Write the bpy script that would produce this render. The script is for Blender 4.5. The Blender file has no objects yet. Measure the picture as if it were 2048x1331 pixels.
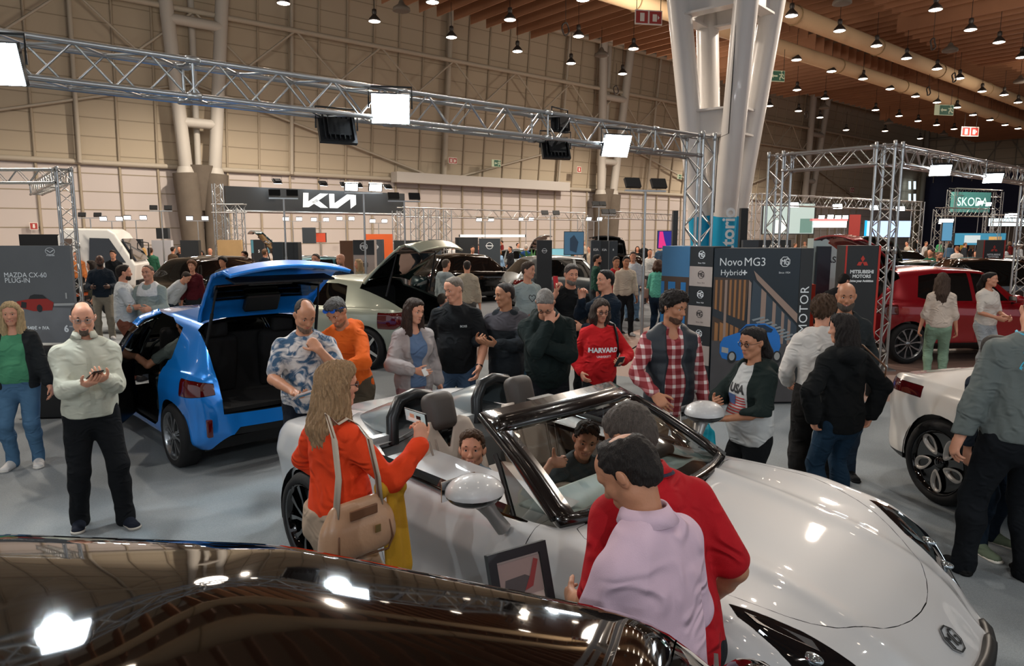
import bpy, bmesh, math, random, zlib
import numpy as np
from mathutils import Vector, Matrix, Euler
from mathutils.bvhtree import BVHTree
SC = bpy.context.scene
COL = SC.collection
PI = math.pi
random.seed(7)
# ------------------------------------------------------------------ camera
FPX, PITCH, CAMH = 1400.0, 0.142, 2.3
cam_d = bpy.data.cameras.new('camera'); cam = bpy.data.objects.new('camera', cam_d); COL.objects.link(cam)
cam.location = (0, 0, CAMH); cam.rotation_euler = (PI/2 - PITCH, 0, 0)
cam_d.sensor_width = 36.0; cam_d.lens = FPX/2048*36.0; cam_d.clip_start = 0.02; cam_d.clip_end = 400
SC.camera = cam
# ------------------------------------------------------------------ view, world, large lights
SC.view_settings.view_transform = 'Standard'; SC.view_settings.look = 'None'
SC.view_settings.exposure = 0.2; SC.view_settings.gamma = 1.0; SC.view_settings.use_curve_mapping = False
cy = SC.cycles
cy.use_denoising = True; cy.max_bounces = 6; cy.diffuse_bounces = 3; cy.glossy_bounces = 3
cy.transmission_bounces = 6; cy.transparent_max_bounces = 12; cy.caustics_reflective = False; cy.caustics_refractive = False
cy.sample_clamp_indirect = 4.0; cy.use_adaptive_sampling = True; cy.adaptive_threshold = 0.02
world = bpy.data.worlds.new('hall_ambient'); SC.world = world; world.use_nodes = True  # even ambient fill, entering through the open unseen sides of the hall
world.node_tree.nodes['Background'].inputs[0].default_value = (0.90, 0.93, 1.0, 1)
world.node_tree.nodes['Background'].inputs[1].default_value = 0.55

def lamp(name, kind, loc, energy, color=(1, 1, 1), size=0.5, target=None, spot=None, blend=0.4):
    d = bpy.data.lights.new(name, kind); d.energy = energy; d.color = color
    if kind == 'AREA': d.shape = 'SQUARE'; d.size = size
    else: d.shadow_soft_size = size
    if kind == 'SPOT': d.spot_size = math.radians(spot); d.spot_blend = blend
    o = bpy.data.objects.new(name, d); COL.objects.link(o); o.location = loc
    if target is not None:
        o.rotation_euler = (Vector(target)-Vector(loc)).to_track_quat('-Z', 'Y').to_euler()
    return o
COOL = (0.86, 0.95, 1.0); WARM = (1.0, 0.86, 0.72)
# truss floodlights over the stand (their housings are built further down) and the same fittings on the
# truss that closes the stand behind the camera
for (fx, fy, fz), tg, e in (((-3.77, 5.2, 3.46), (-1.6, 1.5, 0.0), 270), ((-1.33, 7.22, 3.46), (0.6, 3.2, 0.0), 330), ((1.19, 9.3, 3.46), (3.2, 4.0, 0.0), 330),
                            ((-6.5, -1.5, 4.3), (-3.2, 6.0, 0.6), 290), ((0.6, -3.4, 4.5), (0.6, 6.0, 0.8), 270), ((7.0, -0.5, 4.4), (4.5, 7.0, 0.6), 290)):
    lamp('flood_light_beam', 'SPOT', (fx, fy, fz), e, COOL, 0.13 if fy > 3 else 0.03, tg, 140, 0.6)
# high bay lighting of the hall: downward cones from the lamp level
for lx, ly in ((-16, 16), (-4, 22), (12, 20), (-10, 30), (3, 33), (20, 34), (10, 46), (28, 46), (22, 60), (44, 60)):
    lamp('high_bay_light', 'SPOT', (lx, ly, 10.6), 3600, WARM, 0.2, (lx, ly, 0), 162, 0.4)
for lx, ly in ((-10, 24), (6, 27), (20, 26), (10, 42), (32, 42)):  # fill points added at lamp level to brighten the timber baffles
    lamp('baffle_fill_light', 'POINT', (lx, ly, 9.7), 650, WARM, 1.0)
for lx, ly in ((-6, 6), (5, 8), (0, -3), (12, 3)):
    lamp('high_bay_light', 'SPOT', (lx, ly, 10.6), 620, (1.0, .93, .86), 0.10, (lx, ly, 0), 140, 0.7)

# ------------------------------------------------------------------ placing from the photograph's pixels
cP, sP = math.cos(PITCH), math.sin(PITCH)
def ray(px, py):
    a, b = (px-1024)/FPX, (665.5-py)/FPX
    return Vector((a, cP + b*sP, -sP + b*cP))
def at(px, py, z=0.0):
    r = ray(px, py); k = (z-CAMH)/r.z
    return Vector((r.x*k, r.y*k, z))
def aty(px, py, Y):
    r = ray(px, py); k = Y/r.y
    return Vector((r.x*k, Y, CAMH + r.z*k))

# ------------------------------------------------------------------ materials
MATS = {}
def srgb(h):
    if isinstance(h, str):
        h = h.lstrip('#'); v = [int(h[i:i+2], 16)/255 for i in (0, 2, 4)]
    else: v = list(h)
    return tuple(c/12.92 if c <= 0.04045 else ((c+0.055)/1.055)**2.4 for c in v) + (1,)
def mat(name, col, rough=0.5, metal=0.0, bump=0.0, bscale=200.0, coat=0.0, spec=0.5, emit=0.0, alpha=1.0, vary=0.0, flake=0.0, trans=0.0, stretch=None, ior=1.45, vscale=3.0):
    if name in MATS: return MATS[name]
    m = bpy.data.materials.new(name); m.use_nodes = True; MATS[name] = m
    nt = m.node_tree; b = nt.nodes['Principled BSDF']
    c = srgb(col)
    b.inputs['Base Color'].default_value = c; b.inputs['Roughness'].default_value = rough
    b.inputs['Metallic'].default_value = metal; b.inputs['Coat Weight'].default_value = coat
    b.inputs['Coat Roughness'].default_value = 0.03; b.inputs['Specular IOR Level'].default_value = spec
    b.inputs['Alpha'].default_value = alpha; b.inputs['Transmission Weight'].default_value = trans; b.inputs['IOR'].default_value = ior
    if emit > 0:
        b.inputs['Emission Color'].default_value = c; b.inputs['Emission Strength'].default_value = emit
    if bump or vary or flake:
        tc = nt.nodes.new('ShaderNodeTexCoord'); src = tc.outputs['Object']
        if stretch:
            mp = nt.nodes.new('ShaderNodeMapping'); mp.inputs['Scale'].default_value = stretch
            nt.links.new(src, mp.inputs['Vector']); src = mp.outputs['Vector']
    if bump:
        n = nt.nodes.new('ShaderNodeTexNoise'); n.inputs['Scale'].default_value = bscale; n.inputs['Detail'].default_value = 3
        bp = nt.nodes.new('ShaderNodeBump'); bp.inputs['Strength'].default_value = bump; bp.inputs['Distance'].default_value = 0.01
        nt.links.new(src, n.inputs['Vector']); nt.links.new(n.outputs['Fac'], bp.inputs['Height']); nt.links.new(bp.outputs['Normal'], b.inputs['Normal'])
    if vary:
        n = nt.nodes.new('ShaderNodeTexNoise'); n.inputs['Scale'].default_value = vscale; n.inputs['Detail'].default_value = 4
        mx = nt.nodes.new('ShaderNodeMix'); mx.data_type = 'RGBA'
        mx.inputs['A'].default_value = tuple(x*(1-vary) for x in c[:3])+(1,); mx.inputs['B'].default_value = tuple(min(1, x*(1+vary)) for x in c[:3])+(1,)
        nt.links.new(src, n.inputs['Vector']); nt.links.new(n.outputs['Fac'], mx.inputs['Factor']); nt.links.new(mx.outputs['Result'], b.inputs['Base Color'])
    return m
def nodes_of(m): return m.node_tree, m.node_tree.nodes['Principled BSDF']
def folds(m, scale=7.0, dist=0.028, strength=0.75):
    """soft creases of worn cloth, added to the fine weave"""
    nt = m.node_tree; b = nt.nodes['Principled BSDF']; tc = nt.nodes.new('ShaderNodeTexCoord'); mp = nt.nodes.new('ShaderNodeMapping'); mp.inputs['Scale'].default_value = (1.0, 1.0, 1.5); mp.inputs['Rotation'].default_value = (0.5, 0.4, 0)
    n = nt.nodes.new('ShaderNodeTexNoise'); n.inputs['Scale'].default_value = scale; n.inputs['Detail'].default_value = 2.5; n.inputs['Distortion'].default_value = 1.6; n.noise_type = 'RIDGED_MULTIFRACTAL' if 'RIDGED_MULTIFRACTAL' in [e.identifier for e in n.bl_rna.properties['noise_type'].enum_items] else 'FBM'
    bp = nt.nodes.new('ShaderNodeBump'); bp.inputs['Strength'].default_value = strength; bp.inputs['Distance'].default_value = dist
    nt.links.new(tc.outputs['Object'], mp.inputs[0]); nt.links.new(mp.outputs[0], n.inputs['Vector']); nt.links.new(n.outputs[0], bp.inputs['Height'])
    l = b.inputs['Normal'].links
    if l: nt.links.new(l[0].from_socket, bp.inputs['Normal'])
    nt.links.new(bp.outputs['Normal'], b.inputs['Normal']); return m
def cloth(col, rough=0.9, bump=0.25, vary=0.12):
    nm = 'cloth_%s_%d' % (col.strip('#'), int(rough*100))
    if nm in MATS: return MATS[nm]
    return folds(mat(nm, col, rough, 0, bump, 320, vary=vary, vscale=9, spec=0.2))
def paint(name, col, metal=0.0, rough=0.35): return mat(name, col, rough, metal, coat=1.0)
def glow(name, col, e): return mat(name, col, 0.5, emit=e)
M_BLACK = mat('black_plastic', '#0b0c0d', 0.45)
M_GLOSSBLACK = mat('gloss_black', '#050506', 0.06, coat=1.0)
M_RUBBER = mat('tyre_rubber', '#101011', 0.8, bump=0.2, bscale=60)
M_CHROME = mat('chrome', '#d8dadc', 0.1, 1.0)
M_ALU = mat('aluminium_tube', '#b4b6b6', 0.32, 0.9, vary=0.08)
M_DARKMETAL = mat('dark_metal', '#26282a', 0.4, 0.6)
M_WHITE = mat('white_paint', '#dcdcd8', 0.5)
M_TINT = mat('tinted_glass', '#07090a', 0.04, coat=1.0)
def make_glass(name, tint, dark=0.25):
    m = bpy.data.materials.new(name); m.use_nodes = True; nt = m.node_tree; nt.nodes.clear()
    o = nt.nodes.new('ShaderNodeOutputMaterial'); t = nt.nodes.new('ShaderNodeBsdfTransparent'); g = nt.nodes.new('ShaderNodeBsdfGlossy')
    mx = nt.nodes.new('ShaderNodeMixShader'); f = nt.nodes.new('ShaderNodeFresnel'); f.inputs[0].default_value = 1.5
    ma = nt.nodes.new('ShaderNodeMath'); ma.operation = 'MULTIPLY_ADD'; ma.inputs[1].default_value = 1.3; ma.inputs[2].default_value = 0.02
    t.inputs[0].default_value = tuple(x*(1-dark) for x in tint)+(1,); g.inputs['Roughness'].default_value = 0.02
    nt.links.new(f.outputs[0], ma.inputs[0]); nt.links.new(ma.outputs[0], mx.inputs[0]); nt.links.new(t.outputs[0], mx.inputs[1]); nt.links.new(g.outputs[0], mx.inputs[2]); nt.links.new(mx.outputs[0], o.inputs[0])
    return m
M_GLASS = make_glass('clear_glass', (0.92, 0.96, 0.95), 0.04)
M_GLASSDARK = make_glass('smoked_glass', (0.8, 0.9, 0.9), 0.72)

# ------------------------------------------------------------------ objects
def put(o, parent=None, label=None, cat=None, group=None, kind=None):
    if o.name not in COL.objects: COL.objects.link(o)
    if parent is not None: o.parent = parent
    if label: o['label'] = label
    if cat: o['category'] = cat
    if group: o['group'] = group
    if kind: o['kind'] = kind
    return o
def empty(name, loc=(0, 0, 0), rz=0.0, label=None, cat=None, group=None):
    o = bpy.data.objects.new(name, None); o.location = loc; o.rotation_euler = (0, 0, rz); o.empty_display_size = 0.1
    return put(o, None, label, cat, group)
def mesh(name, V, Fs, m, parent=None, smooth=False, **k):
    me = bpy.data.meshes.new(name); me.from_pydata([tuple(v) for v in V], [], [tuple(f) for f in Fs]); me.update()
    if m: me.materials.append(m)
    if smooth: me.shade_smooth()
    o = bpy.data.objects.new(name, me); return put(o, parent, **k)
class MB:
    """collects boxes, bars, tubes and lathed shapes; build() links them as one mesh object"""
    def __init__(s): s.V = []; s.F = []; s.S = []; s.MI = []
    def add(s, V, F, smooth=False, mi=0):
        b = len(s.V); s.V += [tuple(v) for v in V]; s.F += [tuple(b+i for i in f) for f in F]; s.S += [smooth]*len(F); s.MI += [mi]*len(F); return s
    def box(s, c, d, R=None, mi=0, taper=1.0):
        V = []
        for z in (-1, 1):
            for y in (-1, 1):
                for x in (-1, 1):
                    t = taper if z > 0 else 1.0
                    v = Vector((x*d[0]/2*t, y*d[1]/2*t, z*d[2]/2))
                    if R is not None: v = R @ v
                    V.append(v+Vector(c))
        return s.add(V, [(0, 2, 3, 1), (4, 5, 7, 6), (0, 1, 5, 4), (2, 6, 7, 3), (0, 4, 6, 2), (1, 3, 7, 5)], mi=mi)
    def tube(s, a, b, r, r2=None, n=8, mi=0, caps=True):
        a = Vector(a); b = Vector(b); r2 = r if r2 is None else r2
        d = (b-a).normalized(); u = d.orthogonal().normalized(); v = d.cross(u)
        V = []
        for p, q in ((a, r), (b, r2)):
            for i in range(n):
                t = 2*PI*i/n; V.append(p+(u*math.cos(t)+v*math.sin(t))*q)
        s.add(V, [(i, (i+1) % n, n+(i+1) % n, n+i) for i in range(n)], True, mi)
        if caps: s.add(V, [tuple(range(n))[::-1], tuple(range(n, 2*n))], False, mi)
        return s
    def path(s, pts, r, n=8, mi=0, closed=False):
        pts = [Vector(p) for p in pts]; V = []; m = len(pts); u = None
        for i, p in enumerate(pts):
            d = (pts[(i+1) % m if closed else min(i+1, m-1)]-pts[i-1 if closed else max(i-1, 0)]).normalized()
            u = d.orthogonal().normalized() if u is None else (u-d*u.dot(d)).normalized()
            v = d.cross(u); rr = r[i] if isinstance(r, (list, tuple)) else r
            for k in range(n):
                t = 2*PI*k/n; V.append(p+(u*math.cos(t)+v*math.sin(t))*rr)
        Fs = [(i*n+k, i*n+(k+1) % n, ((i+1) % m)*n+(k+1) % n, ((i+1) % m)*n+k) for i in range(m if closed else m-1) for k in range(n)]
        s.add(V, Fs, True, mi)
        if not closed: s.add(V, [tuple(range(n))[::-1], tuple(range((m-1)*n, m*n))], False, mi)
        return s
    def lathe(s, prof, c=(0, 0, 0), n=20, axis='Z', R=None, mi=0):
        V = []
        for r, h in prof:
            for i in range(n):
                t = 2*PI*i/n; v = Vector((r*math.cos(t), r*math.sin(t), h))
                if axis == 'Y': v = Vector((v.x, v.z, v.y))
                if axis == 'X': v = Vector((v.z, v.x, v.y))
                if R is not None: v = R @ v
                V.append(v+Vector(c))
        m = len(prof)
        return s.add(V, [(j*n+i, j*n+(i+1) % n, (j+1)*n+(i+1) % n, (j+1)*n+i) for j in range(m-1) for i in range(n)], True, mi)
    def prism(s, poly, a, b, u=(1, 0, 0), v=(0, 0, 1), mi=0):
        """polygon in the plane (u, v), swept from a to b"""
        a = Vector(a); b = Vector(b); u = Vector(u); v = Vector(v); n = len(poly)
        V = [a+u*p[0]+v*p[1] for p in poly]+[b+u*p[0]+v*p[1] for p in poly]
        return s.add(V, [tuple(range(n))[::-1], tuple(range(n, 2*n))]+[(i, (i+1) % n, n+(i+1) % n, n+i) for i in range(n)], mi=mi)
    def build(s, name, m, parent=None, bevel=0.0, bseg=2, **k):
        me = bpy.data.meshes.new(name); me.from_pydata(s.V, [], s.F); me.update()
        for x in (m if isinstance(m, (list, tuple)) else [m]): me.materials.append(x)
        me.polygons.foreach_set('use_smooth', s.S); me.polygons.foreach_set('material_index', s.MI)
        o = bpy.data.objects.new(name, me); put(o, parent, **k)
        bm = bmesh.new(); bm.from_mesh(me); bmesh.ops.recalc_face_normals(bm, faces=bm.faces); bm.to_mesh(me); bm.free()
        if bevel:
            b = o.modifiers.new('soft_edges', 'BEVEL'); b.width = bevel; b.segments = bseg; b.limit_method = 'ANGLE'; b.angle_limit = 0.9
        return o
def clone(root, loc=None, rz=None, **props):
    def cp(o, par):
        c = o.copy(); COL.objects.link(c); c.parent = par
        for ch in [x for x in o.children]: cp(ch, c)
        return c
    r = cp(root, None)
    if loc is not None: r.location = loc
    if rz is not None: r.rotation_euler = (0, 0, rz)
    for k, v in props.items(): r[k] = v
    return r
def text_mesh(s, size, bold=0.0, shear=0.0, space=1.0, depth=0.0, align='CENTER'):
    """verts and faces of a line of writing in the xy plane"""
    c = bpy.data.curves.new('writing', 'FONT'); c.body = s; c.size = size; c.offset = bold; c.shear = shear; c.space_character = space
    c.align_x = align; c.align_y = 'CENTER'; c.extrude = depth; c.resolution_u = 3
    o = bpy.data.objects.new('writing', c); COL.objects.link(o); dg = bpy.context.evaluated_depsgraph_get()
    me = bpy.data.meshes.new_from_object(o.evaluated_get(dg)); V = [v.co.copy() for v in me.vertices]; Fs = [tuple(p.vertices) for p in me.polygons]
    bpy.data.objects.remove(o); bpy.data.meshes.remove(me); bpy.data.curves.remove(c)
    return V, Fs
def write(s, size, loc, right, up, m, parent=None, name='lettering', sx=1.0, **k):
    V, Fs = text_mesh(s, size, **k); loc = Vector(loc); right = Vector(right).normalized(); up = Vector(up).normalized()
    n = right.cross(up)
    return mesh(name, [loc+right*v.x*sx+up*v.y+n*v.z for v in V], Fs, m, parent)
def shape(poly, loc, right, up, m, parent=None, name='emblem', off=0.0):
    loc = Vector(loc); right = Vector(right).normalized(); up = Vector(up).normalized(); n = right.cross(up)
    if not isinstance(poly[0][0], (list, tuple)): poly = [poly]
    V = []; Fs = []
    for p in poly:
        Fs.append(tuple(range(len(V), len(V)+len(p)))); V += [loc+right*q[0]+up*q[1]+n*off for q in p]
    return mesh(name, V, Fs, m, parent)
# ------------------------------------------------------------------ smooth solids: distance fields turned into meshes
class Field:
    def __init__(s, lo, hi, h, fine=(), m=0.06):
        s.ax = []
        for a in range(3):
            x = lo[a]; L = [x]
            while x < hi[a]:
                st = h
                for (c, r, fh) in fine:
                    dd = abs(x-c[a])-r
                    if dd < 0: st = min(st, fh)
                    elif dd < 0.05: st = min(st, fh+(h-fh)*dd/0.05)
                x += st; L.append(x)
            s.ax.append(np.array(L, np.float32))
        s.D = np.full([len(a) for a in s.ax], 0.12, np.float32); s.m = m
    def _sl(s, lo, hi):
        r = []
        for a in range(3):
            i = max(0, np.searchsorted(s.ax[a], lo[a]-s.m)); j = min(len(s.ax[a]), np.searchsorted(s.ax[a], hi[a]+s.m)+1)
            if j <= i: return None
            r.append(slice(i, j))
        return tuple(r)
    def _put(s, sl, d, k, op):
        D = s.D[sl]
        if op == 'sub':
            d = -d; hh = np.maximum(k-np.abs(D-d), 0)/k if k > 0 else 0; D = np.maximum(D, d)+(hh*hh*k*0.25)
        elif op == 'and':
            hh = np.maximum(k-np.abs(D-d), 0)/k if k > 0 else 0; D = np.maximum(D, d)+(hh*hh*k*0.25)
        else:
            hh = np.maximum(k-np.abs(D-d), 0)/k if k > 0 else 0; D = np.minimum(D, d)-(hh*hh*k*0.25)
        s.D[sl] = D
    def grid(s, sl):
        return s.ax[0][sl[0]][:, None, None], s.ax[1][sl[1]][None, :, None], s.ax[2][sl[2]][None, None, :]
    def cone(s, a, b, r1, r2, k=0.02, op='add', side=None, sq=1.0, e=0.0):
        """round cone; side, sq: the cross-section is squashed by sq across the axis side"""
        a = np.array(a, float); b = np.array(b, float); r1 += e; r2 += e; R = max(r1, r2)
        sl = s._sl(np.minimum(a, b)-R, np.maximum(a, b)+R)
        if sl is None: return s
        X, Y, Z = s.grid(sl); X = X-a[0]; Y = Y-a[1]; Z = Z-a[2]; d = b-a; L2 = max(d@d, 1e-9)
        t = np.clip((X*d[0]+Y*d[1]+Z*d[2])/L2, 0, 1); X = X-t*d[0]; Y = Y-t*d[1]; Z = Z-t*d[2]
        q = X*X+Y*Y+Z*Z
        if side is not None:
            w = np.array(side, float); w = w/np.linalg.norm(w); u = X*w[0]+Y*w[1]+Z*w[2]; sqq = sq if e == 0 else (R-e)*sq/R+e/R
            q = q+u*u*(1/sqq**2-1); d_ = np.sqrt(q)-(r1+(r2-r1)*t); d_ = d_*(sqq+(1-sqq)*0.5)
        else: d_ = np.sqrt(q)-(r1+(r2-r1)*t)
        s._put(sl, d_.astype(np.float32), k, op); return s
    def ell(s, c, r, k=0.02, op='add', R=None, e=0.0):
        r = np.array(r, float)+e; c = np.array(c, float); m = r.max()
        sl = s._sl(c-m, c+m)
        if sl is None: return s
        X, Y, Z = s.grid(sl); X = X-c[0]; Y = Y-c[1]; Z = Z-c[2]
        if R is None: R = np.eye(3)
        P = [X*R[0][i]+Y*R[1][i]+Z*R[2][i] for i in range(3)]
        q = np.sqrt((P[0]/r[0])**2+(P[1]/r[1])**2+(P[2]/r[2])**2); q2 = np.sqrt((P[0]/r[0]**2)**2+(P[1]/r[1]**2)**2+(P[2]/r[2]**2)**2)
        s._put(sl, (q*(q-1)/np.maximum(q2, 1e-6)).astype(np.float32), k, op); return s
    def plane(s, p, n, k=0.004, wob=0.0):
        """keeps what lies behind the plane"""
        sl = (slice(None),)*3; X, Y, Z = s.grid(sl); n = np.array(n, float); n /= np.linalg.norm(n)
        d = (X-p[0])*n[0]+(Y-p[1])*n[1]+(Z-p[2])*n[2]
        if wob: d = d+wob*(np.sin(150*X+40*Z)*np.sin(95*Z+60*Y+1.3)+.6*np.sin(230*X+170*Y-120*Z))
        s._put(sl, d.astype(np.float32), k, 'and'); return s
    def bump(s, fn):
        X, Y, Z = s.grid((slice(None),)*3); s.D = s.D+fn(X, Y, Z).astype(np.float32); return s
    def mesh(s):
        D = s.D; S = D < 0; A = S[:-1, :-1, :-1].astype(np.int8)
        for i in (0, 1):
            for j in (0, 1):
                for l in (0, 1):
                    if i+j+l: A = A+S[i:S.shape[0]-1+i, j:S.shape[1]-1+j, l:S.shape[2]-1+l]
        act = np.argwhere((A > 0) & (A < 8))
        if len(act) == 0: return np.zeros((0, 3)), np.zeros((0, 4), int)
        idx = np.full(A.shape, -1, np.int32); idx[act[:, 0], act[:, 1], act[:, 2]] = np.arange(len(act))
        acc = np.zeros((len(act), 3)); cnt = np.zeros(len(act)); C = [s.ax[a] for a in range(3)]
        def P(q): return np.stack([C[a][q[:, a]] for a in range(3)], 1)
        for ax in range(3):
            o = [a for a in range(3) if a != ax]
            for u in (0, 1):
                for v in (0, 1):
                    p = act.copy(); p[:, o[0]] += u; p[:, o[1]] += v; q = p.copy(); q[:, ax] += 1
                    d0 = D[p[:, 0], p[:, 1], p[:, 2]]; d1 = D[q[:, 0], q[:, 1], q[:, 2]]; m = (d0 < 0) != (d1 < 0)
                    t = (d0/(d0-d1+1e-12))[m][:, None]; acc[m] += P(p[m])*(1-t)+P(q[m])*t; cnt[m] += 1
        V = acc/cnt[:, None]; Fs = []
        for ax in range(3):
            o = [(ax+1) % 3, (ax+2) % 3]
            a0 = [slice(None)]*3; a1 = [slice(None)]*3; a0[ax] = slice(0, -1); a1[ax] = slice(1, None)
            E = S[tuple(a0)] != S[tuple(a1)]; e = np.argwhere(E)
            ok = (e[:, o[0]] > 0) & (e[:, o[1]] > 0) & (e[:, o[0]] < S.shape[o[0]]-1) & (e[:, o[1]] < S.shape[o[1]]-1); e = e[ok]
            def I(du, dv):
                q = e.copy(); q[:, o[0]] -= du; q[:, o[1]] -= dv; return idx[q[:, 0], q[:, 1], q[:, 2]]
            Q = np.stack([I(1, 1), I(0, 1), I(0, 0), I(1, 0)], 1); fl = S[e[:, 0], e[:, 1], e[:, 2]]
            Q[~fl] = Q[~fl][:, ::-1]; Fs.append(Q)
        Fs = np.concatenate(Fs); Fs = Fs[(Fs >= 0).all(1)]
        return V, Fs
    def build(s, name, m, parent, smooth=2, **k):
        V, Fs = s.mesh()
        for _ in range(smooth):
            acc = np.zeros_like(V); n = np.zeros(len(V))
            for i in range(4):
                a, b = Fs[:, i], Fs[:, (i+1) % 4]; np.add.at(acc, a, V[b]); np.add.at(n, a, 1)
            V = V*0.5+acc/np.maximum(n, 1)[:, None]*0.5
        me = bpy.data.meshes.new(name); me.vertices.add(len(V)); me.vertices.foreach_set('co', V.ravel())
        me.loops.add(len(Fs)*4); me.loops.foreach_set('vertex_index', Fs.ravel().astype(np.int32)); me.polygons.add(len(Fs))
        me.polygons.foreach_set('loop_start', np.arange(0, len(Fs)*4, 4, dtype=np.int32)); me.update(calc_edges=True)
        me.materials.append(m); me.shade_smooth()
        o = bpy.data.objects.new(name, me); return put(o, parent, **k)

# ------------------------------------------------------------------ people
SKIN = {'fair': '#c98f73', 'tan': '#b07a5c', 'pale': '#d8a68c', 'brown': '#4a2e22', 'olive': '#a87658'}
def skin(k):
    m = mat('skin_'+k, SKIN[k], 0.5, bump=0.1, bscale=120, vary=0.10, vscale=30)
    b = m.node_tree.nodes['Principled BSDF']; b.inputs['Subsurface Weight'].default_value = 0.08; b.inputs['Subsurface Radius'].default_value = (0.01, 0.004, 0.002); b.inputs['Subsurface Scale'].default_value = 1.0
    return m
def hair_mat(col): return mat('hair_'+col.strip('#'), col, 0.6, bump=1.0, bscale=40, vary=0.75, stretch=(7, 7, 1.0), vscale=16, spec=0.35)
def rotm(yaw=0, pitch=0, roll=0):
    """yaw > 0 turns to the left, pitch > 0 looks down, roll > 0 tips to the right"""
    return np.array(Matrix.Rotation(math.radians(yaw), 3, 'Z') @ Matrix.Rotation(math.radians(-pitch), 3, 'X') @ Matrix.Rotation(math.radians(roll), 3, 'Y'))
def ik(S, T, l1, l2, pole):
    S = np.array(S, float); T = np.array(T, float); v = T-S; d = np.linalg.norm(v); u = v/max(d, 1e-6); d = min(d, (l1+l2)*0.999)
    a = (l1*l1-l2*l2+d*d)/(2*d); hh = math.sqrt(max(l1*l1-a*a, 0)); p = np.array(pole, float); p = p-u*(p@u); p /= max(np.linalg.norm(p), 1e-6)
    return S+u*a+p*hh, S+u*d
def nrm(v): v = np.array(v, float); return v/max(np.linalg.norm(v), 1e-9)
def wrinkle(seed, amp, h):
    r = np.random.RandomState(seed); a = [(r.uniform(-1, 1, 3)*np.array([1, 1, .55]), r.uniform(0, 6.3)) for _ in range(5)]
    def fn(X, Y, Z):
        t = 0
        for i, (d, ph) in enumerate(a):
            f = (14, 22, 33, 41, 56)[i]; w = 0.5*np.sin(7*Z+ph+5*X); t = t+np.sin(f*(d[0]*X+d[1]*Y+d[2]*Z+0.25*w*0.3)+ph)/(1+i*0.45)
        return amp*0.8*(np.minimum(np.abs(t), 1.7)-1.35)
    return fn
PEOPLE = []
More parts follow.
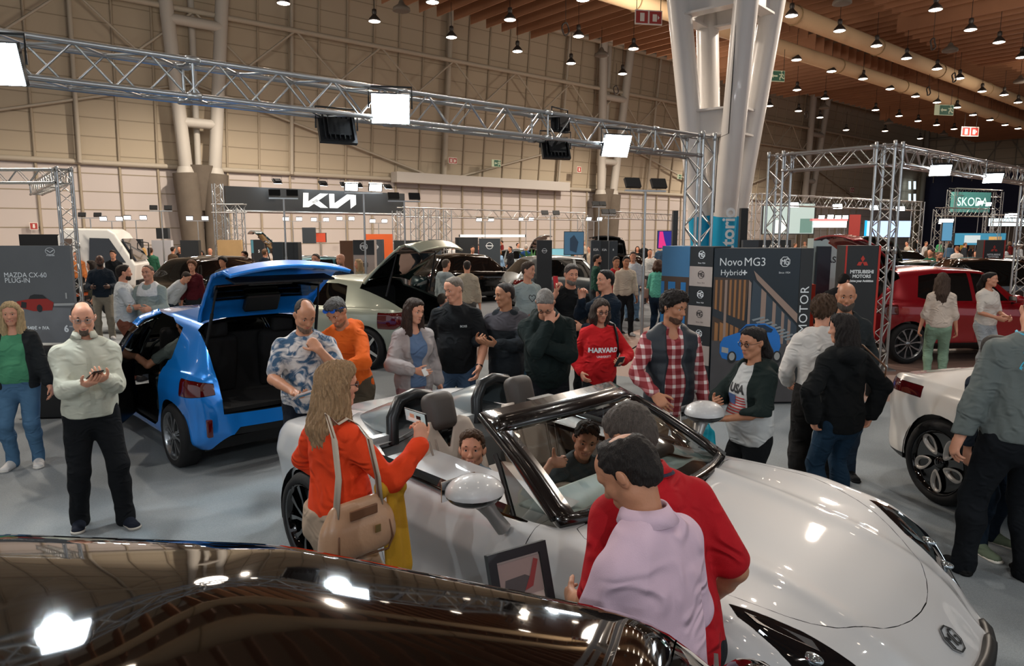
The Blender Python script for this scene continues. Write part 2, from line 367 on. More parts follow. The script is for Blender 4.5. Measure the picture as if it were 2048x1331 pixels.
def person(label, px=None, py=None, height=1.72, loc=None, face=180, skin_='fair', hair='short', haircol='#2a211b', res=0.014, fat=0.0, female=False,
           lean=0, side=0, head=(0, 0, 0), L=None, R=None, Lp=None, Rp=None, hl=None, hr=None, feet=None, sit=None, shirt=None, trousers=None, shoes=None,
           beard=None, glasses=None, browcol=None, foot_y=None, headk=1.0, group=None, name='person', smile=0.0, z0=0.0, twist=0):
    h = height
    if loc is None: loc = at(px, py, h*0.985+z0) if foot_y is None else at(px, foot_y, 0)
    root = empty(name, (loc[0], loc[1], z0), math.radians(face), label, 'person', group)
    sc = h/1.72; seed = zlib.crc32(label.encode()) % 9999; near = res < 0.011; mid = res < 0.0145
    # ---- skeleton, in the person's own frame: x to their right, y forwards
    Rl = np.array(Matrix.Rotation(math.radians(twist), 3, 'Z') @ Matrix.Rotation(math.radians(-lean), 3, 'X') @ Matrix.Rotation(math.radians(side), 3, 'Y'))
    hipz = 0.90*sc if sit is None else sit
    hip = np.array([0, 0, hipz]); up = lambda x, y, z: hip+Rl@(np.array([x, y, z])*sc)
    sw = (0.142 if female else 0.165)*(1+0.12*fat)
    waist, chest, collar = up(0, 0.0, 0.17), up(0, 0.01, 0.38), up(0, -0.01, 0.52)
    neck0, neck1 = up(0, -0.005, 0.53), up(0, 0.02, 0.63)
    SH = {-1: up(-sw, -0.01, 0.455), 1: up(sw, -0.01, 0.455)}
    Rh = Rl@rotm(*head) if True else None
    HH = 0.232*headk*(0.96 if female else 1.0)*(0.55+0.45*sc)
    hc = neck1+Rl@(np.array([0, 0.0, 0.02])*sc)
    hp = lambda x, y, z: hc+Rh@(np.array([x, y, z-0.22])*HH)
    arms = {}
    for sd, tgt, pole, hand in ((-1, L, Lp, hl), (1, R, Rp, hr)):
        if tgt is None: tgt = (0.25*sd*(1+0.15*fat), 0.04, 0.83)
        T = np.array(tgt, float)*np.array([1, 1, 1])*sc if sit is None else np.array(tgt, float)*sc
        if pole is None: pole = (0.5*sd, -1.0, -0.5)
        el, wr = ik(SH[sd], T, 0.285*sc, 0.25*sc, pole); arms[sd] = (el, wr, hand or {})
    legs = {}
    fx = (0.10 if female else 0.12)*(1+0.1*fat)
    ft = feet or ((-fx, 0.0), (fx, 0.02))
    for sd, f in ((-1, ft[0]), (1, ft[1])):
        hj = np.array([0.085*sd*sc, 0, hipz-0.02*sc]); an = np.array([f[0], f[1], (f[2] if len(f) > 2 else 0)+0.085])
        kn, an2 = ik(hj, an, 0.42*sc, 0.41*sc, (0.12*sd, 1, 0.0)); legs[sd] = (hj, kn, an2 if sit is not None else an)
    lo = np.full(3, 9.); hi = np.full(3, -9.)
    pts = [arms[i][j] for i in (-1, 1) for j in (0, 1)]+[legs[i][j] for i in (-1, 1) for j in (0, 1, 2)]+[hc, hip]
    for p in pts: lo = np.minimum(lo, p); hi = np.maximum(hi, p)
    lo = lo-np.array([.24, .26, .13]); hi = hi+np.array([.24, .26, .25])
    hf = 0.5*res if near else (0.6*res if mid else 0.8*res)
    handp = [arms[i][1]+nrm(arms[i][1]-arms[i][0])*0.09 for i in (-1, 1)]
    fine = [(hp(0, 0.05, 0.5), 0.135, hf)]
    if mid: fine += [(p, 0.10, max(0.55*res, 0.0045)) for p in handp]
    def torso(Fd, e=0.0, k=0.05):
        ya = Rl@np.array([0, 1, 0]); f = fat
        wr_, cr, hr_ = ((0.112, 0.128, 0.150) if female else (0.135, 0.155, 0.150))
        Fd.cone(up(0, 0, -0.03), up(0, 0, 0.05), (hr_+0.015*f)*sc, (hr_+0.03*f)*sc, k, side=ya, sq=0.72+0.1*f, e=e)
        Fd.cone(up(0, 0, 0.05), up(0, 0, 0.20), (hr_-0.01+0.04*f)*sc, (wr_+0.06*f)*sc, k, side=ya, sq=0.70+0.12*f, e=e)
        Fd.cone(up(0, 0, 0.20), up(0, 0.005, 0.38), (wr_+0.06*f)*sc, (cr+0.03*f)*sc, k, side=ya, sq=0.68+0.06*f, e=e)
        Fd.cone(up(0, 0, 0.38), up(0, -0.01, 0.455), (cr+0.02*f)*sc, (cr-0.035)*sc, k, side=ya, sq=0.64, e=e)
        for sd in (-1, 1): Fd.cone(up(sd*0.025, -0.015, 0.49), SH[sd]+Rl@np.array([-sd*0.01, 0, -0.005]), 0.056*sc, 0.047*sc, k, e=e*0.8)
        if f > 0: Fd.ell(up(0, 0.06+0.03*f, 0.14), np.array([0.13, 0.09+0.03*f, 0.15])*sc*(0.9+0.2*f), 0.06, e=e)
        if female:
            for sd in (-1, 1): Fd.ell(up(sd*0.065, 0.075+0.02*f, 0.335), np.array([0.060, 0.048, 0.060])*sc*(1+0.15*f), 0.06, e=e)
    def armf(Fd, sd, e=0.0, upto=2.0, k=0.03, taper=0):
        el, wr, _ = arms[sd]; g = 1+0.18*fat; g *= 0.88 if female else 1.0; u = min(upto, 1.0)
        A = SH[sd]; B = A+(el-A)*u; ra, rb, rc = 0.049*sc*g, 0.040*sc*g, 0.027*sc*g
        Fd.cone(A, B, ra, ra+(rb-ra)*u, k, e=e)
        if upto > 1:
            v = min(upto-1, 1.0); C = el+(wr-el)*v; Fd.cone(el, el+(C-el)*0.35, rb*0.98, rb*0.98, k, e=e); Fd.cone(el+(C-el)*0.35, C, rb*0.98, rb+(rc-rb)*v, k, e=e+taper)
    def legf(Fd, sd, e=0.0, upto=2.0, k=0.03, loose=0.0):
        hj, kn, an = legs[sd]; g = 1+0.18*fat; u = min(upto, 1.0)
        ra, rb, rc = 0.088*sc*g, 0.058*sc*(1+.1*fat), 0.042*sc
        Fd.cone(hj+np.array([0, -0.01, -.02]), kn, ra, rb, k, e=e)
        if upto > 1:
            v = min(upto-1, 1.0); C = kn+(an-kn)*v; mdl = kn+(C-kn)*0.35+np.array([0, -0.012, 0]); Fd.cone(kn, mdl, rb, rb*0.98, k, e=e); Fd.cone(mdl, C, rb*0.98, rb+(rc-rb)*v, k, e=e+loose)
    def headf(Fd, e=0.0, detail=True):
        s_ = HH
        def E(c, r, k=0.03, op='add'): Fd.ell(hp(*c), np.array(r)*s_, k*s_, op, Rh, e)
        def C(a, b, r1, r2, k=0.03, op='add'): Fd.cone(hp(*a), hp(*b), r1*s_, r2*s_, k*s_, op, e=e)
        E((0, -0.07, 0.65), (0.315, 0.40, 0.345), 0.1); E((0, 0.12, 0.42), (0.245, 0.27, 0.33), 0.16)
        E((0, 0.22, 0.72), (0.21, 0.14, 0.17), 0.16)
        C((0.19, 0.02, 0.25), (0.05, 0.26, 0.09), 0.095, 0.075, 0.12); C((-0.19, 0.02, 0.25), (-0.05, 0.26, 0.09), 0.095, 0.075, 0.12)
        C((-0.03, 0.28, 0.08), (0.03, 0.28, 0.08), 0.07, 0.07, 0.1)
        if detail:
            for x in (-1, 1):
                E((0.155*x, 0.245, 0.40), (0.095, 0.09, 0.085), 0.10); C((0.05*x, 0.355, 0.60), (0.19*x, 0.315, 0.60), 0.042, 0.04, 0.08)
                Fd.ell(hp(0.128*x, 0.40, 0.515), np.array([0.075, 0.05, 0.04])*s_, 0.05*s_, 'sub', Rh)
                E((0.315*x, -0.045, 0.47), (0.032, 0.075, 0.125), 0.03); E((0.36*x, -0.06, 0.50), (0.022, 0.062, 0.10), 0.02)
                E((0.045*x, 0.395, 0.345), (0.034, 0.04, 0.03), 0.03)
                Fd.ell(hp(0.128*x, 0.312, 0.555), np.array([0.062, 0.062, 0.036])*s_, 0.008*s_, 'add', Rh); Fd.ell(hp(0.128*x, 0.308, 0.468), np.array([0.058, 0.055, 0.026])*s_, 0.008*s_, 'add', Rh)
            C((0, 0.355, 0.56), (0, 0.445, 0.38), 0.032, 0.050, 0.05); E((0, 0.445, 0.365), (0.052, 0.05, 0.045), 0.04)
            C((-0.07, 0.345, 0.225), (0.07, 0.345, 0.225), 0.045, 0.045, 0.07)
            C((-0.07, 0.365, 0.245), (0.07, 0.365, 0.245), 0.025, 0.025, 0.03); C((-0.055, 0.36, 0.195), (0.055, 0.36, 0.195), 0.032, 0.032, 0.03)
            Fd.cone(hp(-0.10, 0.40, 0.222+0.02*smile), hp(0.10, 0.40, 0.222+0.02*smile), 0.012*s_, 0.012*s_, 0.02*s_, 'sub')
        Fd.cone(neck0, hc+Rh@(np.array([0, -0.06, 0.12])*s_), 0.056*sc*(1+.15*fat)*(0.85 if female else 1), 0.052*sc*(1+.15*fat)*(0.85 if female else 1), 0.03, e=e)
    def handf(Fd, sd):
        el, wr, o = arms[sd]; d = nrm(o['dir']) if 'dir' in o else nrm(nrm(wr-el)+np.array([0, 0.0, 0])); n = nrm(o.get('palm', (-sd, 0.1, 0)))
        n = nrm(n-d*(n@d)); w = np.cross(d, n)*1.0; th = nrm(o['thumb']) if 'thumb' in o else (w if (w@np.array([0, 1, 0.3])) > 0 else -w)
        w = nrm(w)*(1 if w@th > 0 else -1); s_ = sc*(0.92 if female else 1.0); cu = o.get('curl', (0.35, 0.4, 0.45, 0.5)); cu = (cu,)*4 if isinstance(cu, (int, float)) else cu
        Fd.cone(wr, wr+d*0.03*s_, 0.027*s_, 0.034*s_, 0.02, side=n, sq=0.6); Fd.cone(wr+d*0.035*s_, wr+d*0.075*s_, 0.038*s_, 0.043*s_, 0.02, side=n, sq=0.38)
        r = 0.0088*s_ if near else 0.0098*s_
        for i in range(4):
            q = wr+d*(0.088-0.006*abs(i-1))*s_+w*(0.030-0.0205*i)*s_; Ls = np.array([0.040, 0.027, 0.020])*s_*(0.92, 1.05, 0.98, 0.80)[i]; a = 0.15; c = cu[i]
            for j, l in enumerate(Ls):
                a += c*(0.9, 1.25, 0.8)[j]; q2 = q+(d*math.cos(a)+n*math.sin(a)+w*(0.04*(1.5-i)))*l; Fd.cone(q, q2, r*(1.05, 0.97, 0.9)[j], r*(0.97, 0.9, 0.8)[j], 0.004); q = q2
        q = wr+d*0.028*s_+w*0.026*s_; ta = o.get('thumbup', 0.0)
        for j, l in enumerate((0.036*s_*(1-.35*(ta > 0)), 0.032*s_*(1-.2*(ta > 0)), 0.026*s_)):
            v = nrm(w*(0.75-0.25*j+1.6*ta)+d*(0.7+0.2*j-0.9*ta)+n*(0.35+0.1*j-0.5*ta)); q2 = q+v*l; tk = 1.3 if ta else 1.0; Fd.cone(q, q2, (0.0135, 0.0115, 0.010)[j]*s_*tk, (0.0115, 0.010, 0.008)[j]*s_*tk, 0.012 if j == 0 else 0.004); q = q2
    # ---- skin: one continuous body
    Fd = Field(lo, hi, res, fine)
    torso(Fd, -0.012)
    for sd in (-1, 1):
        cov = max([g.get('sleeve', .6) for g in (shirt or [])] or [0]); bare = cov < 1.7
        armf(Fd, sd, -0.012 if cov > 0.3 else 0)
        if cov > 0.3:
            el, wr, _ = arms[sd]; g_ = (1+0.18*fat)*(0.88 if female else 1.0)*sc; q = max(0, cov-1.12) if cov > 1 else 0
            if cov < 1: Fd.cone(SH[sd]+(el-SH[sd])*(cov-.12), el, .043*g_, .040*g_, .01)
            Fd.cone(el+(wr-el)*min(q, .9), el+(wr-el)*max(.35, min(q, .9)), (.039-.008*q)*g_, (.038-.008*q)*g_, .01); Fd.cone(el+(wr-el)*max(.35, min(q, .9)), wr, (.038-.010*q)*g_, .027*g_, .01)
        legf(Fd, sd, -0.020 if trousers else -0.006); handf(Fd, sd)
        an = legs[sd][2]; Fd.cone(an+np.array([0, 0, -.02]), an+np.array([0, 0.10, -0.06]), 0.026, 0.018, 0.02)
    headf(Fd)
    body = Fd.build('body', skin(skin_), root, 1)
    S_ = HH
    # ---- face colouring pieces: eyes, brows, lips
    if res < 0.02:
        lp = MB(); Rm = Matrix([list(r) for r in Rh]); mw = mat('eye_white', '#c9c0b8', 0.3); mb_ = mat('iris_brown', '#120b08', 0.15); hb = hair_mat(browcol or (haircol if hair != 'bald' else '#2a211b'))
        def ball(c, r, nm, m_, par, n=8):
            return MB().lathe([(r*math.sin(PI*i/n), r*math.cos(PI*i/n)) for i in range(n+1)], c, 12, 'Y', R=Rm).build(nm, m_, par)
        for x in (-1, 1):
            ew = ball(Vector(hp(0.128*x, 0.316, 0.510)), 0.050*S_, 'eye', mw, root); ball(Vector(hp(0.128*x, 0.336, 0.512)), 0.0345*S_, 'iris', mb_, ew)
            MB().path([hp(0.05*x, 0.398, 0.60), hp(0.12*x, 0.388, 0.622), hp(0.205*x, 0.338, 0.60)], [0.016*S_, 0.021*S_, 0.010*S_], 6).build('eyebrow', hb, root)
        w_ = 0.105+0.02*smile; lp.path([hp(-w_, 0.358, 0.228+0.02*smile), hp(-0.03, 0.388, 0.236), hp(0, 0.390, 0.232), hp(0.03, 0.388, 0.236), hp(w_, 0.358, 0.228+0.02*smile)], [0.004, 0.0175*S_, 0.0165*S_, 0.0175*S_, 0.004], 6)
        lp.path([hp(-w_*0.9, 0.358, 0.216), hp(0, 0.390, 0.200), hp(w_*0.9, 0.358, 0.216)], [0.004, 0.020*S_, 0.004], 6)
        lp.build('lips', mat('lip_'+skin_, {'brown': '#4a2622'}.get(skin_, '#a5594c'), 0.45), root)
        if smile > 0.5:
            t = MB(); t.path([hp(-0.055, 0.372, 0.222), hp(0, 0.398, 0.214), hp(0.055, 0.372, 0.222)], [0.003, 0.011*S_, 0.003], 6); t.build('teeth', mat('teeth', '#e8e2d8', 0.2), root)
    # ---- hair
    def hairfield(extra=0.0):
        lo2 = hp(0, 0, 0.5)-0.26-extra; hi2 = hp(0, 0, 0.5)+0.26
        lo2[2] = hp(0, 0, 0.5)[2]-0.22-extra; return Field(lo2, hi2, max(hf, 0.0045))
    def strands(f1, amp):
        c = hp(0, 0, 0.6); ph = seed % 7
        tuft = {'short': .0022, 'side': .0042, 'crop': .0010, 'crown': .0020, 'wavy': .006, 'mop': .005, 'balding': .0014}.get(hair, 0)
        def fn(X, Y, Z):
            if tuft and f1 < 40: return tuft*(np.sin(118*X+3.1*np.sin(64*Z+ph)+2*np.sin(51*Y))*np.sin(104*Y+2.7*np.sin(70*X))+.7*np.sin(160*Z+4*np.sin(80*Y)+3*np.sin(90*X)))-tuft*.3
            a = np.arctan2(X-c[0], Y-c[1]); return amp*(np.sin(a*f1+5*np.sin(Z*23+ph))+0.6*np.sin(a*f1*2.3+Z*31+ph)+0.5*np.sin(Z*60+a*9))
        return fn
    if hair and hair != 'bald':
        G = hairfield(0.45 if hair in ('long', 'longback') else (0.2 if hair in ('pony', 'bob') else 0))
        t = {'short': 0.034, 'crop': 0.008, 'balding': 0.03, 'crown': 0.034, 'wavy': 0.07, 'curly': 0.10, 'long': 0.045, 'longback': 0.05, 'pony': 0.02, 'bob': 0.06, 'side': 0.045, 'mop': 0.06}[hair]*S_
        sh_ = hair in ('short', 'crop', 'balding', 'crown', 'side'); tv = t*np.array([.35, .6, 1.0]) if sh_ else t
        G.ell(hp(0, -0.07, 0.65), np.array([0.315, 0.40, 0.345])*S_+tv, 0.01, R=Rh); G.ell(hp(0, -0.18, 0.42), np.array([0.24, 0.26, 0.26])*S_+t*(0.25 if sh_ else 0.6), 0.03, R=Rh)
        if hair != 'balding': G.ell(hp(0, 0.17, 0.76), np.array([0.22, 0.185, 0.19])*S_+(tv if sh_ else t), 0.04, R=Rh)
        if hair in ('wavy', 'curly', 'side', 'mop'): G.ell(hp(0, 0.12, 0.88), np.array([0.24, 0.22, 0.13])*S_+t*0.4, 0.04, R=Rh)
        # hairline: keep what lies above and behind a slanting plane
        fz = {'balding': 0.84, 'crop': 0.83, 'wavy': 0.78, 'side': 0.79, 'mop': 0.74, 'curly': 0.76, 'bob': 0.80}.get(hair, 0.82)
        if hair in ('long', 'longback', 'bob'): fz = 0.82
        if sh_:
            fy, fz2 = {'side': (.335, .84), 'short': (.29, .85), 'crop': (.265, .86), 'crown': (.25, .86), 'balding': (.10, .80)}[hair]
            G.plane(hp(0, fy, fz2), Rh@nrm((0, fz2-.45, -(fy-.08))), .016, .004); G.plane(hp(0, .10, .40), Rh@nrm((0, .50, -.86)), .02, .005)
        else:
            p = hp(0, 0.34, fz); n = Rh@nrm((0, 1.0, -1.05)); G.plane(p, n, 0.01, .0045)
        if hair in ('balding',):
            G.ell(hp(0, 0.16, 0.98), np.array([0.22, 0.36, 0.20])*S_, 0.01, 'sub', Rh)
        if hair == 'crown':
            G.ell(hp(0, -0.20, 1.03), np.array([0.17, 0.22, 0.12])*S_, 0.02, 'sub', Rh); G.ell(hp(0, .30, .86), np.array([0.24, 0.2, 0.14])*S_, 0.02, 'sub', Rh)
        if hair in ('long', 'longback', 'bob'):
            Ln = {'long': 0.44, 'longback': 0.42, 'bob': 0.17}[hair]*sc/0.95
            dn = np.array([0, 0, -1.0]); bk = Rh@np.array([0, -1, 0]); bk[2] = 0; bk = nrm(bk)
            for i in range(9):
                a = math.radians(-100+200*i/8); e0 = hp(0.33*math.sin(a), -0.06-0.30*math.cos(a), 0.55); 
                sp = 0.03*math.sin(i*2.1+seed); e1 = e0+dn*Ln*0.5+bk*(0.01+0.03*math.cos(a))+np.array([sp, 0, 0])*0.3; e2 = e0+dn*Ln*(1.0-0.12*abs(math.sin(i*1.7)))+bk*0.015+np.array([sp, 0, 0])
                G.cone(e0, e1, 0.032*sc, 0.040*sc, 0.02); G.cone(e1, e2, 0.040*sc, 0.018*sc, 0.02)
            for x in (-1, 1): G.cone(hp(0.06*x, 0.27, 0.93), hp(0.31*x, 0.08, 0.52), 0.035*S_, 0.045*S_, 0.02); 
            if hair != 'longback':
                for x in (-1, 1): G.cone(hp(0.30*x, 0.10, 0.60), hp(0.30*x, 0.10, 0.10)+np.array([0, 0, -0.10 if hair == 'long' else 0.02]), 0.05*S_, 0.10*S_, 0.02)
        if hair == 'pony':
            a = hp(0, -0.44, 0.72); G.cone(hp(0, -0.36, 0.70), a, 0.03, 0.028, 0.02); b2 = a+np.array([0, -0.06, -0.16])*sc; G.cone(a, b2, 0.030, 0.042, 0.02); G.cone(b2, b2+np.array([0, 0.01, -0.20])*sc, 0.042, 0.014, 0.02)
        am = {'crop': 0.0008, 'short': 0.0014, 'balding': 0.0012, 'crown': .0012, 'wavy': 0.005, 'curly': 0.0075, 'long': 0.004, 'longback': 0.004, 'pony': 0.002, 'bob': 0.004, 'side': 0.003, 'mop': 0.004}[hair]
        G.bump(strands(16 if hair in ('wavy', 'curly') else 26, am)); G.build('hair', hair_mat(haircol), root, 1)
    if beard:
        G = hairfield(); headf(G, 0.004+0.012*(beard[1] if len(beard) > 1 else 0), False)
        for x in (-1, 1): pass
        G.cone(hp(-0.06, 0.33, 0.24), hp(0.06, 0.33, 0.24), 0.062*S_, 0.062*S_, 0.03)
        G.plane(hp(0, 0, beard[2] if len(beard) > 2 else 0.31), Rh@np.array([0, 0.15, 1.0]), 0.005); G.plane(hp(0, 0.02, 0), Rh@np.array([0, -1.0, 0.25]), 0.01)
        G.plane(hp(0, 0.10, 0.02), Rh@nrm((0, -0.5, -1.0)), 0.01)
        G.cone(hp(-0.075, 0.42, 0.212), hp(0.075, 0.42, 0.212), 0.032*S_, 0.032*S_, 0.01, 'sub')
        G.bump(strands(40, 0.0009))
        if len(beard) > 3:
            G.plane(hp(beard[3], 0, 0), Rh@np.array([1.0, 0, 0]), .01); G.plane(hp(-beard[3], 0, 0), Rh@np.array([-1.0, 0, 0]), .01)
        G.build('beard', hair_mat(beard[0]), root, 1)
    if glasses:
        g = MB(); Rm = Matrix([list(r) for r in Rh])
        for x in (-1, 1):
            ring = [hp(0.135*x+0.095*math.cos(a)*1.0, 0.43-0.02*abs(math.cos(a)), 0.50+0.07*math.sin(a)) for a in [2*PI*i/16 for i in range(16)]]
            g.path(ring, 0.0016 if near else 0.0022, 6, closed=True); g.path([hp(0.23*x, 0.41, 0.53), hp(0.34*x, 0.30, 0.53), hp(0.365*x, -0.05, 0.54)], 0.0016, 6)
        g.path([hp(-0.045, 0.43, 0.51), hp(0, 0.45, 0.525), hp(0.045, 0.43, 0.51)], 0.0016, 6)
        fr = g.build('glasses', mat('glasses_frame_'+glasses.strip('#'), glasses, 0.3, 0.4), root)
        g = MB()
        for x in (-1, 1):
            ring = [hp(0.135*x+0.09*math.cos(a), 0.43-0.02*abs(math.cos(a)), 0.50+0.066*math.sin(a)) for a in [2*PI*i/16 for i in range(16)]]; MB().add(ring, [tuple(range(16))]).build('lens', M_GLASS, fr)
    # ---- clothes
    out = dict(root=root, arms=arms, legs=legs, hp=hp, up=up, hip=hip, Rl=Rl, Rh=Rh, sc=sc, S=S_, head=hc, body=body)
    def garment(nm, m, e, sleeve, hem, kind='top', neck=0.075, vneck=0.0, open_=0.0, hood=False, collar_=None, wr=0.010, puff=0, seedo=0):
        e = e*0.78; G = Field(lo, hi, res*0.95 if near else res, (), 0.05); torso(G, e)
        if sleeve > 0:
            for sd in (-1, 1):
                armf(G, sd, e*0.85, sleeve)
                if sleeve > 1.7:
                    el, w_, _ = arms[sd]; G.cone(el+(w_-el)*0.80, el+(w_-el)*(sleeve-1), 0.036*sc+e*0.4, 0.034*sc+e*0.4, 0.02)
        if collar_ is not None: G.cone(up(0, -0.01, 0.50), up(0, 0.005, 0.555+collar_), 0.075*sc, 0.062*sc, 0.02)
        if hood:
            for x in (-1, 1): G.cone(up(0.085*x, 0.03, 0.53), up(0.05*x, -0.10, 0.53), 0.032*sc, 0.045*sc, 0.03)
            G.cone(up(-0.06, -0.115, 0.51), up(0.06, -0.115, 0.51), 0.055*sc, 0.055*sc, 0.04); G.cone(up(0, -0.12, 0.50), up(0, -0.13, 0.40), 0.06*sc, 0.03*sc, 0.04)
        if puff: G.bump(lambda X, Y, Z: -0.006*np.abs(np.sin((Z)*PI/0.085))+0.002+0*X)
        ww = wrinkle(seed+seedo, wr, res); G.bump(ww)
        G.plane(up(0, 0, hem), Rl@np.array([0, 0, -1.0]), 0.01)
        if sleeve == 0 or puff:
            for sd in (-1, 1): G.ell(SH[sd]+Rl@np.array([0.075*sd, 0, -0.01]), np.array([0.045, 0.09, 0.09])*sc, 0.01, 'sub', Rl)
        nk = neck*sc
        G.cone(up(0, 0.005, 0.53 if collar_ is None else 0.56), up(0, 0.05, 0.75), nk*0.80, nk*1.3, 0.01, 'sub')
        if vneck: G.cone(up(0, 0.10, 0.52), up(0, 0.20, 0.52-vneck), 0.055*sc, 0.012*sc, 0.01, 'sub')
        if open_:
            G.cone(up(0, 0.20, 0.55), up(0, 0.24, hem-0.1), open_*0.8*sc, open_*1.25*sc, 0.01, 'sub'); G.cone(up(0, 0.12, 0.53), up(0, 0.16, 0.40), open_*0.7*sc, open_*0.7*sc, 0.02, 'sub')
        return G.build(nm, m, root, 1)
    out['garment'] = garment; out['garments'] = []
    for i, g in enumerate(shirt or []):
        g = dict(g); out['garments'].append(garment(g.pop('n', 'shirt'), g.pop('m'), g.pop('e', 0.014), g.pop('sleeve', 0.6), g.pop('hem', -0.03), seedo=0, **g))
    if trousers:
        t = dict(trousers); G = Field(lo, np.array([hi[0], hi[1], hipz+0.20*sc+(0.3 if sit is not None else 0)]), res, (), 0.05); e = t.get('e', 0.006); torso(G, e-0.004)
        for sd in (-1, 1): legf(G, sd, e, t.get('len', 2.0), 0.03, t.get('loose', 0.0))
        for sd in (-1, 1):
            if t.get('len', 2.0) >= 1.95: G.cone(legs[sd][2]+np.array([0, 0, .05]), legs[sd][2]+np.array([0, .012, -.035]), .047*sc+e, .052*sc+e, .02)
        G.bump(wrinkle(seed+5, t.get('wr', 0.008), res)); G.plane(up(0, 0, t.get('top', 0.09)), Rl@np.array([0, 0, 1.0]), 0.008); 
        if t.get('skirt'): G.cone(hip, hip+np.array([0, 0, -0.4]), 0.16, 0.2, 0.03)
        out['trousers'] = G.build(t.get('n', 'trousers'), t['m'], root, 1)
    if shoes:
        for sd in (-1, 1):
            an = legs[sd][2]; ad = nrm((0.22*sd, 1, 0)); fl = an[2]-0.085
            G = Field(np.array([an[0]-.16, an[1]-.16, fl-.01]), np.array([an[0]+.16, an[1]+.30, fl+.18]), 0.007 if near else 0.012)
            G.cone(an+np.array([0, -.02, -.055]), an+ad*0.155+np.array([0, 0, -.058]), 0.044, 0.046, 0.02, side=(0, 0, 1), sq=0.62); G.cone(an+np.array([0, -.012, -.01]), an+ad*0.09+np.array([0, 0, -.05]), 0.044, 0.034, 0.03)
            G.plane((0, 0, an[2]+0.02), (0, 0, 1)); G.plane((0, 0, fl+0.003), (0, 0, -1))
            sh = G.build('shoe', shoes[0], root, 1)
            G = Field(np.array([an[0]-.16, an[1]-.16, fl-.01]), np.array([an[0]+.16, an[1]+.30, fl+.06]), 0.007 if near else 0.012)
            G.cone(an+np.array([0, -.025, -.06]), an+ad*0.165+np.array([0, 0, -.06]), 0.047, 0.051, 0.02, side=(0, 0, 1), sq=0.7); G.plane((0, 0, fl+0.026), (0, 0, 1)); G.plane((0, 0, fl+0.001), (0, 0, -1))
            G.build('sole', shoes[1] if len(shoes) > 1 else shoes[0], sh, 0)
    PEOPLE.append(out); return out
def decal(V, Fs, m, target, origin, right, upv, name='lettering', parent=None, sub=0, off=0.003):
    """lays flat writing on a garment by dropping every point along the view line right x up"""
    right = Vector(right).normalized(); upv = Vector(upv).normalized(); n = right.cross(upv); me = target.data
    bvh = BVHTree.FromPolygons([v.co for v in me.vertices], [tuple(p.vertices) for p in me.polygons]); out = []
    if sub:
        bm = bmesh.new(); vs = [bm.verts.new(v) for v in V]; [bm.faces.new([vs[i] for i in f]) for f in Fs if len(set(f)) > 2]
        bmesh.ops.triangulate(bm, faces=bm.faces)
        for _ in range(sub):
            es = [e for e in bm.edges if e.calc_length() > 0.02]; bmesh.ops.subdivide_edges(bm, edges=es, cuts=1, use_grid_fill=False); bmesh.ops.triangulate(bm, faces=bm.faces)
        bm.verts.index_update(); V = [v.co.copy() for v in bm.verts]; Fs = [tuple(v.index for v in f.verts) for f in bm.faces]; bm.free()
    for v in V:
        p = Vector(origin)+right*v[0]+upv*v[1]; hit, nn, _, _ = bvh.ray_cast(p+n*0.4, -n, 0.8)
        out.append((hit+n*off) if hit else (p+n*off))
    return mesh(name, out, Fs, m, parent or target)
# ------------------------------------------------------------------ the hall
WD = Vector((0.76822, 0.64018, 0)); WN = Vector((0.64018, -0.76822, 0))      # along the long wall; out of it into the hall
WC = 60.0
def wpt(Y, z, off=0.0): return Vector((1.2*Y-WC, Y, z))+WN*off
def wall_at(px, py, off=0.0):
    """the point of the long wall seen at a pixel"""
    r = ray(px, py); k = WC/(1.2*r.y-r.x); return Vector((r.x*k, r.y*k, CAMH+r.z*k))+WN*off
def up_of(px): return None
carpet = mat('hall_carpet', '#8b9194', 0.95, bump=0.5, bscale=420, vary=0.35, vscale=160, spec=0.1)
mesh('floor', [(-70, -14, 0), (110, -14, 0), (110, 130, 0), (-70, 130, 0)], [(0, 1, 2, 3)], mat('aisle_floor', '#7a6258', 0.6, vary=0.18, vscale=1.3, spec=0.3), kind='structure')
# grey carpet of the stand, and the brown flecked aisle behind it
def rug(name, pts, m, z, label, cat='carpet', **k):
    n = len(pts); V = [(p[0], p[1], z) for p in pts]+[(p[0], p[1], z-0.004) for p in pts]
    return mesh(name, V, [tuple(range(n))]+[(i, (i+1) % n, n+(i+1) % n, n+i) for i in range(n)], m, **k)
P_ = at(740, 655); Q_ = at(1780, 740)
rug('floor', [(-26, -6), (14, -6), (14, 4.5), (9.4, 9.4), (4.6, 9.4), (2.6, 10.6), (-1.4, 13.2), (-8, 21), (-26, 21)], carpet, 0.004, '', kind='structure')
rug('floor', [(-4.4, 18.2), (1.8, 14.6), (9.0, 26.5), (-4, 30)], mat('aisle_grey', '#5f6266', 0.9, spec=0.2), 0.006, '', kind='structure')
M_WL = mat('wall_sheet_lower', '#c3bab4', 0.75, vary=0.04, vscale=0.2)
M_WU = mat('wall_sheet_upper', '#b6a993', 0.8, vary=0.05, vscale=0.15)
M_RIB = mat('wall_rib', '#948873', 0.7)
M_STEEL = mat('painted_steel', '#b9b4aa', 0.55)
def wallpanel(name, Y0, Y1, z0, z1, m, o0=0.0, o1=0.0):
    return mesh(name, [wpt(Y0, z0, o0), wpt(Y1, z0, o0), wpt(Y1, z1, o1), wpt(Y0, z1, o1)], [(0, 1, 2, 3)], m, kind='structure')
wallpanel('wall_left', -8, 95, 0, 5.5, M_WL); wallpanel('wall_left', -8, 95, 5.5, 21, M_WU, 0, 1.6)
def quad(a, b, c, d): return ([a, b, c, d], [(0, 1, 2, 3)])
def slope(z): return 1.6*max(0, z-5.5)/15.5
B = MB()
z = 0.0; k = 0
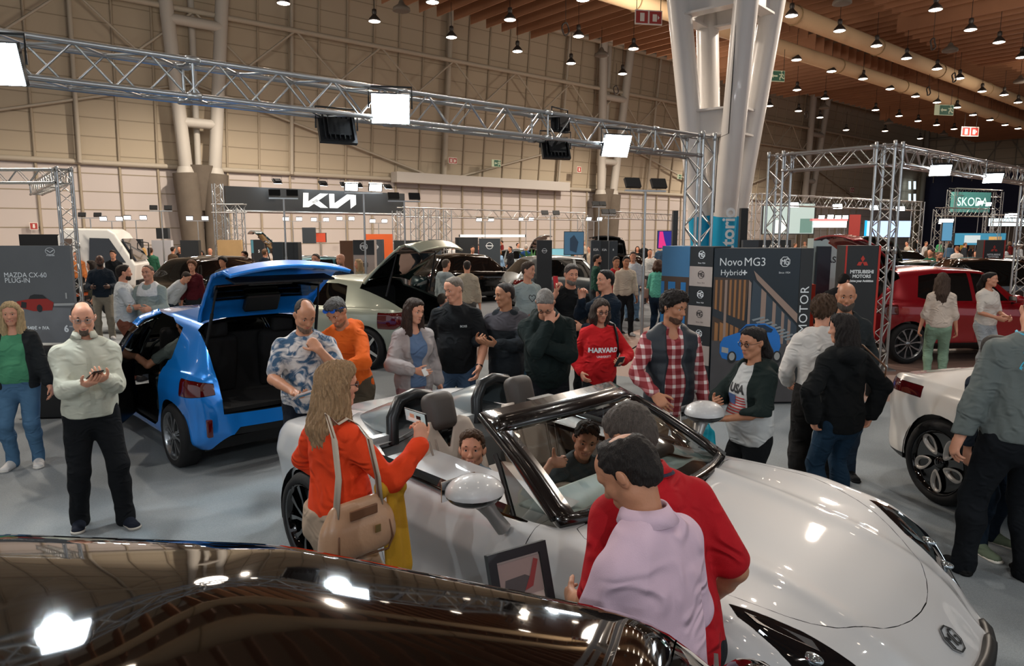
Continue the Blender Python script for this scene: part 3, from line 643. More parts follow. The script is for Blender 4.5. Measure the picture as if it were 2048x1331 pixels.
while z < 20.5:                                                  # horizontal joints of the sheets
    o = slope(z)+0.012; B.add([wpt(-8, z, o), wpt(95, z, o), wpt(95, z+0.045, o), wpt(-8, z+0.045, o)], [(0, 1, 2, 3)]); z += 0.84
B.build('trim_1', M_RIB, kind='structure')
B = MB()
ts = [1/1.645*WC+0.3228*WC*(i/18.0) for i in range(-27, 45)]
for Y in ts:                                                     # light vertical ribs
    for z0, z1 in ((0, 5.5), (5.5, 20)):
        B.tube(wpt(Y, z0, slope(z0)+0.05), wpt(Y, z1, slope(z1)+0.05), 0.065, n=6, caps=False)
B.build('trim_2', mat('rib_beige', '#a89b86', 0.7), kind='structure')
B = MB()                                                         # rails and lattice on the upper wall
B.tube(wpt(-8, 5.55, 0.15), wpt(95, 5.55, 0.15), 0.13, n=8, caps=False)
for z, r_ in ((12.75, 0.14), (15.9, 0.16), (10.6, 0.07)):
    B.tube(wpt(-8, z, slope(z)+0.9), wpt(95, z, slope(z)+0.9), r_, n=8, caps=False)
step = 0.3228*WC/12
for i in range(-18, 28):
    Y = 1/1.645*WC+step*i
    a, b = (10.6, 12.75) if i % 2 else (12.75, 10.6)
    B.tube(wpt(Y, a, slope(a)+0.9), wpt(Y+step, b, slope(b)+0.9), 0.06, n=6, caps=False)
    a, b = (b, a); 
step *= 2
for i in range(-3, 5):
    Y = 1/1.645*WC+step*3*i
    if i % 2: B.tube(wpt(Y, 5.6, 0.3), wpt(Y+step*3, 9.6, 0.7), 0.07, n=6, caps=False)
    else: B.tube(wpt(Y, 9.6, 0.7), wpt(Y+step*3, 5.6, 0.3), 0.07, n=6, caps=False)
for i in (-3, 3, 9, -1, 1, 5, 7):
    Y = 1/1.645*WC+step*i; B.tube(wpt(Y, 5.5, 0.35), wpt(Y, 20, 1.9), 0.17 if i % 3 == 0 else 0.10, n=8, caps=False)
B.build('trim_3', mat('rail_steel', '#b2a998', 0.6), kind='structure')
# V-shaped wall columns: concrete foot, two steel tubes, bars between them
M_CONC = mat('concrete', '#665d52', 0.9, bump=0.4, bscale=9, vary=0.18, vscale=2.5)
def wall_column(Y):
    r_ = empty('wall_column', wpt(Y, 0, 1.2)); r_['kind'] = 'structure'
    T = Matrix.Translation(-r_.location)
    def pt(s, z, o=1.2): return wpt(Y, z, o)+WD*s-r_.location
    for s in (-1, 1):
        b = MB(); b.tube(pt(0.45*s, 0, 1.2), pt(0.72*s, 5.2, 1.2), 0.50, 0.60, n=12); b.build('foot', M_CONC, r_)
        b = MB(); b.tube(pt(0.66*s, 5.15, 1.2), pt(1.8*s, 20, 2.3), 0.31, n=14); b.lathe([(0.46, 5.1), (0.36, 5.5)], pt(0.69*s, 0, 1.2), 14); b.build('tube', M_STEEL, r_)
    for z, o in ((7.6, 1.4), (12.2, 1.8), (16.2, 2.1)):
        q = 0.66+1.14*(z-5.15)/14.85; b = MB(); b.tube(pt(-q, z, o), pt(q, z, o), 0.24, n=10); b.build('crossbar', M_STEEL, r_)
    b = MB(); b.tube(pt(0, 3.4, 1.0), pt(0, 5.6, 1.0), 0.30, 0.75, n=10); b.build('web', M_CONC, r_)
    b = MB(); b.tube(pt(0, 4.8, 0.8), pt(0.1, 20, 1.3), 0.16, n=8); b.build('strut', M_STEEL, r_)
    return r_
for i, Y in enumerate((1/1.645*WC, 1/1.083*WC, 1/0.80*WC)): wall_column(Y)
# end wall at the far corner, dark blue lower down
EY = WC/0.635; C0 = wpt(EY, 0)
def ept(s, z, o=0.0): return C0+WN*s-WD*o+Vector((0, 0, z))
mesh('wall_end', [ept(0, 0), ept(90, 0), ept(90, 21), ept(0, 21)], [(0, 1, 2, 3)], M_WU, kind='structure')
mesh('wall_end', [ept(.8, 0, .1), ept(90, 0, .1), ept(90, 9.6, .1), ept(.8, 9.6, .1)], [(0, 1, 2, 3)], mat('dark_blue_wall', '#2b2e48', 0.8), kind='structure')
mesh('wall_end', [ept(9, 0, .2), ept(90, 0, .2), ept(90, 3.6, .2), ept(9, 3.6, .2)], [(0, 1, 2, 3)], mat('beige_dado', '#7d7268', 0.8), kind='structure')
B = MB()
for z in (10.2, 14.2): B.tube(ept(0, z, .5), ept(90, z, .5), 0.16, n=6, caps=False)
for i in range(0, 40): B.tube(ept(i*2.2, 8.7, .2), ept(i*2.2, 20, .2), 0.06, n=5, caps=False)
for z in (9.5, 11.2, 12.4, 13.3, 15.2, 16.2): B.tube(ept(0, z, .1), ept(90, z, .1), 0.03, n=4, caps=False)
for i in range(0, 16): B.tube(ept(i*2.5, 10.2 if i % 2 else 14.2, .5), ept(i*2.5+2.5, 14.2 if i % 2 else 10.2, .5), 0.07, n=5, caps=False)
for s in (1.2, 14.0): B.tube(ept(s, 0, .8), ept(s, 20, .8), 0.32, n=10, caps=False)
B.build('trim_4', mat('far_steel', '#918a7c', 0.6), kind='structure')
for px in (1802, 1812):
    for py in (363, 388):
        q = [wall_at(px, py+16, .9), wall_at(px+5, py+16, .9), wall_at(px+5, py, .9), wall_at(px, py, .9)]
        mesh('window_1', q, [(0, 1, 2, 3)], glow('daylight_window', '#d5e6f0', 1.2), kind='structure')
# roof above the baffles
M_ROOF = mat('roof_sheet', '#6e5f50', 0.85, vary=0.1, vscale=0.3)
mesh('ceiling', [(-80, -20, 18.5), (130, -20, 18.5), (130, 140, 18.5), (-80, 140, 18.5)], [(0, 1, 2, 3)], M_ROOF, kind='structure')
def cpt(c, Y, z, s=0.0):
    """a point of the line X = 1.2 Y - c (parallel to the wall), moved s metres across the hall"""
    return Vector((1.2*Y-c, Y, z))+WN*s
# timber baffles, hung in bays across the hall; every blade runs across it
M_WOOD = mat('baffle_timber', '#93684b', 0.6, vary=0.20, vscale=0.7, bump=0.15, bscale=14)
BZ = 12.0; nb = 0
def baffle_bay(s0, s1, t0, t1, z, gap, depth, tilt=0.0):
    """blades from s0 to s1 metres off the wall line, at every gap along the wall from t0 to t1"""
    b = MB(); t = t0; i = 0
    while t < t1:
        a = Vector((-WC, 0, 0))+Vector((1.2, 1, 0))*t+WN*s0; e = Vector((-WC, 0, 0))+Vector((1.2, 1, 0))*t+WN*s1
        R = Matrix.Rotation(math.atan2(WN.y, WN.x), 3, 'Z'); c = (a+e)/2
        b.box((c.x, c.y, z-depth/2), ((e-a).length, 0.05, depth), R); t += gap; i += 1
    o = b.build('trim_5', M_WOOD, kind='structure'); return o
# bays: edge staggered like steps
for k, (t0, t1) in enumerate(((12, 30), (30, 38), (38, 46), (46, 54), (54, 62), (62, 72), (72, 88))):
    for j, (s0, s1) in enumerate(((9.8, 18.2), (22.4, 33.5), (34.5, 50))):
        baffle_bay(s0+(0.5 if k % 2 else 0), s1, t0+0.15, t1-0.15, BZ+(0.45 if k % 2 else 0.0)+1.1, 0.62, 0.85)
for k, (t0, t1) in enumerate(((12, 30), (30, 46), (46, 62), (62, 86))):
    baffle_bay(18.5, 22.2, t0, t1, BZ+1.9, 0.62, 0.5)
# fabric air ducts
M_DUCT = mat('duct_fabric', '#cdb08a', 0.8, bump=0.1, bscale=3)
def duct(s, z, r_, t0, t1, label):
    a = Vector((-WC, 0, z))+Vector((1.2, 1, 0))*t0+WN*s; e = Vector((-WC, 0, z))+Vector((1.2, 1, 0))*t1+WN*s
    o = empty('air_duct', a, 0, label, 'air duct'); b = MB(); d = (e-a); n = int(d.length/3)
    b.path([d*(i/n) for i in range(n+1)], r_, 14); b.build('tube', M_DUCT, o)
    for i in range(0, 14):
        q = MB(); p = d*((i+0.5)/14); q.path([p+Vector((WN.x*math.cos(u)*(r_+.02), WN.y*math.cos(u)*(r_+.02), math.sin(u)*(r_+.02))) for u in [2*PI*j/16 for j in range(16)]], 0.03, 5, closed=True); q.build('hoop', mat('duct_hoop', '#9d8560', 0.6), o)
    return o
duct(19.1, 11.35, 0.36, 14, 90, 'long round beige fabric air duct nearer the grid wall, below the timber baffles')
duct(21.1, 11.95, 0.40, 14, 90, 'long round beige fabric air duct farther out from the grid wall, partly above baffles')
# ------------------------------------------------------------------ big four-legged column
cc = at(1434, 800); cc = Vector((cc.x/cc.y*18.6, 18.6, 0))
cc = Vector((aty(1432, 500, 18.6).x, 18.6, 0))
col = empty('steel_column', cc); col['kind'] = 'structure'
M_BLUE = mat('banner_blue', '#0a98c2', 0.45); M_WHITEP = mat('column_white', '#d3cfca', 0.35, coat=0.4)
def spread(z): return 0.45+(z-2.6)*0.136
for i, (dx, dy) in enumerate(((-1, 0), (1, 0), (0.12, -1), (-0.12, 1))):
    b = MB(); b.tube((dx*spread(0), dy*spread(0), 0), (dx*spread(18), dy*spread(18), 18), 0.29, n=24); tb = b.build('tube', M_WHITEP, col)
    a = Vector((dx*spread(0), dy*spread(0), 0)); e = Vector((dx*spread(2.72), dy*spread(2.72), 2.72))
    b = MB(); b.tube(a, e, 0.297, n=24, caps=False); b.build('wrap', M_BLUE, tb)
for z, w in ((5.05, 0.72), (7.9, 0.5), (12.0, 0.6)):
    s = spread(z); P4 = [(-s, 0), (0.12*s, -s), (s, 0), (-0.12*s, s)]
    for i in range(4):
        a = Vector((*P4[i], z)); e = Vector((*P4[(i+1) % 4], z)); d = (e-a); R = Matrix.Rotation(math.atan2(d.y, d.x), 3, 'Z'); c = (a+e)/2
        b = MB(); b.box(c, (d.length-0.35, 0.08, w*0.86), R); b.box(c+Vector((0, 0, w*0.43)), (d.length-0.2, 0.34, 0.05), R); b.box(c-Vector((0, 0, w*0.43)), (d.length-0.2, 0.34, 0.05), R)
        b.build('crossbeam', M_WHITEP, col)
b = MB(); b.path([(-0.05-0.3, -0.9, 2.8), (-0.05-0.28, -0.95, 4.6), (-.1, -1.0, 4.7), (-0.1, -1.3, 7.9)], 0.012, 5); b.build('cable', M_BLACK, col)
write('exploratorio', 0.46, cc+Vector((0.06, -0.81, 1.75)), (0, 0, 1), (-1, 0, 0), mat('white_ink', '#e8eef0', 0.5), None, 'wall_lettering', bold=0.012)
bpy.data.objects['wall_lettering'].parent = col; bpy.data.objects['wall_lettering'].location = -cc
# ------------------------------------------------------------------ pendant lamps under the baffles
M_LAMPB = mat('lamp_housing', '#3a3633', 0.5, 0.4); M_LAMPG = glow('lamp_glow', '#ffe9d2', 14)
def pendant(loc, k=1.0):
    o = empty('pendant_lamp', loc); b = MB()
    b.lathe([(0.03, 0.5), (0.09, 0.47), (0.10, 0.32), (0.07, 0.29), (0.11, 0.22), (0.22, 0.10), (0.27, 0.0), (0.26, 0.0), (0.2, 0.08)], (0, 0, 0), 14); sh = b.build('shade', M_LAMPB, o)
    b = MB(); b.lathe([(0.0, 0.05), (0.14, 0.035), (0.235, 0.0), (0.12, -0.035), (0, -0.045)], (0, 0, 0), 14); b.build('diffuser', M_LAMPG, sh)
    b = MB(); b.tube((0, 0, 0.5), (0, 0, 1.5), 0.012, n=5); b.build('cord', M_BLACK, o)
    return o
proto = None; lampz = 10.9
rows = [((567, 7), (749, 43), (903, 75), (1035, 103), (1142, 127), (1245, 148), (1539, 212), (1597, 222), (1692, 260), (1770, 262), (1840, 277)),
 ((865, 5), (1020, 40), (1157, 73), (1267, 98), (1370, 125), (1530, 165), (1594, 180), (1650, 197), (1640, 235), (1751, 220), (1798, 232), (1836, 242), (1873, 250), (1908, 258)),
 ((1166, 0), (1583, 32), (1679, 62), (1753, 92), (1813, 117), (1874, 138), (1919, 157), (1964, 183), (2008, 190), (2036, 205)),
 ((1593, 120), (1663, 143), (1726, 158), (1780, 178), (1831, 193), (1874, 205), (1914, 215), (1946, 230), (1980, 240), (2010, 250), (2036, 257)),
 ((1871, 20), (1941, 60), (1998, 85), (2043, 115))]
rn = ('in the row nearest the grid wall', 'in the second row out from the grid wall', 'in the row above the double ducts', 'in the row along the lower duct', 'in the row farthest from the grid wall')
M_CABLE = mat('cable_coil', '#2d2622', 0.6)
for ri, row in enumerate(rows):
    for i, (px, py) in enumerate(row):
        p = at(px, py, lampz)
        if proto is None: o = pendant(p); proto = o
        else: o = clone(proto, p)
        o['label'] = 'lit bell-shaped pendant lamp '+rn[ri]; o['category'] = 'lamp'; o['group'] = 'bell lamps '+rn[ri]
for i, (lx, ly) in enumerate([(a, b_) for a in (-17, -12.5, -8, -3.5, 1, 5.5, 10) for b_ in (-6, -1, 4, 9, 14, 19)]):
    if ly > abs(lx)*.5+10 and ly > 13: continue
    o = clone(proto, (lx+.4*(i % 3), ly, lampz)); o['label'] = 'lit bell-shaped pendant lamp high above the camera'; o['category'] = 'lamp'; o['group'] = 'bell lamps above the near stand'
# grey bell loudspeakers hung between the lamps
spk = None
for i, (px, py) in enumerate(((803, 22), (1203, 112), (1684, 8), (1900, 103), (2040, 165), (1648, 217), (1777, 247), (1887, 270))):
    p = at(px, py, 11.1)
    if spk is None:
        spk = empty('ceiling_loudspeaker', p); b = MB(); b.lathe([(0.05, 0.42), (0.10, 0.36), (0.14, 0.25), (0.34, 0.12), (0.36, 0.0), (0.3, -0.02), (0, -0.02)], n=12); b.build('housing', mat('speaker_grey', '#5f574e', 0.7), spk)
        b = MB(); b.tube((0, 0, 0.4), (0, 0, 1.4), 0.012, n=5); b.build('cord', M_BLACK, spk); o = spk
    else: o = clone(spk, p)
    o['label'] = 'grey unlit bell-shaped ceiling loudspeaker hanging among the pendant lamps'; o['category'] = 'loudspeaker'; o['group'] = 'bell loudspeakers under the baffles'
for i, (px, py) in enumerate(((1131, 58), (1857, 182), (1471, 138), (1866, 88), (1908, 155), (1232, 180), (1526, 203), (1613, 230))):
    p = at(px, py, 10.6); o = empty('cable_coil', p, 0.5, 'dark coil of cable hanging from the baffles between pendant lamps', 'cable coil', 'cable coils under the baffles')
    b = MB(); b.path([(0.17*math.cos(a), 0.03*math.sin(3*a), 0.24*math.sin(a)) for a in [2*PI*j/14 for j in range(14)]], 0.035, 6, closed=True); b.build('loop', M_CABLE, o)
    b = MB(); b.tube((0, 0, 0.2), (0, 0, 1.5), 0.012, n=5); b.build('cord', M_CABLE, o)
# safety signs
M_SGREEN = mat('sign_green', '#1d5e45', 0.5); M_SRED = mat('sign_red', '#a83a35', 0.5); M_SPALE = mat('sign_pale', '#c9d8b8', 0.5); M_SWHITE = mat('sign_white', '#e6e0d6', 0.5)
def running_man(c, s, right, up, m, par, flip=1):
    bars = [((0, .20), (.03, -.02), .05), ((.03, -.02), (.14, -.12), .045), ((.14, -.12), (.12, -.27), .04), ((.0, -.04), (-.10, -.14), .045), ((-.10, -.14), (-.22, -.16), .04), ((0, .17), (.13, .08), .035), ((.13, .08), (.2, .14), .03), ((0, .17), (-.12, .10), .035), ((-.12, .10), (-.14, -.02), .03)]
    polys = []
    for a, b, w in bars:
        a = Vector((a[0]*flip, a[1], 0)); b = Vector((b[0]*flip, b[1], 0)); n = Vector((-(b-a).y, (b-a).x, 0)).normalized()*w
        polys.append([((p.x)*s, (p.y)*s) for p in (a+n, b+n, b-n, a-n)])
    polys.append([(0.02*flip*s+0.065*s*math.cos(t), 0.31*s+0.065*s*math.sin(t)) for t in [2*PI*i/10 for i in range(10)]])
    return shape(polys, c, right, up, m, par, 'emblem')
def safety_sign(p, right, w, hgt, kind, label, dbl=True):
    o = empty('safety_sign', p, 0, label, 'sign'); r = Vector(right).normalized(); u = Vector((0, 0, 1)); n = r.cross(u)
    rz = math.atan2(r.y, r.x); R = Matrix.Rotation(rz, 3, 'Z')
    MB().box((0, 0, 0), (w, 0.04, hgt), R).build('board', M_SPALE if kind == 'exit' else M_SWHITE, o); e = Vector((0, 0, 0))+n*0.026
    mm = M_SGREEN if kind == 'exit' else M_SRED
    def rect(x0, x1, y0, y1, m, nm='panel', dz=0): return shape([(x0*w, y0*hgt), (x1*w, y0*hgt), (x1*w, y1*hgt), (x0*w, y1*hgt)], e+n*dz, r, u, m, o, nm)
    if kind == 'exit':
        rect(-.24, .48, -.44, .44, mm); running_man(e+r*(w*0.33)+n*.006, hgt*1.3, r, u, M_SPALE, o, -1)
        shape([[(-.20*w, 0), (-.10*w, .2*hgt), (-.10*w, .07*hgt), (.12*w, .07*hgt), (.12*w, -.07*hgt), (-.10*w, -.07*hgt), (-.10*w, -.2*hgt)]], e+n*.006, r, u, M_SPALE, o, 'arrow')
    else:
        rect(-.47, -.03, -.42, .42, mm) if dbl else rect(-.42, .42, -.42, .42, mm)
        if dbl:
            rect(.03, .47, -.42, .42, mm); rect(-.32, -.16, -.3, .28, M_SWHITE, 'symbol', .006); rect(.14, .30, -.28, .22, M_SWHITE, 'symbol', .006)
            shape([[(.40*w, 0), (.33*w, .16*hgt), (.33*w, -.16*hgt)]], e+n*.006, r, u, M_SWHITE, o, 'arrow')
        else:
            rect(-.12, .12, -.1, .28, M_SWHITE, 'symbol', .006); shape([[(0, -.33*hgt), (-.2*w, -.1*hgt), (.2*w, -.1*hgt)]], e+n*.006, r, u, M_SWHITE, o, 'arrow')
    return o
def hung(o, L=1.2, w=0.4):
    for s in (-1, 1):
        b = MB(); b.tube((s*w, 0, 0.2), (s*w, 0, L), 0.012, n=5); b.build('cord', M_BLACK, o)
X_ = Vector((1, 0.18, 0))
hung(safety_sign(at(1297, 35, 9.4), X_, 0.95, 0.46, 'fire', 'red and white double fire safety sign hanging beside the white column')); 
hung(safety_sign(at(1550, 152, 9.6), X_, 0.98, 0.50, 'exit', 'green exit sign with running figure hanging just beyond the white column'))
hung(safety_sign(at(1888, 220, 9.6), X_, 1.30, 0.62, 'exit', 'green exit sign with running figure hanging by the lower duct far off'))
hung(safety_sign(at(1940, 263, 9.0), X_, 1.30, 0.62, 'fire', 'red and white fire sign hanging far off below the ducts'))
for px, py, k, lb, w in ((884, 324, 'fire', 'red double fire sign on the beige grid wall', .62), (970, 329, 'exit', 'green exit sign on the beige grid wall', .75), (1135, 341, 'one', 'small red fire hose sign on the beige grid wall', .42), (1336, 355, 'exit', 'green exit sign on the grid wall behind the stand lights', .6), (1683, 381, 'fire', 'small red sign far along the grid wall', .9), (66, 452, 'one', 'small red sign low on the pale wall', .32)):
    safety_sign(wall_at(px, py, 1.2 if py < 400 else .3), WD, w, w*0.62 if k != 'one' else w, k, lb, k == 'fire')
# grey box beam over the roller door
b = MB(); a = wall_at(778, 358, .6); e = wall_at(1122, 372, .6); d = e-a; b.box((a+e)/2, (d.length, 0.7, 0.62), Matrix.Rotation(math.atan2(WD.y, WD.x), 3, 'Z')); b.build('trim_6', mat('beam_grey', '#b9b5ae', 0.6), kind='structure')
# ------------------------------------------------------------------ aluminium box trusses of the stands
def truss(B, a, b, w=0.29, r=0.024, rb=0.010, bay=0.26, up=(0, 0, 1), plates=True, n=8):
    a = Vector(a); b = Vector(b); d = (b-a).normalized(); u = Vector(up); u = (u-d*u.dot(d)).normalized(); v = d.cross(u); h = w/2; L = (b-a).length
    c = [(u*sx+v*sy)*h for sx, sy in ((1, 1), (1, -1), (-1, -1), (-1, 1))]
    for q in c: B.tube(a+q, b+q, r, n=n, caps=True)
    m = max(1, round(L/bay))
    for i in range(4):
        p, q = c[i], c[(i+1) % 4]; pr = []
        for k in range(m):
            s0, s1 = (p, q) if (k+i) % 2 == 0 else (q, p); B.tube(a+d*(L*k/m)+s0, a+d*(L*(k+1)/m)+s1, rb, n=5, caps=False)
        if plates:
            for t in [x for x in np.arange(0, L+0.01, 2.0)]+[L]: B.tube(a+d*float(t)+p, a+d*float(t)+q, rb*1.3, n=5, caps=False); B.lathe([(r*1.0, -0.06), (r*1.35, -0.05), (r*1.35, 0.05), (r, 0.06)], a+d*float(t)+p, 8, R=d.to_track_quat('Z', 'Y').to_matrix())
def truss_frame(label, posts, beams, group=None, w=0.29, **k):
    """posts: (x, y, top); beams: pairs of points"""
    o = empty('truss_frame', (posts[0][0], posts[0][1], 0), 0, label, 'truss', group); L0 = o.location
    for x, y, zt in posts:
        B = MB(); z0 = 0.01; truss(B, Vector((x, y, z0))-L0, Vector((x, y, zt))-L0, w, up=(WD.x, WD.y, 0), **k); B.box(Vector((x, y, 0.01))-L0, (0.5, 0.5, 0.02)); B.build('post', M_ALU, o)
    for a, b in beams:
        B = MB(); truss(B, Vector(a)-L0, Vector(b)-L0, w, **k); B.build('beam', M_ALU, o)
    return o
tl = lambda Y: Vector((1.2*Y-10.13, Y, 0))
TZ = 3.57
E1 = tl(10.8)
truss_frame('long aluminium box truss crossing the whole left half high above the stand', [(E1.x, E1.y, 3.72)], [((tl(3.6).x, 3.6, TZ), (E1.x-.17, E1.y-.14, TZ))])
g0 = Vector((6.2, 11.8, 0)); g1 = g0+Vector((-.64, .768, 0))*1.93; g2 = Vector((12.2, 16.8, 0))
truss_frame('aluminium truss gate right of the white column, running back along the stand', [(g0.x, g0.y, 3.72), (g1.x, g1.y, 3.72), (g2.x, g2.y, 3.72)],
            [((g0.x-.12, g0.y+.14, TZ), (g1.x+.12, g1.y-.14, TZ)), ((g0.x+.15, g0.y+.13, TZ), (g2.x-.15, g2.y-.13, TZ))])
l0 = Vector((-10.15, 16.2, 0))
truss_frame('aluminium truss arch at the far left behind the grey price board', [(l0.x, l0.y, 3.72)], [((l0.x-.17, l0.y, TZ), (l0.x-5, l0.y+.1, TZ)), ((l0.x-.12, l0.y+.12, TZ), (l0.x-4, l0.y+5, TZ))])
# floodlights clamped to the trusses
M_LED = glow('led_panel', '#e9f6ff', 26); M_LEDS = glow('led_small', '#eef8ff', 22)
def floodlight(loc, target, label, lit=True, size=0.34, group=None, top=None, dim=False):
    o = empty('floodlight', loc, 0, label, 'floodlight', group); d = (Vector(target)-Vector(loc)).normalized(); q = d.to_track_quat('-Z', 'Y').to_matrix()
    b = MB(); w, h = size*1.1, size*0.85
    b.box((0, 0, 0), (w, h, 0.05), q); b.box(q @ Vector((0, 0, 0.045)), (w*0.6, h*0.6, 0.05), q)
    for i in range(7): b.box(q @ Vector(((i-3)*w*0.13, 0, 0.04)), (0.008, h*0.85, 0.06), q)
    hs = b.build('housing', M_DARKMETAL, o)
    b = MB(); b.box(q @ Vector((0, 0, -0.028)), (w*0.97, h*0.96, 0.006), q); b.build('led_face', M_LED if lit else mat('unlit_led', '#5b6061', 0.15), hs)
    b = MB(); s = w*0.56; b.path([q @ Vector((-s, 0, 0)), q @ Vector((-s, 0, 0))+Vector((0, 0, size*0.6)), q @ Vector((s, 0, 0))+Vector((0, 0, size*0.6)), q @ Vector((s, 0, 0))], 0.010, 5); b.build('bracket', M_DARKMETAL, o)
    return o
def on_truss(px, dz, out=0.0):
    u = (px-1024)/1415; Y = 10.13/(1.2-u); return tl(Y)+Vector((0, 0, TZ+dz))+WN*out
floodlight(on_truss(14, -0.10, 0.25), (-2.6, 0.0, 1.6), 'glaring lit floodlight at the left end of the long truss')
floodlight(on_truss(762, -0.06, 0.25), (-0.2, 2.0, 1.4), 'glaring lit floodlight in the middle of the long truss')
floodlight(on_truss(1200, -0.16, 0.25), (3.0, 4.6, 1.2), 'lit floodlight near the right end of the long truss')
floodlight(on_truss(690, -0.26, -0.1), (-6.0, 14.0, 0.5), 'dark floodlight turned away, left of the glaring one in mid truss', False)
floodlight(on_truss(1120, -0.22, -0.1), (-2.0, 16.0, 0.5), 'dark floodlight turned away, hung low beside the right-end floodlight', False)
floodlight(on_truss(1128, 0.10, -0.1), (-3.0, 12.0, 3.4), 'dark floodlight standing upright inside the long truss', False, 0.28)
gd = (g2-g0).normalized()
for t, lb in ((1.6, 'first'), (4.4, 'second')): floodlight(g0+gd*t+Vector((0, 0, TZ-0.16))+WN*.22, g0+gd*t+Vector((-.9, -2.4, .6)), 'lit floodlight on the right-hand gate beam, %s from the white column' % lb, True, 0.30)
# floodlight pairs on thin stands
def light_stand(px, py, Y, lit, label, group=None, gap=0.25, size=0.26, back=False):
    p = aty(px, py, Y); o = empty('light_stand', (p.x, p.y, 0), math.atan2(WD.y, WD.x)*0.5, label, 'light stand', group); z = p.z; size *= .88
    b = MB(); b.tube((0, 0, 0.02), (0, 0, z*0.55), 0.03, n=8); b.tube((0, 0, z*0.5), (0, 0, z-0.05), 0.022, n=8); b.build('pole', M_ALU, o)
    b = MB(); b.box((0, 0, z-0.03), (gap*2+size, 0.05, 0.03)); b.build('crossbar', M_ALU, o)
    for s in (-1, 1):
        b = MB(); b.tube((0, 0, 0.25), (0.35*s, 0.12, 0.015), 0.014, n=6); b.build('foot', M_DARKMETAL, o)
        b = MB(); R = Matrix.Rotation(0.5 if not back else -0.5, 3, 'X')
        b.box((s*gap, 0, z+size*0.35), (size, 0.06, size*0.62), R); h = b.build('lamp_head', M_DARKMETAL, o)
        yy = -0.035 if not back else 0.035
        b = MB(); b.box(Vector((s*gap, 0, z+size*0.35))+R @ Vector((0, yy, 0)), (size*0.86, 0.008, size*0.5), R); b.build('led_face', M_LEDS if lit else mat('unlit_led', '#5b6061', 0.15), h)
    b = MB(); b.tube((0, 0, 0.25), (0, -0.38, 0.015), 0.014, n=6); b.build('foot', M_DARKMETAL, o)
    return o
light_stand(1291, 378, 13.0, False, 'tall light stand with two dark lamp heads left of the white column', gap=0.27, size=0.34, back=True)
light_stand(727, 383, 15.6, True, 'light stand with two bright lamp heads before the black overhead sign', gap=0.26, size=0.34)
light_stand(567, 394, 17.0, False, 'dark-headed light stand before the left half of the black overhead sign', gap=0.20, size=0.30, back=True)
light_stand(808, 400, 19.0, False, 'dark-headed light stand at the right end of the black overhead sign', gap=0.28, size=0.34, back=True)
light_stand(322, 420, 26.0, False, 'light stand with two dark lamp heads above the white truck cab', gap=0.24, size=0.30, back=True)
light_stand(180, 434, 27.0, False, 'light stand with two dark lamp heads left of the white truck cab', gap=0.26, size=0.30, back=True)
for px, py, Y, lb in ((223, 441, 32, 'above the left part of the truck cab'), (271, 439, 32, 'above the right part of the truck cab'), (395, 440, 32, 'beside the concrete column foot'),
                      (585, 441, 36, 'below the left half of the black overhead sign'), (640, 442, 38, 'below the white letters of the overhead sign'), (691, 440, 38, 'left of the tall pole below the overhead sign'), (757, 445, 38, 'above the orange panel'),
                      (970, 442, 36, 'above the parked cars in the middle'), (1188, 441, 38, 'before the far wall column'), (1052, 441, 42, 'thin one right of the middle pair')):
    light_stand(px, py, Y, True, 'lit twin-head stand against the pale wall, '+lb, 'lit twin-head stands along the wall', gap=0.32, size=0.34)
light_stand(1101, 430, 30, False, 'dark twin-head light stand left of the far wall column', gap=0.26, size=0.34, back=True)
light_stand(1198, 412, 26, False, 'twin-head light stand just before the far wall column, heads tipped', gap=0.14, size=0.3, back=True)
light_stand(1217, 428, 25, False, 'twin-head light stand right of the far wall column', gap=0.14, size=0.3, back=True)
# overhead sign
def board(name, p0, p1, z0, z1, m, label, cat='sign', thick=0.06, **k):
    """upright board from ground point p0 to p1, its face towards the camera side"""
    p0 = Vector((p0[0], p0[1], 0)); p1 = Vector((p1[0], p1[1], 0)); o = empty(name, ((p0.x+p1.x)/2, (p0.y+p1.y)/2, 0), 0, label, cat, k.get('group')); d = (p1-p0); L = d.length; r = d.normalized(); n = r.cross(Vector((0, 0, 1)))
    b = MB(); b.box((-n.x*thick/2, -n.y*thick/2, (z0+z1)/2), (L, thick, z1-z0), Matrix.Rotation(math.atan2(d.y, d.x), 3, 'Z')); b.build('panel', m, o)
    fr = dict(o=o, r=r, n=n, L=L, c=Vector((0, 0, (z0+z1)/2)), h=z1-z0, u=Vector((0, 0, 1)), z0=z0)
    def P(x, z, off=0.004): return fr['r']*(x-0.5)*L+Vector((0, 0, z0+(z1-z0)*z))+n*off
    fr['P'] = P; return fr
def on(fr, s, size, x, z, m, **k): return write(s, size, fr['P'](x, z), fr['r'], fr['u'], m, fr['o'], **k)
def patch(fr, poly, m, name='patch', off=0.004):
    """polygon in the board's own 0..1 coordinates"""
    if not isinstance(poly[0][0], (list, tuple)): poly = [poly]
    V = []; Fs = []
    for p in poly: Fs.append(tuple(range(len(V), len(V)+len(p)))); V += [fr['P'](a, b, off) for a, b in p]
    return mesh(name, V, Fs, m, fr['o'])
INK = mat('white_ink', '#e8eef0', 0.5); INKD = mat('dark_ink', '#1c1e20', 0.5)
M_BOARD = mat('board_black', '#26292b', 0.45); M_BOARD2 = mat('board_slate', '#3a4147', 0.5)
a_ = aty(453, 420, 27); e_ = aty(810, 425, 32.3)
ks = board('overhead_sign', a_, e_, 3.17, 4.06, M_BOARD, 'long black overhead sign with angular white letters below the grid wall', thick=0.25)
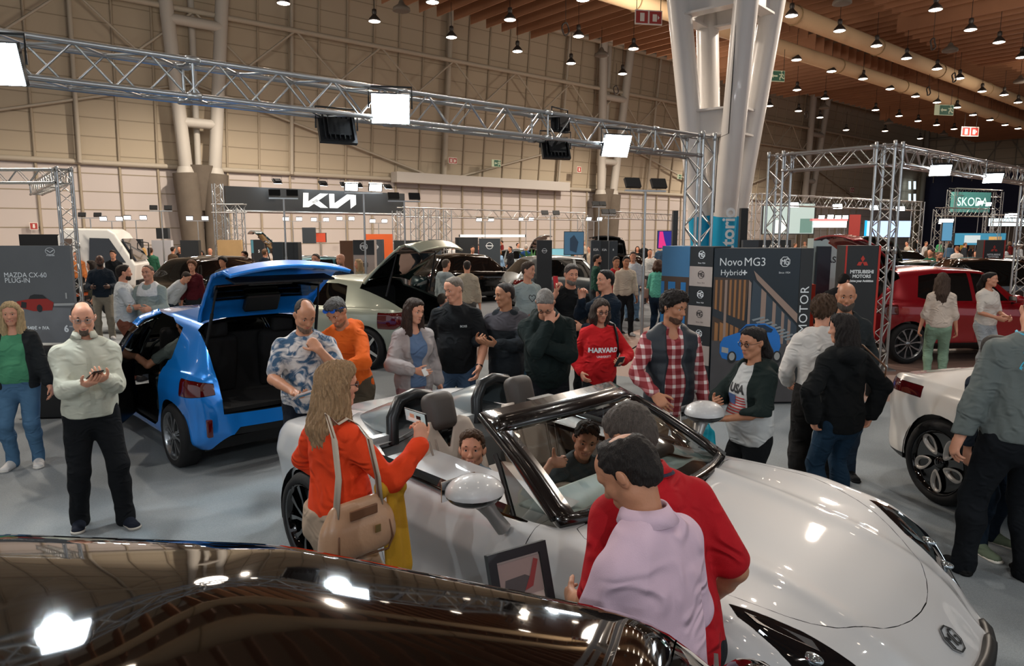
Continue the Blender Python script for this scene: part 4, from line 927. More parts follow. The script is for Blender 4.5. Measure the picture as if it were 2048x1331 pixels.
LK = [[(0, 0), (0, 1), (.34, 1), (.34, .38), (1.25, 1), (1.75, 1), (.95, .45), (1.55, 0), (1.02, 0), (.62, .25), (.38, .06), (.3, 0)],
      [(1.85, 1), (2.2, 1), (2.2, .30), (2.28, 0), (1.85, 0)], [(2.28, 0), (2.2, .3), (2.28, .3), (3.25, 1), (3.6, 1), (3.6, 0), (3.25, 0), (3.25, .62), (2.7, .2), (2.5, .03)]]
W_ = 3.6; x0_, x1_ = .385, .69
patch(ks, [[(x0_+p[0]/W_*(x1_-x0_), .18+p[1]*.66) for p in q] for q in ([(0, 0), (.06, 1), (.4, 1), (.36, .42), (.36, .36)], [(0, 0), (.36, .36), (.36, .42), (1.15, 1), (1.7, 1), (.9, .40), (.38, .02)], [(.55, .38), (.9, .62), (1.65, 0), (1.15, 0)],
      [(1.75, 1), (2.1, 1), (2.1, .0), (1.85, 0), (1.75, .0)], [(2.1, .0), (2.1, .35), (2.98, 1), (3.5, 1), (3.5, .92), (2.45, .12), (2.3, 0)], [(3.2, .8), (3.6, 1), (3.6, .3), (3.2, 0)])], INK, 'emblem', .01)
B = MB(); B.tube(Vector((a_.x, a_.y, 3.12))-ks['o'].location, Vector((e_.x, e_.y, 3.12))-ks['o'].location, .06, n=6); B.build('bottom_rail', M_ALU, ks['o'])
dd = (e_-a_).normalized(); dd.z = 0
for i, t in enumerate((.22, .46, .58, .66, .84)):
    p = a_+(e_-a_)*t; floodlight((p.x+WN.x*.7, p.y+WN.y*.7, 4.28), (p.x, p.y, 3.4), 'small lit lamp arm over the black overhead sign', True, 0.3, 'lamp arms over the overhead sign')
k0 = aty(440, 465, 26.5); truss_frame('cluster of aluminium truss posts at the left end of the overhead sign', [(k0.x, k0.y, 4.1), (k0.x+.75, k0.y, 3.2), (k0.x+.1, k0.y+.9, 3.2)], [((k0.x-.2, k0.y, 3.2), (k0.x+1.0, k0.y, 3.2))], w=.3, plates=False, n=6)
for px, Y, zt, wd in ((798, 31, 3.25, .4), (835, 29, 3.3, .4), (860, 31, 3.3, .4), (890, 30, 3.25, .4)):
    p = aty(px, 465, Y); truss_frame('slim aluminium truss post in the cluster right of the overhead sign', [(p.x, p.y, zt)], [], 'truss posts right of the overhead sign', w=wd, plates=False, n=6)
p = aty(800, 465, 31); q = aty(1165, 465, 40); truss_frame('far aluminium truss beam over the cars in the middle, before the pale wall', [(q.x, q.y, 3.3)], [((p.x, p.y, 3.2), (q.x, q.y, 3.2))], w=.4, plates=False, n=6, bay=.45)
p = aty(1215, 465, 36); q = aty(1350, 465, 43); truss_frame('far thin truss beam between the wall column and the white column', [(q.x, q.y, 3.3)], [((p.x, p.y, 3.2), (q.x, q.y, 3.2))], w=.35, plates=False, n=6, bay=.45)
# far trusses on the right
p = aty(1505, 465, 33); q = aty(1832, 465, 42); truss_frame('far aluminium truss beam right of the white column with slanting lamps', [(p.x, p.y, 4.1), (q.x, q.y, 4.1)], [((p.x, p.y, 3.85), (q.x, q.y, 3.85))], w=.5, plates=False, n=6, bay=.5)
for px, Y in ((1585, 35.5), (1672, 37.6), (1745, 39.5), (1797, 41)):
    c = aty(px, 465, Y); floodlight((c.x, c.y, 3.7), (c.x-1.6, c.y-2.6, 0), 'slanting lit lamp on the far truss beam right of the white column', True, .40, 'slanting lamps on the far beam')
for x0, x1, Y, z, lb in ((1875, 1975, 44, 3.75, 'far truss box before the dark blue wall'), (1898, 1990, 50, 5.3, 'far taller truss box carrying the pale green sign')):
    p = aty(x0, 465, Y); q = aty(x1, 465, Y+3); truss_frame('aluminium '+lb, [(p.x, p.y, z), (q.x, q.y, z)], [((p.x, p.y, z-.15), (q.x, q.y, z-.15))], w=.5, plates=False, n=6, bay=.5)
p = aty(1990, 465, 40); q = aty(2060, 465, 42); truss_frame('far aluminium truss frame at the right edge', [(p.x, p.y, 3.2)], [((p.x, p.y, 3.1), (q.x, q.y, 3.1))], w=.4, plates=False, n=6, bay=.5)
sg = board('overhead_sign', aty(1903, 465, 50), aty(1975, 465, 51), 3.75, 5.15, mat('mint_lightbox', '#4f8f8a', 0.4, emit=0.18), 'pale green overhead sign with white letters before the dark blue wall', thick=.3)
on(sg, 'SKODA', .85, .5, .5, mat('lit_letters', '#d8fff2', .4, emit=.8))
# clusters of lit lamp heads far right
for i, (px, py, Y) in enumerate(((1533, 418, 44), (1543, 415, 44), (1555, 417, 44), (1573, 419, 44), (1595, 418, 44), (1606, 419, 44), (1643, 434, 44), (1661, 433, 44), (1676, 434, 44), (1691, 434, 44), (1706, 434, 44), (1885, 442, 36), (1899, 442, 36), (1960, 405, 50), (1977, 408, 50), (2015, 431, 48), (2022, 430, 48), (2032, 430, 48))):
    c = aty(px, py, Y); o = floodlight(c, c+Vector((-.3, -1, -.5)), 'small bright lamp head over the crowded far stands', True, .30, 'small lamp heads over the far stands')
    B = MB(); B.tube((0, 0, 0), (0, .1, -c.z+.01), .02, n=5); B.build('pole', M_ALU, o)
# ------------------------------------------------------------------ cars
def smooth1(a, n):
    if n < 1: return a
    k = np.hanning(2*n+3)[1:-1]; k /= k.sum(); p = np.concatenate([np.repeat(a[:1], n, 0), a, np.repeat(a[-1:], n, 0)])
    if a.ndim == 1: return np.convolve(p, k, 'valid')
    return np.stack([np.convolve(p[:, i], k, 'valid') for i in range(a.shape[1])], 1)
def shell(x0, x1, rows, bow_f=0.16, bow_r=0.10, N=150, K=64, sx=3, sk=1, bl=0.5):
    """car body skin. rows: bottom edge to centreline, each a pair (ytab, ztab) of {x: value}; returns a bmesh in car space"""
    xs = np.linspace(x0, x1, N); ctl = []
    for yt, zt in rows:
        c = []
        for t in (yt, zt):
            kx = sorted(t); c.append(smooth1(np.interp(xs, kx, [t[k] for k in kx]), sx))
        ctl.append(np.stack(c, 1))
    ctl = np.stack(ctl, 1); M = ctl.shape[1]; u = np.linspace(0, M-1, K); G = np.zeros((N, K, 2))
    for i in range(N):
        for c in (0, 1): G[i, :, c] = np.interp(u, np.arange(M), ctl[i, :, c])
        g = smooth1(G[i], sk); g[-1, 0] = 0; g[0] = G[i, 0]; G[i] = g
    bm = bmesh.new(); hw = G[:, :, 0].max(1)
    L = (x1-x0); V = {}
    def X(i, y):
        f = max(0, (xs[i]-(x1-bl))/bl); r = max(0, ((x0+bl)-xs[i])/bl); q = (abs(y)/max(hw.max(), .01))**2
        return xs[i]-bow_f*f*f*q+bow_r*r*r*q
    full = [(i, k, s) for i in range(N) for s in (1, -1) for k in range(K)]
    for i, k, s in full:
        y, z = G[i, k]
        if k == K-1 and s == -1: V[i, k, s] = V[i, k, 1]; continue
        V[i, k, s] = bm.verts.new((X(i, y), y*s, z))
    for i in range(N-1):
        for k in range(K-1):
            bm.faces.new((V[i, k, 1], V[i+1, k, 1], V[i+1, k+1, 1], V[i, k+1, 1])); bm.faces.new((V[i, k+1, -1], V[i+1, k+1, -1], V[i+1, k, -1], V[i, k, -1]))
    C = 10
    for i, fl in ((0, 1), (N-1, -1)):           # rounded ends
        for s in (1, -1):
            prev = [V[i, k, s] for k in range(K)]
            for c in range(1, C+1):
                t = 1-c/C; cur = []
                for k in range(K):
                    y, z = G[i, k]
                    if k == K-1: cur.append(V[i, k, 1]); continue
                    key = ('c', i, k) if c == C else None
                    if key and key in V: cur.append(V[key]); continue
                    v = bm.verts.new((X(i, y*t), y*t*s, z)); cur.append(v)
                    if key: V[key] = v
                for k in range(K-1):
                    q = (prev[k], cur[k], cur[k+1], prev[k+1]); q = [v for j, v in enumerate(q) if v not in q[:j]]
                    if len(q) > 2: bm.faces.new(q)
                prev = cur
    bmesh.ops.recalc_face_normals(bm, faces=bm.faces); bm.faces.layers.int.new('part'); return bm
AX = {'side': (0, 2), 'plan': (0, 1), 'end': (1, 2)}
def carve(bm, poly, view, filt, label, only=None):
    """cuts the outline of a convex polygon through the skin and marks what lies inside it"""
    lay = bm.faces.layers.int['part']; a, b = AX[view]; P = [Vector(p) for p in poly]
    area = sum(P[i].x*P[(i+1) % len(P)].y-P[(i+1) % len(P)].x*P[i].y for i in range(len(P)))
    if area < 0: P = P[::-1]
    x0, x1 = min(p.x for p in P), max(p.x for p in P); y0, y1 = min(p.y for p in P), max(p.y for p in P); m = 0.25
    fs = [f for f in bm.faces if filt(f.calc_center_median()) and (only is None or f[lay] in only)]
    fs = [f for f in fs if not (max(v.co[a] for v in f.verts) < x0 or min(v.co[a] for v in f.verts) > x1 or max(v.co[b] for v in f.verts) < y0 or min(v.co[b] for v in f.verts) > y1)]
    for i in range(len(P)):
        p, q = P[i], P[(i+1) % len(P)]; d = q-p; n2 = Vector((d.y, -d.x)).normalized(); co = [0, 0, 0]; no = [0, 0, 0]
        co[a], co[b] = p.x, p.y; no[a], no[b] = n2.x, n2.y; co = Vector(co); no = Vector(no)
        g = set(fs)
        for f in fs: g.update(f.edges); g.update(f.verts)
        r = bmesh.ops.bisect_plane(bm, geom=list(g), dist=1e-5, plane_co=co, plane_no=no)
        cand = [x for x in r['geom'] if isinstance(x, bmesh.types.BMFace)]
        fs = [f for f in cand if (f.calc_center_median()-co).dot(no) < 0]
    for f in fs: f[lay] = label
    return fs
def circle(cx, cy, r, n=28, rz=1.0): return [(cx+r*math.cos(2*PI*i/n), cy+r*rz*math.sin(2*PI*i/n)) for i in range(n)]
def split_parts(bm, spec, root, gap=0.003):
    """spec: {label: (name, material)}; label -1 is thrown away; every other label becomes one mesh"""
    lay = bm.faces.layers.int['part']; bm.normal_update(); out = {}
    for lb, (nm, m) in spec.items():
        fs = [f for f in bm.faces if f[lay] == lb]
        if not fs: continue
        vs = {}; V = []; Nn = []; Fs = []
        bd = set()
        if gap:
            for f in fs:
                for e in f.edges:
                    if sum(1 for g in e.link_faces if g[lay] == lb) == 1: bd.update(e.verts)
        for f in fs:
            idx = []
            for v in f.verts:
                if v not in vs:
                    vs[v] = len(V); c = v.co.copy()
                    if v in bd:
                        inn = Vector((0, 0, 0)); k = 0
                        for g in v.link_faces:
                            if g[lay] == lb: inn += g.calc_center_median(); k += 1
                        d = inn/k-v.co
                        if d.length > 1e-5: c += d.normalized()*min(gap, d.length*0.5)
                    V.append(c); Nn.append(v.normal.copy())
                idx.append(vs[v])
            Fs.append(tuple(idx))
        me = bpy.data.meshes.new(nm); me.from_pydata(V, [], Fs); me.materials.append(m); me.shade_smooth(); me.normals_split_custom_set_from_vertices(Nn); me.update()
        o = bpy.data.objects.new(nm, me); put(o, root); out[lb] = o
    return out
def liner(bm, root, m=None, off=0.02, skip=(-1,), name='inner_shell'):
    """dark inner skin behind the panels, so the shut lines and arches show depth"""
    lay = bm.faces.layers.int['part']; bm.normal_update(); vs = {}; V = []; Fs = []
    for f in bm.faces:
        if f[lay] in skip: continue
        idx = []
        for v in f.verts:
            if v not in vs: vs[v] = len(V); V.append(v.co-v.normal*off)
            idx.append(vs[v])
        Fs.append(idx)
    return mesh(name, V, Fs, m or M_BLACK, root, True)
def wheel(parent, c, side, r=0.33, w=0.22, rim=0.245, style='spoke', n=5, m1=None, m2=None, steer=0.0):
    """side +1: outer face towards +y of the car"""
    m1 = m1 or M_CHROME; m2 = m2 or M_GLOSSBLACK; o = empty('wheel', c); o.parent = parent; o.rotation_euler = (0, 0, steer); s = side
    b = MB(); h = w/2; p = [(rim, -h*.8), (rim+.015, -h), (r-.03, -h), (r, -h*.65), (r, h*.65), (r-.03, h), (rim+.015, h), (rim, h*.8), (rim, -h*.8)]
    b.lathe(p, n=40, axis='Y')
    b.build('tyre', M_RUBBER, o)
    b = MB(); b.lathe([(rim, -h*.8), (rim-.02, 0), (rim-.012, h*.72*1), (rim+.006, h*.98), (rim-.004, h*.90), (rim-.02, h*.6)] if s > 0 else [(rim, h*.8), (rim-.02, 0), (rim-.012, -h*.72), (rim+.006, -h*.98), (rim-.004, -h*.90), (rim-.02, -h*.6)], n=40, axis='Y'); b.build('rim', m1 if style != 'loop' else m2, o)
    b = MB(); b.lathe([(0, s*h*.1), (rim-.015, s*h*.1)], n=30, axis='Y'); b.lathe([(0, s*h*.3), (.14, s*h*.3), (.14, s*h*.1)], n=24, axis='Y'); b.build('brake_disc', mat('wheel_well', '#101112', .6), o)
    yo = s*h*.80
    if style == 'loop':
        for i in range(n):
            a = 2*PI*i/n+.35; R = Matrix.Rotation(-a*s, 3, 'Y'); b = MB()
            cx = rim*.60; outer = []; inner = []
            for j in range(20):
                t = 2*PI*j/20; x = cx+rim*.36*math.cos(t); z = rim*.21*math.sin(t)*(1+.35*math.cos(t))+.06*rim*math.cos(t); outer.append(Vector((x, 0, z)))
                inner.append(Vector((cx+.01+rim*.24*math.cos(t), 0, rim*.105*math.sin(t)*(1+.3*math.cos(t))+.05*rim*math.cos(t))))
            V = [R @ (v+Vector((0, yo, 0))) for v in outer]+[R @ (v+Vector((0, yo+s*.008, 0)))for v in [(a_+b_)/2 for a_, b_ in zip(outer, inner)]]+[R @ (v+Vector((0, yo-s*.03, 0))) for v in inner]
            b.add(V, [(j, (j+1) % 20, 20+(j+1) % 20, 20+j) for j in range(20)]+[(20+j, 20+(j+1) % 20, 40+(j+1) % 20, 40+j) for j in range(20)], True); b.build('spoke', m1, o)
        b = MB(); b.lathe([(0, yo-s*.035), (rim*.97, yo-s*.02)], n=30, axis='Y'); b.build('wheel_cover', m2, o)
    else:
        for i in range(n):
            a = 2*PI*i/n+.2; R = Matrix.Rotation(a, 3, 'Y'); b = MB()
            for q in ((-1, 1) if style == 'twin' else (0,)):
                w0, w1 = (.012, .022) if style == 'twin' else (.03, .022); x0 = .045; x1 = rim-.004; oo = q*.035; o2 = q*(.075 if style == 'twin' else 0)
                V = []
                for x, ww, of in ((x0, w0, oo*.5), (x1*.55, w0*.9, (oo+o2)*.5), (x1, w1, o2)):
                    for dz in (-ww, ww):
                        for dy in (0, -s*.03): V.append(R @ Vector((x, yo+dy, of+dz)))
                b.add(V, [(0, 2, 6, 4), (4, 6, 10, 8), (0, 4, 5, 1), (4, 8, 9, 5), (2, 3, 7, 6), (6, 7, 11, 10)])
            b.build('spoke', m1, o)
    b = MB(); b.lathe([(0, yo+s*.006), (.035, yo+s*.004), (.055, yo-s*.012), (.06, yo-s*.04)], n=20, axis='Y'); b.build('hub_cap', m1 if style != 'loop' else m2, o)
    return o
def arch(parent, x, y, z, r, w):
    V = []; n = 18
    for i in range(n+1): a = math.radians(-12+204*i/n); V += [(x+r*math.cos(a), y-w, z+r*math.sin(a)), (x+r*math.cos(a), y+w, z+r*math.sin(a))]
    return mesh('wheel_arch', V, [(2*i, 2*i+1, 2*i+3, 2*i+2) for i in range(n)], M_BLACK, parent, True)
def car_root(name, label, x, y, heading, group=None):
    return empty(name, (x, y, 0), heading, label, 'car', group)
def pod(name, c, r, m, parent, R=None, n=20, k=10, cut=None):
    """ellipsoid, rotated by R; cut: keep only this part of its profile (0..1)"""
    lo, hi = cut or (0, 1); pr = [(math.sin(PI*(lo+(hi-lo)*i/k)), -math.cos(PI*(lo+(hi-lo)*i/k))) for i in range(k+1)]
    S = Matrix.Diagonal(Vector(r)); M = (R or Matrix.Identity(3)) @ S; b = MB(); b.lathe(pr, c, n, R=M); return b.build(name, m, parent)
def roundbox(name, c, d, m, parent, R=None, bev=0.03, seg=3, mi=None):
    b = MB(); b.box((0, 0, 0), d); o = b.build(name, m, parent, bevel=bev, bseg=seg); o.location = c
    if R is not None: o.rotation_euler = R.to_euler() if hasattr(R, 'to_euler') else R
    for p in o.data.polygons: p.use_smooth = True
    return o
def octagon(r): return [(r*math.cos(PI/8+i*PI/4), r*math.sin(PI/8+i*PI/4)) for i in range(8)]
def ring_poly(r0, r1, n=8, off=PI/8, sy=1.0):
    return [[(r*math.cos(a), r*math.sin(a)*sy) for r, a in ((r0, off+i*2*PI/n), (r1, off+i*2*PI/n), (r1, off+(i+1)*2*PI/n), (r0, off+(i+1)*2*PI/n))] for i in range(n)]
def mg_polys(s=1.0):
    """octagon badge with the two interlocked letters"""
    P = ring_poly(.92*s, 1.05*s); t = .085*s
    def bar(a, b, w=t):
        a = Vector((a[0]*s, a[1]*s, 0)); b = Vector((b[0]*s, b[1]*s, 0)); n = Vector((-(b-a).y, (b-a).x, 0)).normalized()*w; return [tuple(p[:2]) for p in (a+n, b+n, b-n, a-n)]
    for a, b in (((-.68, -.5), (-.68, .42)), ((-.68, .42), (-.40, .05)), ((-.40, .05), (-.10, .42)), ((-.10, .48), (-.10, -.52)), ((.66, .42), (.40, .60)), ((.40, .60), (.14, .40)), ((.14, .40), (.14, -.38)), ((.14, -.38), (.40, -.58)), ((.40, -.58), (.68, -.38)), ((.68, -.38), (.68, 0)), ((.68, 0), (.38, 0))): P.append(bar(a, b))
    return P

# ---- silver-white open roadster, the centre of the picture
def roadster():
    R_ = car_root('roadster_car', 'silver white open roadster with two children inside, the largest car in view', 0.213, 4.246, -0.792)
    hw = {-2.27: .60, -2.18: .76, -2.0: .88, -1.345: .957, -.7: .925, 0: .90, .8: .915, 1.345: .96, 1.75: .95, 2.0: .92, 2.17: .86, 2.29: .74, 2.36: .62}
    zb = {-2.27: .48, -2.1: .32, -1.8: .24, 0: .20, 1.8: .20, 2.2: .22, 2.36: .38}
    zs = {-2.27: .74, -2.15: .88, -1.9: .94, -1.345: .985, -.7: .945, 0: .90, .8: .92, 1.345: .925, 1.75: .865, 2.05: .765, 2.22: .67, 2.36: .54}
    zd = {-2.27: .76, -2.1: .91, -1.5: .985, -1.0: 1.0, -.7: .98, .8: .975, 1.05: .955, 1.345: .92, 1.75: .86, 2.05: .775, 2.22: .69, 2.36: .56}
    f = lambda t, fn: {k: fn(v, k) for k, v in t.items()}
    def lerp(t, x): k = sorted(t); return float(np.interp(x, k, [t[i] for i in k]))
    allx = sorted(set(hw) | set(zs) | set(zd) | set(zb)); T = lambda fn: {x: fn(x) for x in allx}
    H = lambda x: lerp(hw, x); S = lambda x: lerp(zs, x); D = lambda x: lerp(zd, x); Bt = lambda x: lerp(zb, x); m = lambda a, x: Bt(x)+(S(x)-Bt(x))*a
    fe = lambda x: min(1, max(0, (2.3-abs(x))/.5))
    rows = [(T(lambda x: H(x)-.14), T(Bt)), (T(lambda x: H(x)-.04), T(lambda x: m(.12, x))), (T(lambda x: H(x)-.060*fe(x)), T(lambda x: m(.38, x))), (T(lambda x: H(x)-.018), T(lambda x: m(.60, x))),
            (T(lambda x: H(x)), T(lambda x: m(.70, x))), (T(lambda x: H(x)-.035), T(lambda x: m(.90, x))), (T(lambda x: H(x)-.10), T(lambda x: S(x)-.002)), (T(lambda x: H(x)-.20), T(lambda x: S(x)+.005)),
            (T(lambda x: H(x)-.34), T(lambda x: (S(x)*.6+D(x)*.4)-.010)), (T(lambda x: H(x)*.50), T(lambda x: D(x)-.008)), (T(lambda x: H(x)*.42), T(lambda x: D(x)+.012)), (T(lambda x: H(x)*.30), T(lambda x: D(x)-.004)), (T(lambda x: 0), T(lambda x: D(x)))]
    bm = shell(-2.27, 2.36, rows, bow_f=.42, bow_r=.30, N=170, K=72, sx=5, sk=2, bl=.75)
    L = lambda c: c.y > 0; Rr = lambda c: c.y < 0; up = lambda c: c.z > .70
    for s, ff in ((1, L), (-1, Rr)):
        for x in (-1.345, 1.345): carve(bm, circle(x, .335, .375), 'side', lambda c, s=s: c.y*s > .6, -1)
    # cockpit, deck cover, bonnet
    carve(bm, [(.74, -.60), (.88, 0), (.74, .60), (.60, .77), (-.55, .80), (-.80, .70), (-.86, 0), (-.80, -.70), (-.55, -.80), (.60, -.77)], 'plan', up, -1)
    carve(bm, [(-.86, -.62), (-.86, .62), (-1.25, .66), (-1.5, .45), (-1.5, -.45), (-1.25, -.66)], 'plan', up, 4)
    carve(bm, [(.80, -.77), (.98, -.5), (1.03, 0), (.98, .5), (.80, .77), (1.3, .80), (1.75, .70), (2.0, .48), (2.06, .25), (2.07, 0), (2.06, -.25), (2.0, -.48), (1.75, -.70), (1.3, -.80)][::1], 'plan', up, 2) if False else carve(bm, [(.86, -.72), (.95, -.775), (1.15, -.775)]+[(1.15+.98*math.cos(t)**.85, .775*math.sin(t)) for t in [math.radians(-80+160*i/22) for i in range(23)]]+[(1.15, .775), (.95, .775), (.86, .72)], 'plan', up, 2)
    carve(bm, [(.86, -.66), (1.0, -.2), (1.0, .2), (.86, .66), (.80, .5), (.80, -.5)], 'plan', up, 5)
    for s in (1, -1):
        carve(bm, [(-.62, .98), (-.62, .52), (-.50, .30), (.45, .28), (.62, .52), (.70, .97)], 'side', lambda c, s=s: c.y*s > .5, 6 if s < 0 else 7)
        carve(bm, [(1.66, s*.76), (1.72, s*.80), (1.95, s*.80), (2.12, s*.72), (2.20, s*.58), (2.08, s*.545), (1.88, s*.62)], 'plan', lambda c: c.z > .45, 8 if s < 0 else 9)
        carve(bm, [(s*.50, .30), (s*.50, .40), (s*.86, .46), (s*.88, .28)], 'end', lambda c: c.x > 1.8, 10)
        carve(bm, [(s*.1, .72), (s*.1, .77), (s*.80, .80), (s*.80, .74)], 'end', lambda c: c.x < -2.0, 11)
    carve(bm, [(-.5, .38), (.5, .38), (.56, .24), (-.56, .24)], 'end', lambda c: c.x > 1.9, 10)
    pm = mat('pearl_silver_paint', '#b3b3b3', .5, .10, coat=1.0)
    M_HL = mat('headlamp_glass', '#0c0e10', .03, coat=1.0)
    spec = {0: ('body', pm), 2: ('bonnet', pm), 4: ('deck_cover', mat('deck_grey', '#74787a', .4, .3)), 5: ('cowl', M_BLACK), 6: ('door', pm), 7: ('door', pm), 8: ('headlamp', M_HL), 9: ('headlamp', M_HL), 10: ('air_intake', M_BLACK), 11: ('tail_lamp', mat('tail_red', '#5a0608', .1, coat=1))}
    out = split_parts(bm, spec, R_, .0028); liner(bm, R_, off=.03)
    lampc = glow('daylight_running', '#e8f4ff', 1.6)
    def onskin(x, y, dz):
        bvh = out['bvh']; h, n, _, _ = bvh.ray_cast(Vector((x, y, 2)), Vector((0, 0, -1)))
        if h is None: h = bvh.find_nearest(Vector((x, y, .72)))[0]
        return h+Vector((0, 0, dz))
    vv = [v.co.copy() for v in bm.verts]; bm.verts.index_update(); out['bvh'] = BVHTree.FromBMesh(bm)
    for lb, s in ((8, -1), (9, 1)):
        hl = out[lb]
        P = [(1.72, .755), (1.93, .625), (1.97, .645), (1.78, .765)]; V = [onskin(a, s*b, .004) for a, b in P]; mesh('lamp_reflector', V, [(0, 1, 2, 3)], mat('lamp_mirror', '#c8d4da', .08, .9), hl)
        for a, b in ((1.96, .70), (2.06, .62)): pod('projector', onskin(a, s*b, -.005), (.045, .03, .018), mat('lamp_mirror', '#c8d4da', .08, .9), hl)
        P = [(1.80, .785), (1.97, .765), (2.12, .68), (2.135, .69), (1.98, .78), (1.80, .795)]; V = [onskin(a, s*b, .004) for a, b in P]; mesh('light_strip', V, [(0, 1, 4, 5), (1, 2, 3, 4)], lampc, hl)
    # badge, on the nose
    h1, n1, _, _ = out['bvh'].ray_cast(Vector((2.8, 0, .66)), Vector((-1, 0, 0))); upv = Vector((-.0, 0, 1)); upv = (upv-n1*upv.dot(n1)).normalized()
    bd = shape([[(p[0], p[1]) for p in octagon(.060)]], h1+n1*.004, Vector((0, 1, 0)), upv, mat('badge_dark', '#a2a5a7', .35, .2), R_, 'badge')
    shape(mg_polys(.056), h1+n1*.009, Vector((0, 1, 0)), upv, mat('badge_edge', '#2c2f31', .3, .3), bd, 'badge_letters')
    for s in (1, -1):
        for x in (-1.345, 1.345):
            wheel(R_, (x, s*.835, .345), s, r=.345, w=.25, rim=.262, style='twin', n=5, m1=M_GLOSSBLACK if x < 0 else M_CHROME)
            arch(R_, x, s*.77, .345, .39, .16)
    b = MB(); b.box((0, 0, .25), (3.6, 1.5, .08)); b.build('floor_pan', M_BLACK, R_)
    # windscreen: curved glass in a thick dark frame
    def ws(u, v):
        k = 1-u*u; return Vector((.80+.20*k+(-.76-.08*k)*v-.0*u, u*(.77+(.585-.77)*v), .925+.03*k+(.365+.012*k)*v+.05*math.sin(PI*v)*.6))
    NU, NV = 24, 12
    def band(cond, m_, nm, th, par, off=0):
        V = []; Fs = []; id_ = {}
        us = [-1+2*i/NU for i in range(NU+1)]; us[1] = -.885; us[-2] = .885; vs_ = [i/NV for i in range(NV+1)]; vs_[-2] = .80; vs_[1] = .06
        for i, u in enumerate(us):
            for j, v in enumerate(vs_): id_[i, j] = len(V); V.append(ws(u, v)+Vector((-.0, 0, off)))
        for i in range(NU):
            for j in range(NV):
                if cond(i, j): Fs.append((id_[i, j], id_[i+1, j], id_[i+1, j+1], id_[i, j+1]))
        o = mesh(nm, V, Fs, m_, par, True); bmm = bmesh.new(); bmm.from_mesh(o.data); bmesh.ops.delete(bmm, geom=[v for v in bmm.verts if not v.link_faces], context='VERTS'); bmesh.ops.recalc_face_normals(bmm, faces=bmm.faces); bmm.to_mesh(o.data); bmm.free()
        if th: md = o.modifiers.new('thick', 'SOLIDIFY'); md.thickness = th; md.offset = 0
        return o
    fr = band(lambda i, j: i in (0, NU-1) or j in (0, NV-1), mat('frame_black', '#100c0b', .22, coat=.7), 'windscreen_frame', .045, R_)
    band(lambda i, j: not (i in (0, NU-1) or j in (0, NV-1)), M_GLASS, 'windscreen', 0, R_)
    for s in (1, -1):       # quarter frame and pillar foot
        b = MB(); b.path([ws(s, .06), ws(s, .5)+Vector((0, 0, 0)), ws(s, 1.0)], [.024, .025, .022], 8); b.build('pillar', mat('frame_black', '#100c0b', .22, coat=.7), R_)
        b = MB(); b.path([(.52, s*.80, .90), (.36, s*.74, 1.10), (.30, s*.72, 1.155)], .014, 6); b.build('quarter_post', M_BLACK, R_)
        mesh('quarter_glass', [(.52, s*.80, .90), (.80, s*.79, .93), (.32, s*.72, 1.15)], [(0, 1, 2)], M_GLASSDARK, R_)
        mesh('door_glass', [(.50, s*.815, .905), (-.60, s*.84, .935), (-.60, s*.825, .975), (.50, s*.80, .955)], [(0, 1, 2, 3)], mat('door_glass_edge', '#20282a', .05, coat=1), R_)
        b = MB(); b.path([(.62, s*.80, .90), (.0, s*.825, .905), (-.6, s*.845, .935)], .014, 6); b.build('waist_rail', M_GLOSSBLACK, R_)
        b = MB(); b.box((0, s*.76, .80), (1.25, .05, .22)); b.build('door_card', mat('interior_cream', '#b5a89c', .6), R_)
    b = MB(); b.box((-.05, 0, 1.268), (.05, .20, .035)); b.path([(-.02, 0, 1.27), (.06, 0, 1.25)], .012, 6); 
    b.build('inner_mirror', M_BLACK, R_)
    # interior
    cream = mat('interior_cream', '#b5a89c', .6); dark = mat('interior_dark', '#2a2726', .6); pale = mat('dash_pale', '#93a3a0', .5)
    b = MB(); b.box((-.05, 0, .40), (1.7, 1.5, .06)); b.build('cabin_floor', M_BLACK, R_)
    b = MB(); b.box((-.86, 0, .70), (.06, 1.45, .60)); b.build('rear_bulkhead', mat('bulkhead_grey', '#9fa3a4', .4, .3), R_)
    roundbox('dashboard', (.62, 0, .82), (.42, 1.46, .22), pale, R_, bev=.06)
    roundbox('instrument_hood', (.46, .37, .955), (.22, .44, .07), dark, R_, bev=.03)
    roundbox('centre_console', (0, 0, .62), (1.0, .24, .26), cream, R_, bev=.04)
    b = MB(); Rw = Matrix.Rotation(-.45, 3, 'Y'); b.path([Vector((.34, .37, .86))+Rw @ Vector((0, .175*math.cos(a), .165*math.sin(a))) for a in [2*PI*i/24 for i in range(24)]], .016, 8, closed=True)
    b.box((.345, .37, .855), (.03, .33, .05)); b.build('steering_wheel', pale, R_)
    for s in (-1, 1):
        y = .37*s; T_ = Matrix.Rotation(-.30, 3, 'Y')
        st = roundbox('seat_base', (-.12, y, .50), (.52, .50, .18), cream, R_, bev=.06)
        # shaped seat back: two upswept shoulders with a dark notch between them
        V = []; Fs = []; nx, nz = 17, 12
        for j in range(nz+1):
            for i in range(nx+1):
                u = -1+2*i/nx; v = j/nz; wd = .245*(1-.10*(v-.5)**2*4)*(1 if v < .75 else 1-.25*(v-.75)*2); top = .60+.05*(1-abs(abs(u)-.62)*1.6)-.16*max(0, 1-abs(u)*2.2)
                xx = .07*u*u*(1.2-v)+.03*math.cos(u*PI*2.5)*(.25) ; V.append(T_ @ Vector((xx+.0, wd*u, v*top))+Vector((-.36, y, .50)))
        for j in range(nz):
            for i in range(nx): a = j*(nx+1)+i; Fs.append((a, a+1, a+nx+2, a+nx+1))
        sb = mesh('seat_back', V, Fs, cream, R_, True); md = sb.modifiers.new('thick', 'SOLIDIFY'); md.thickness = .09; md.offset = 1 if False else -1
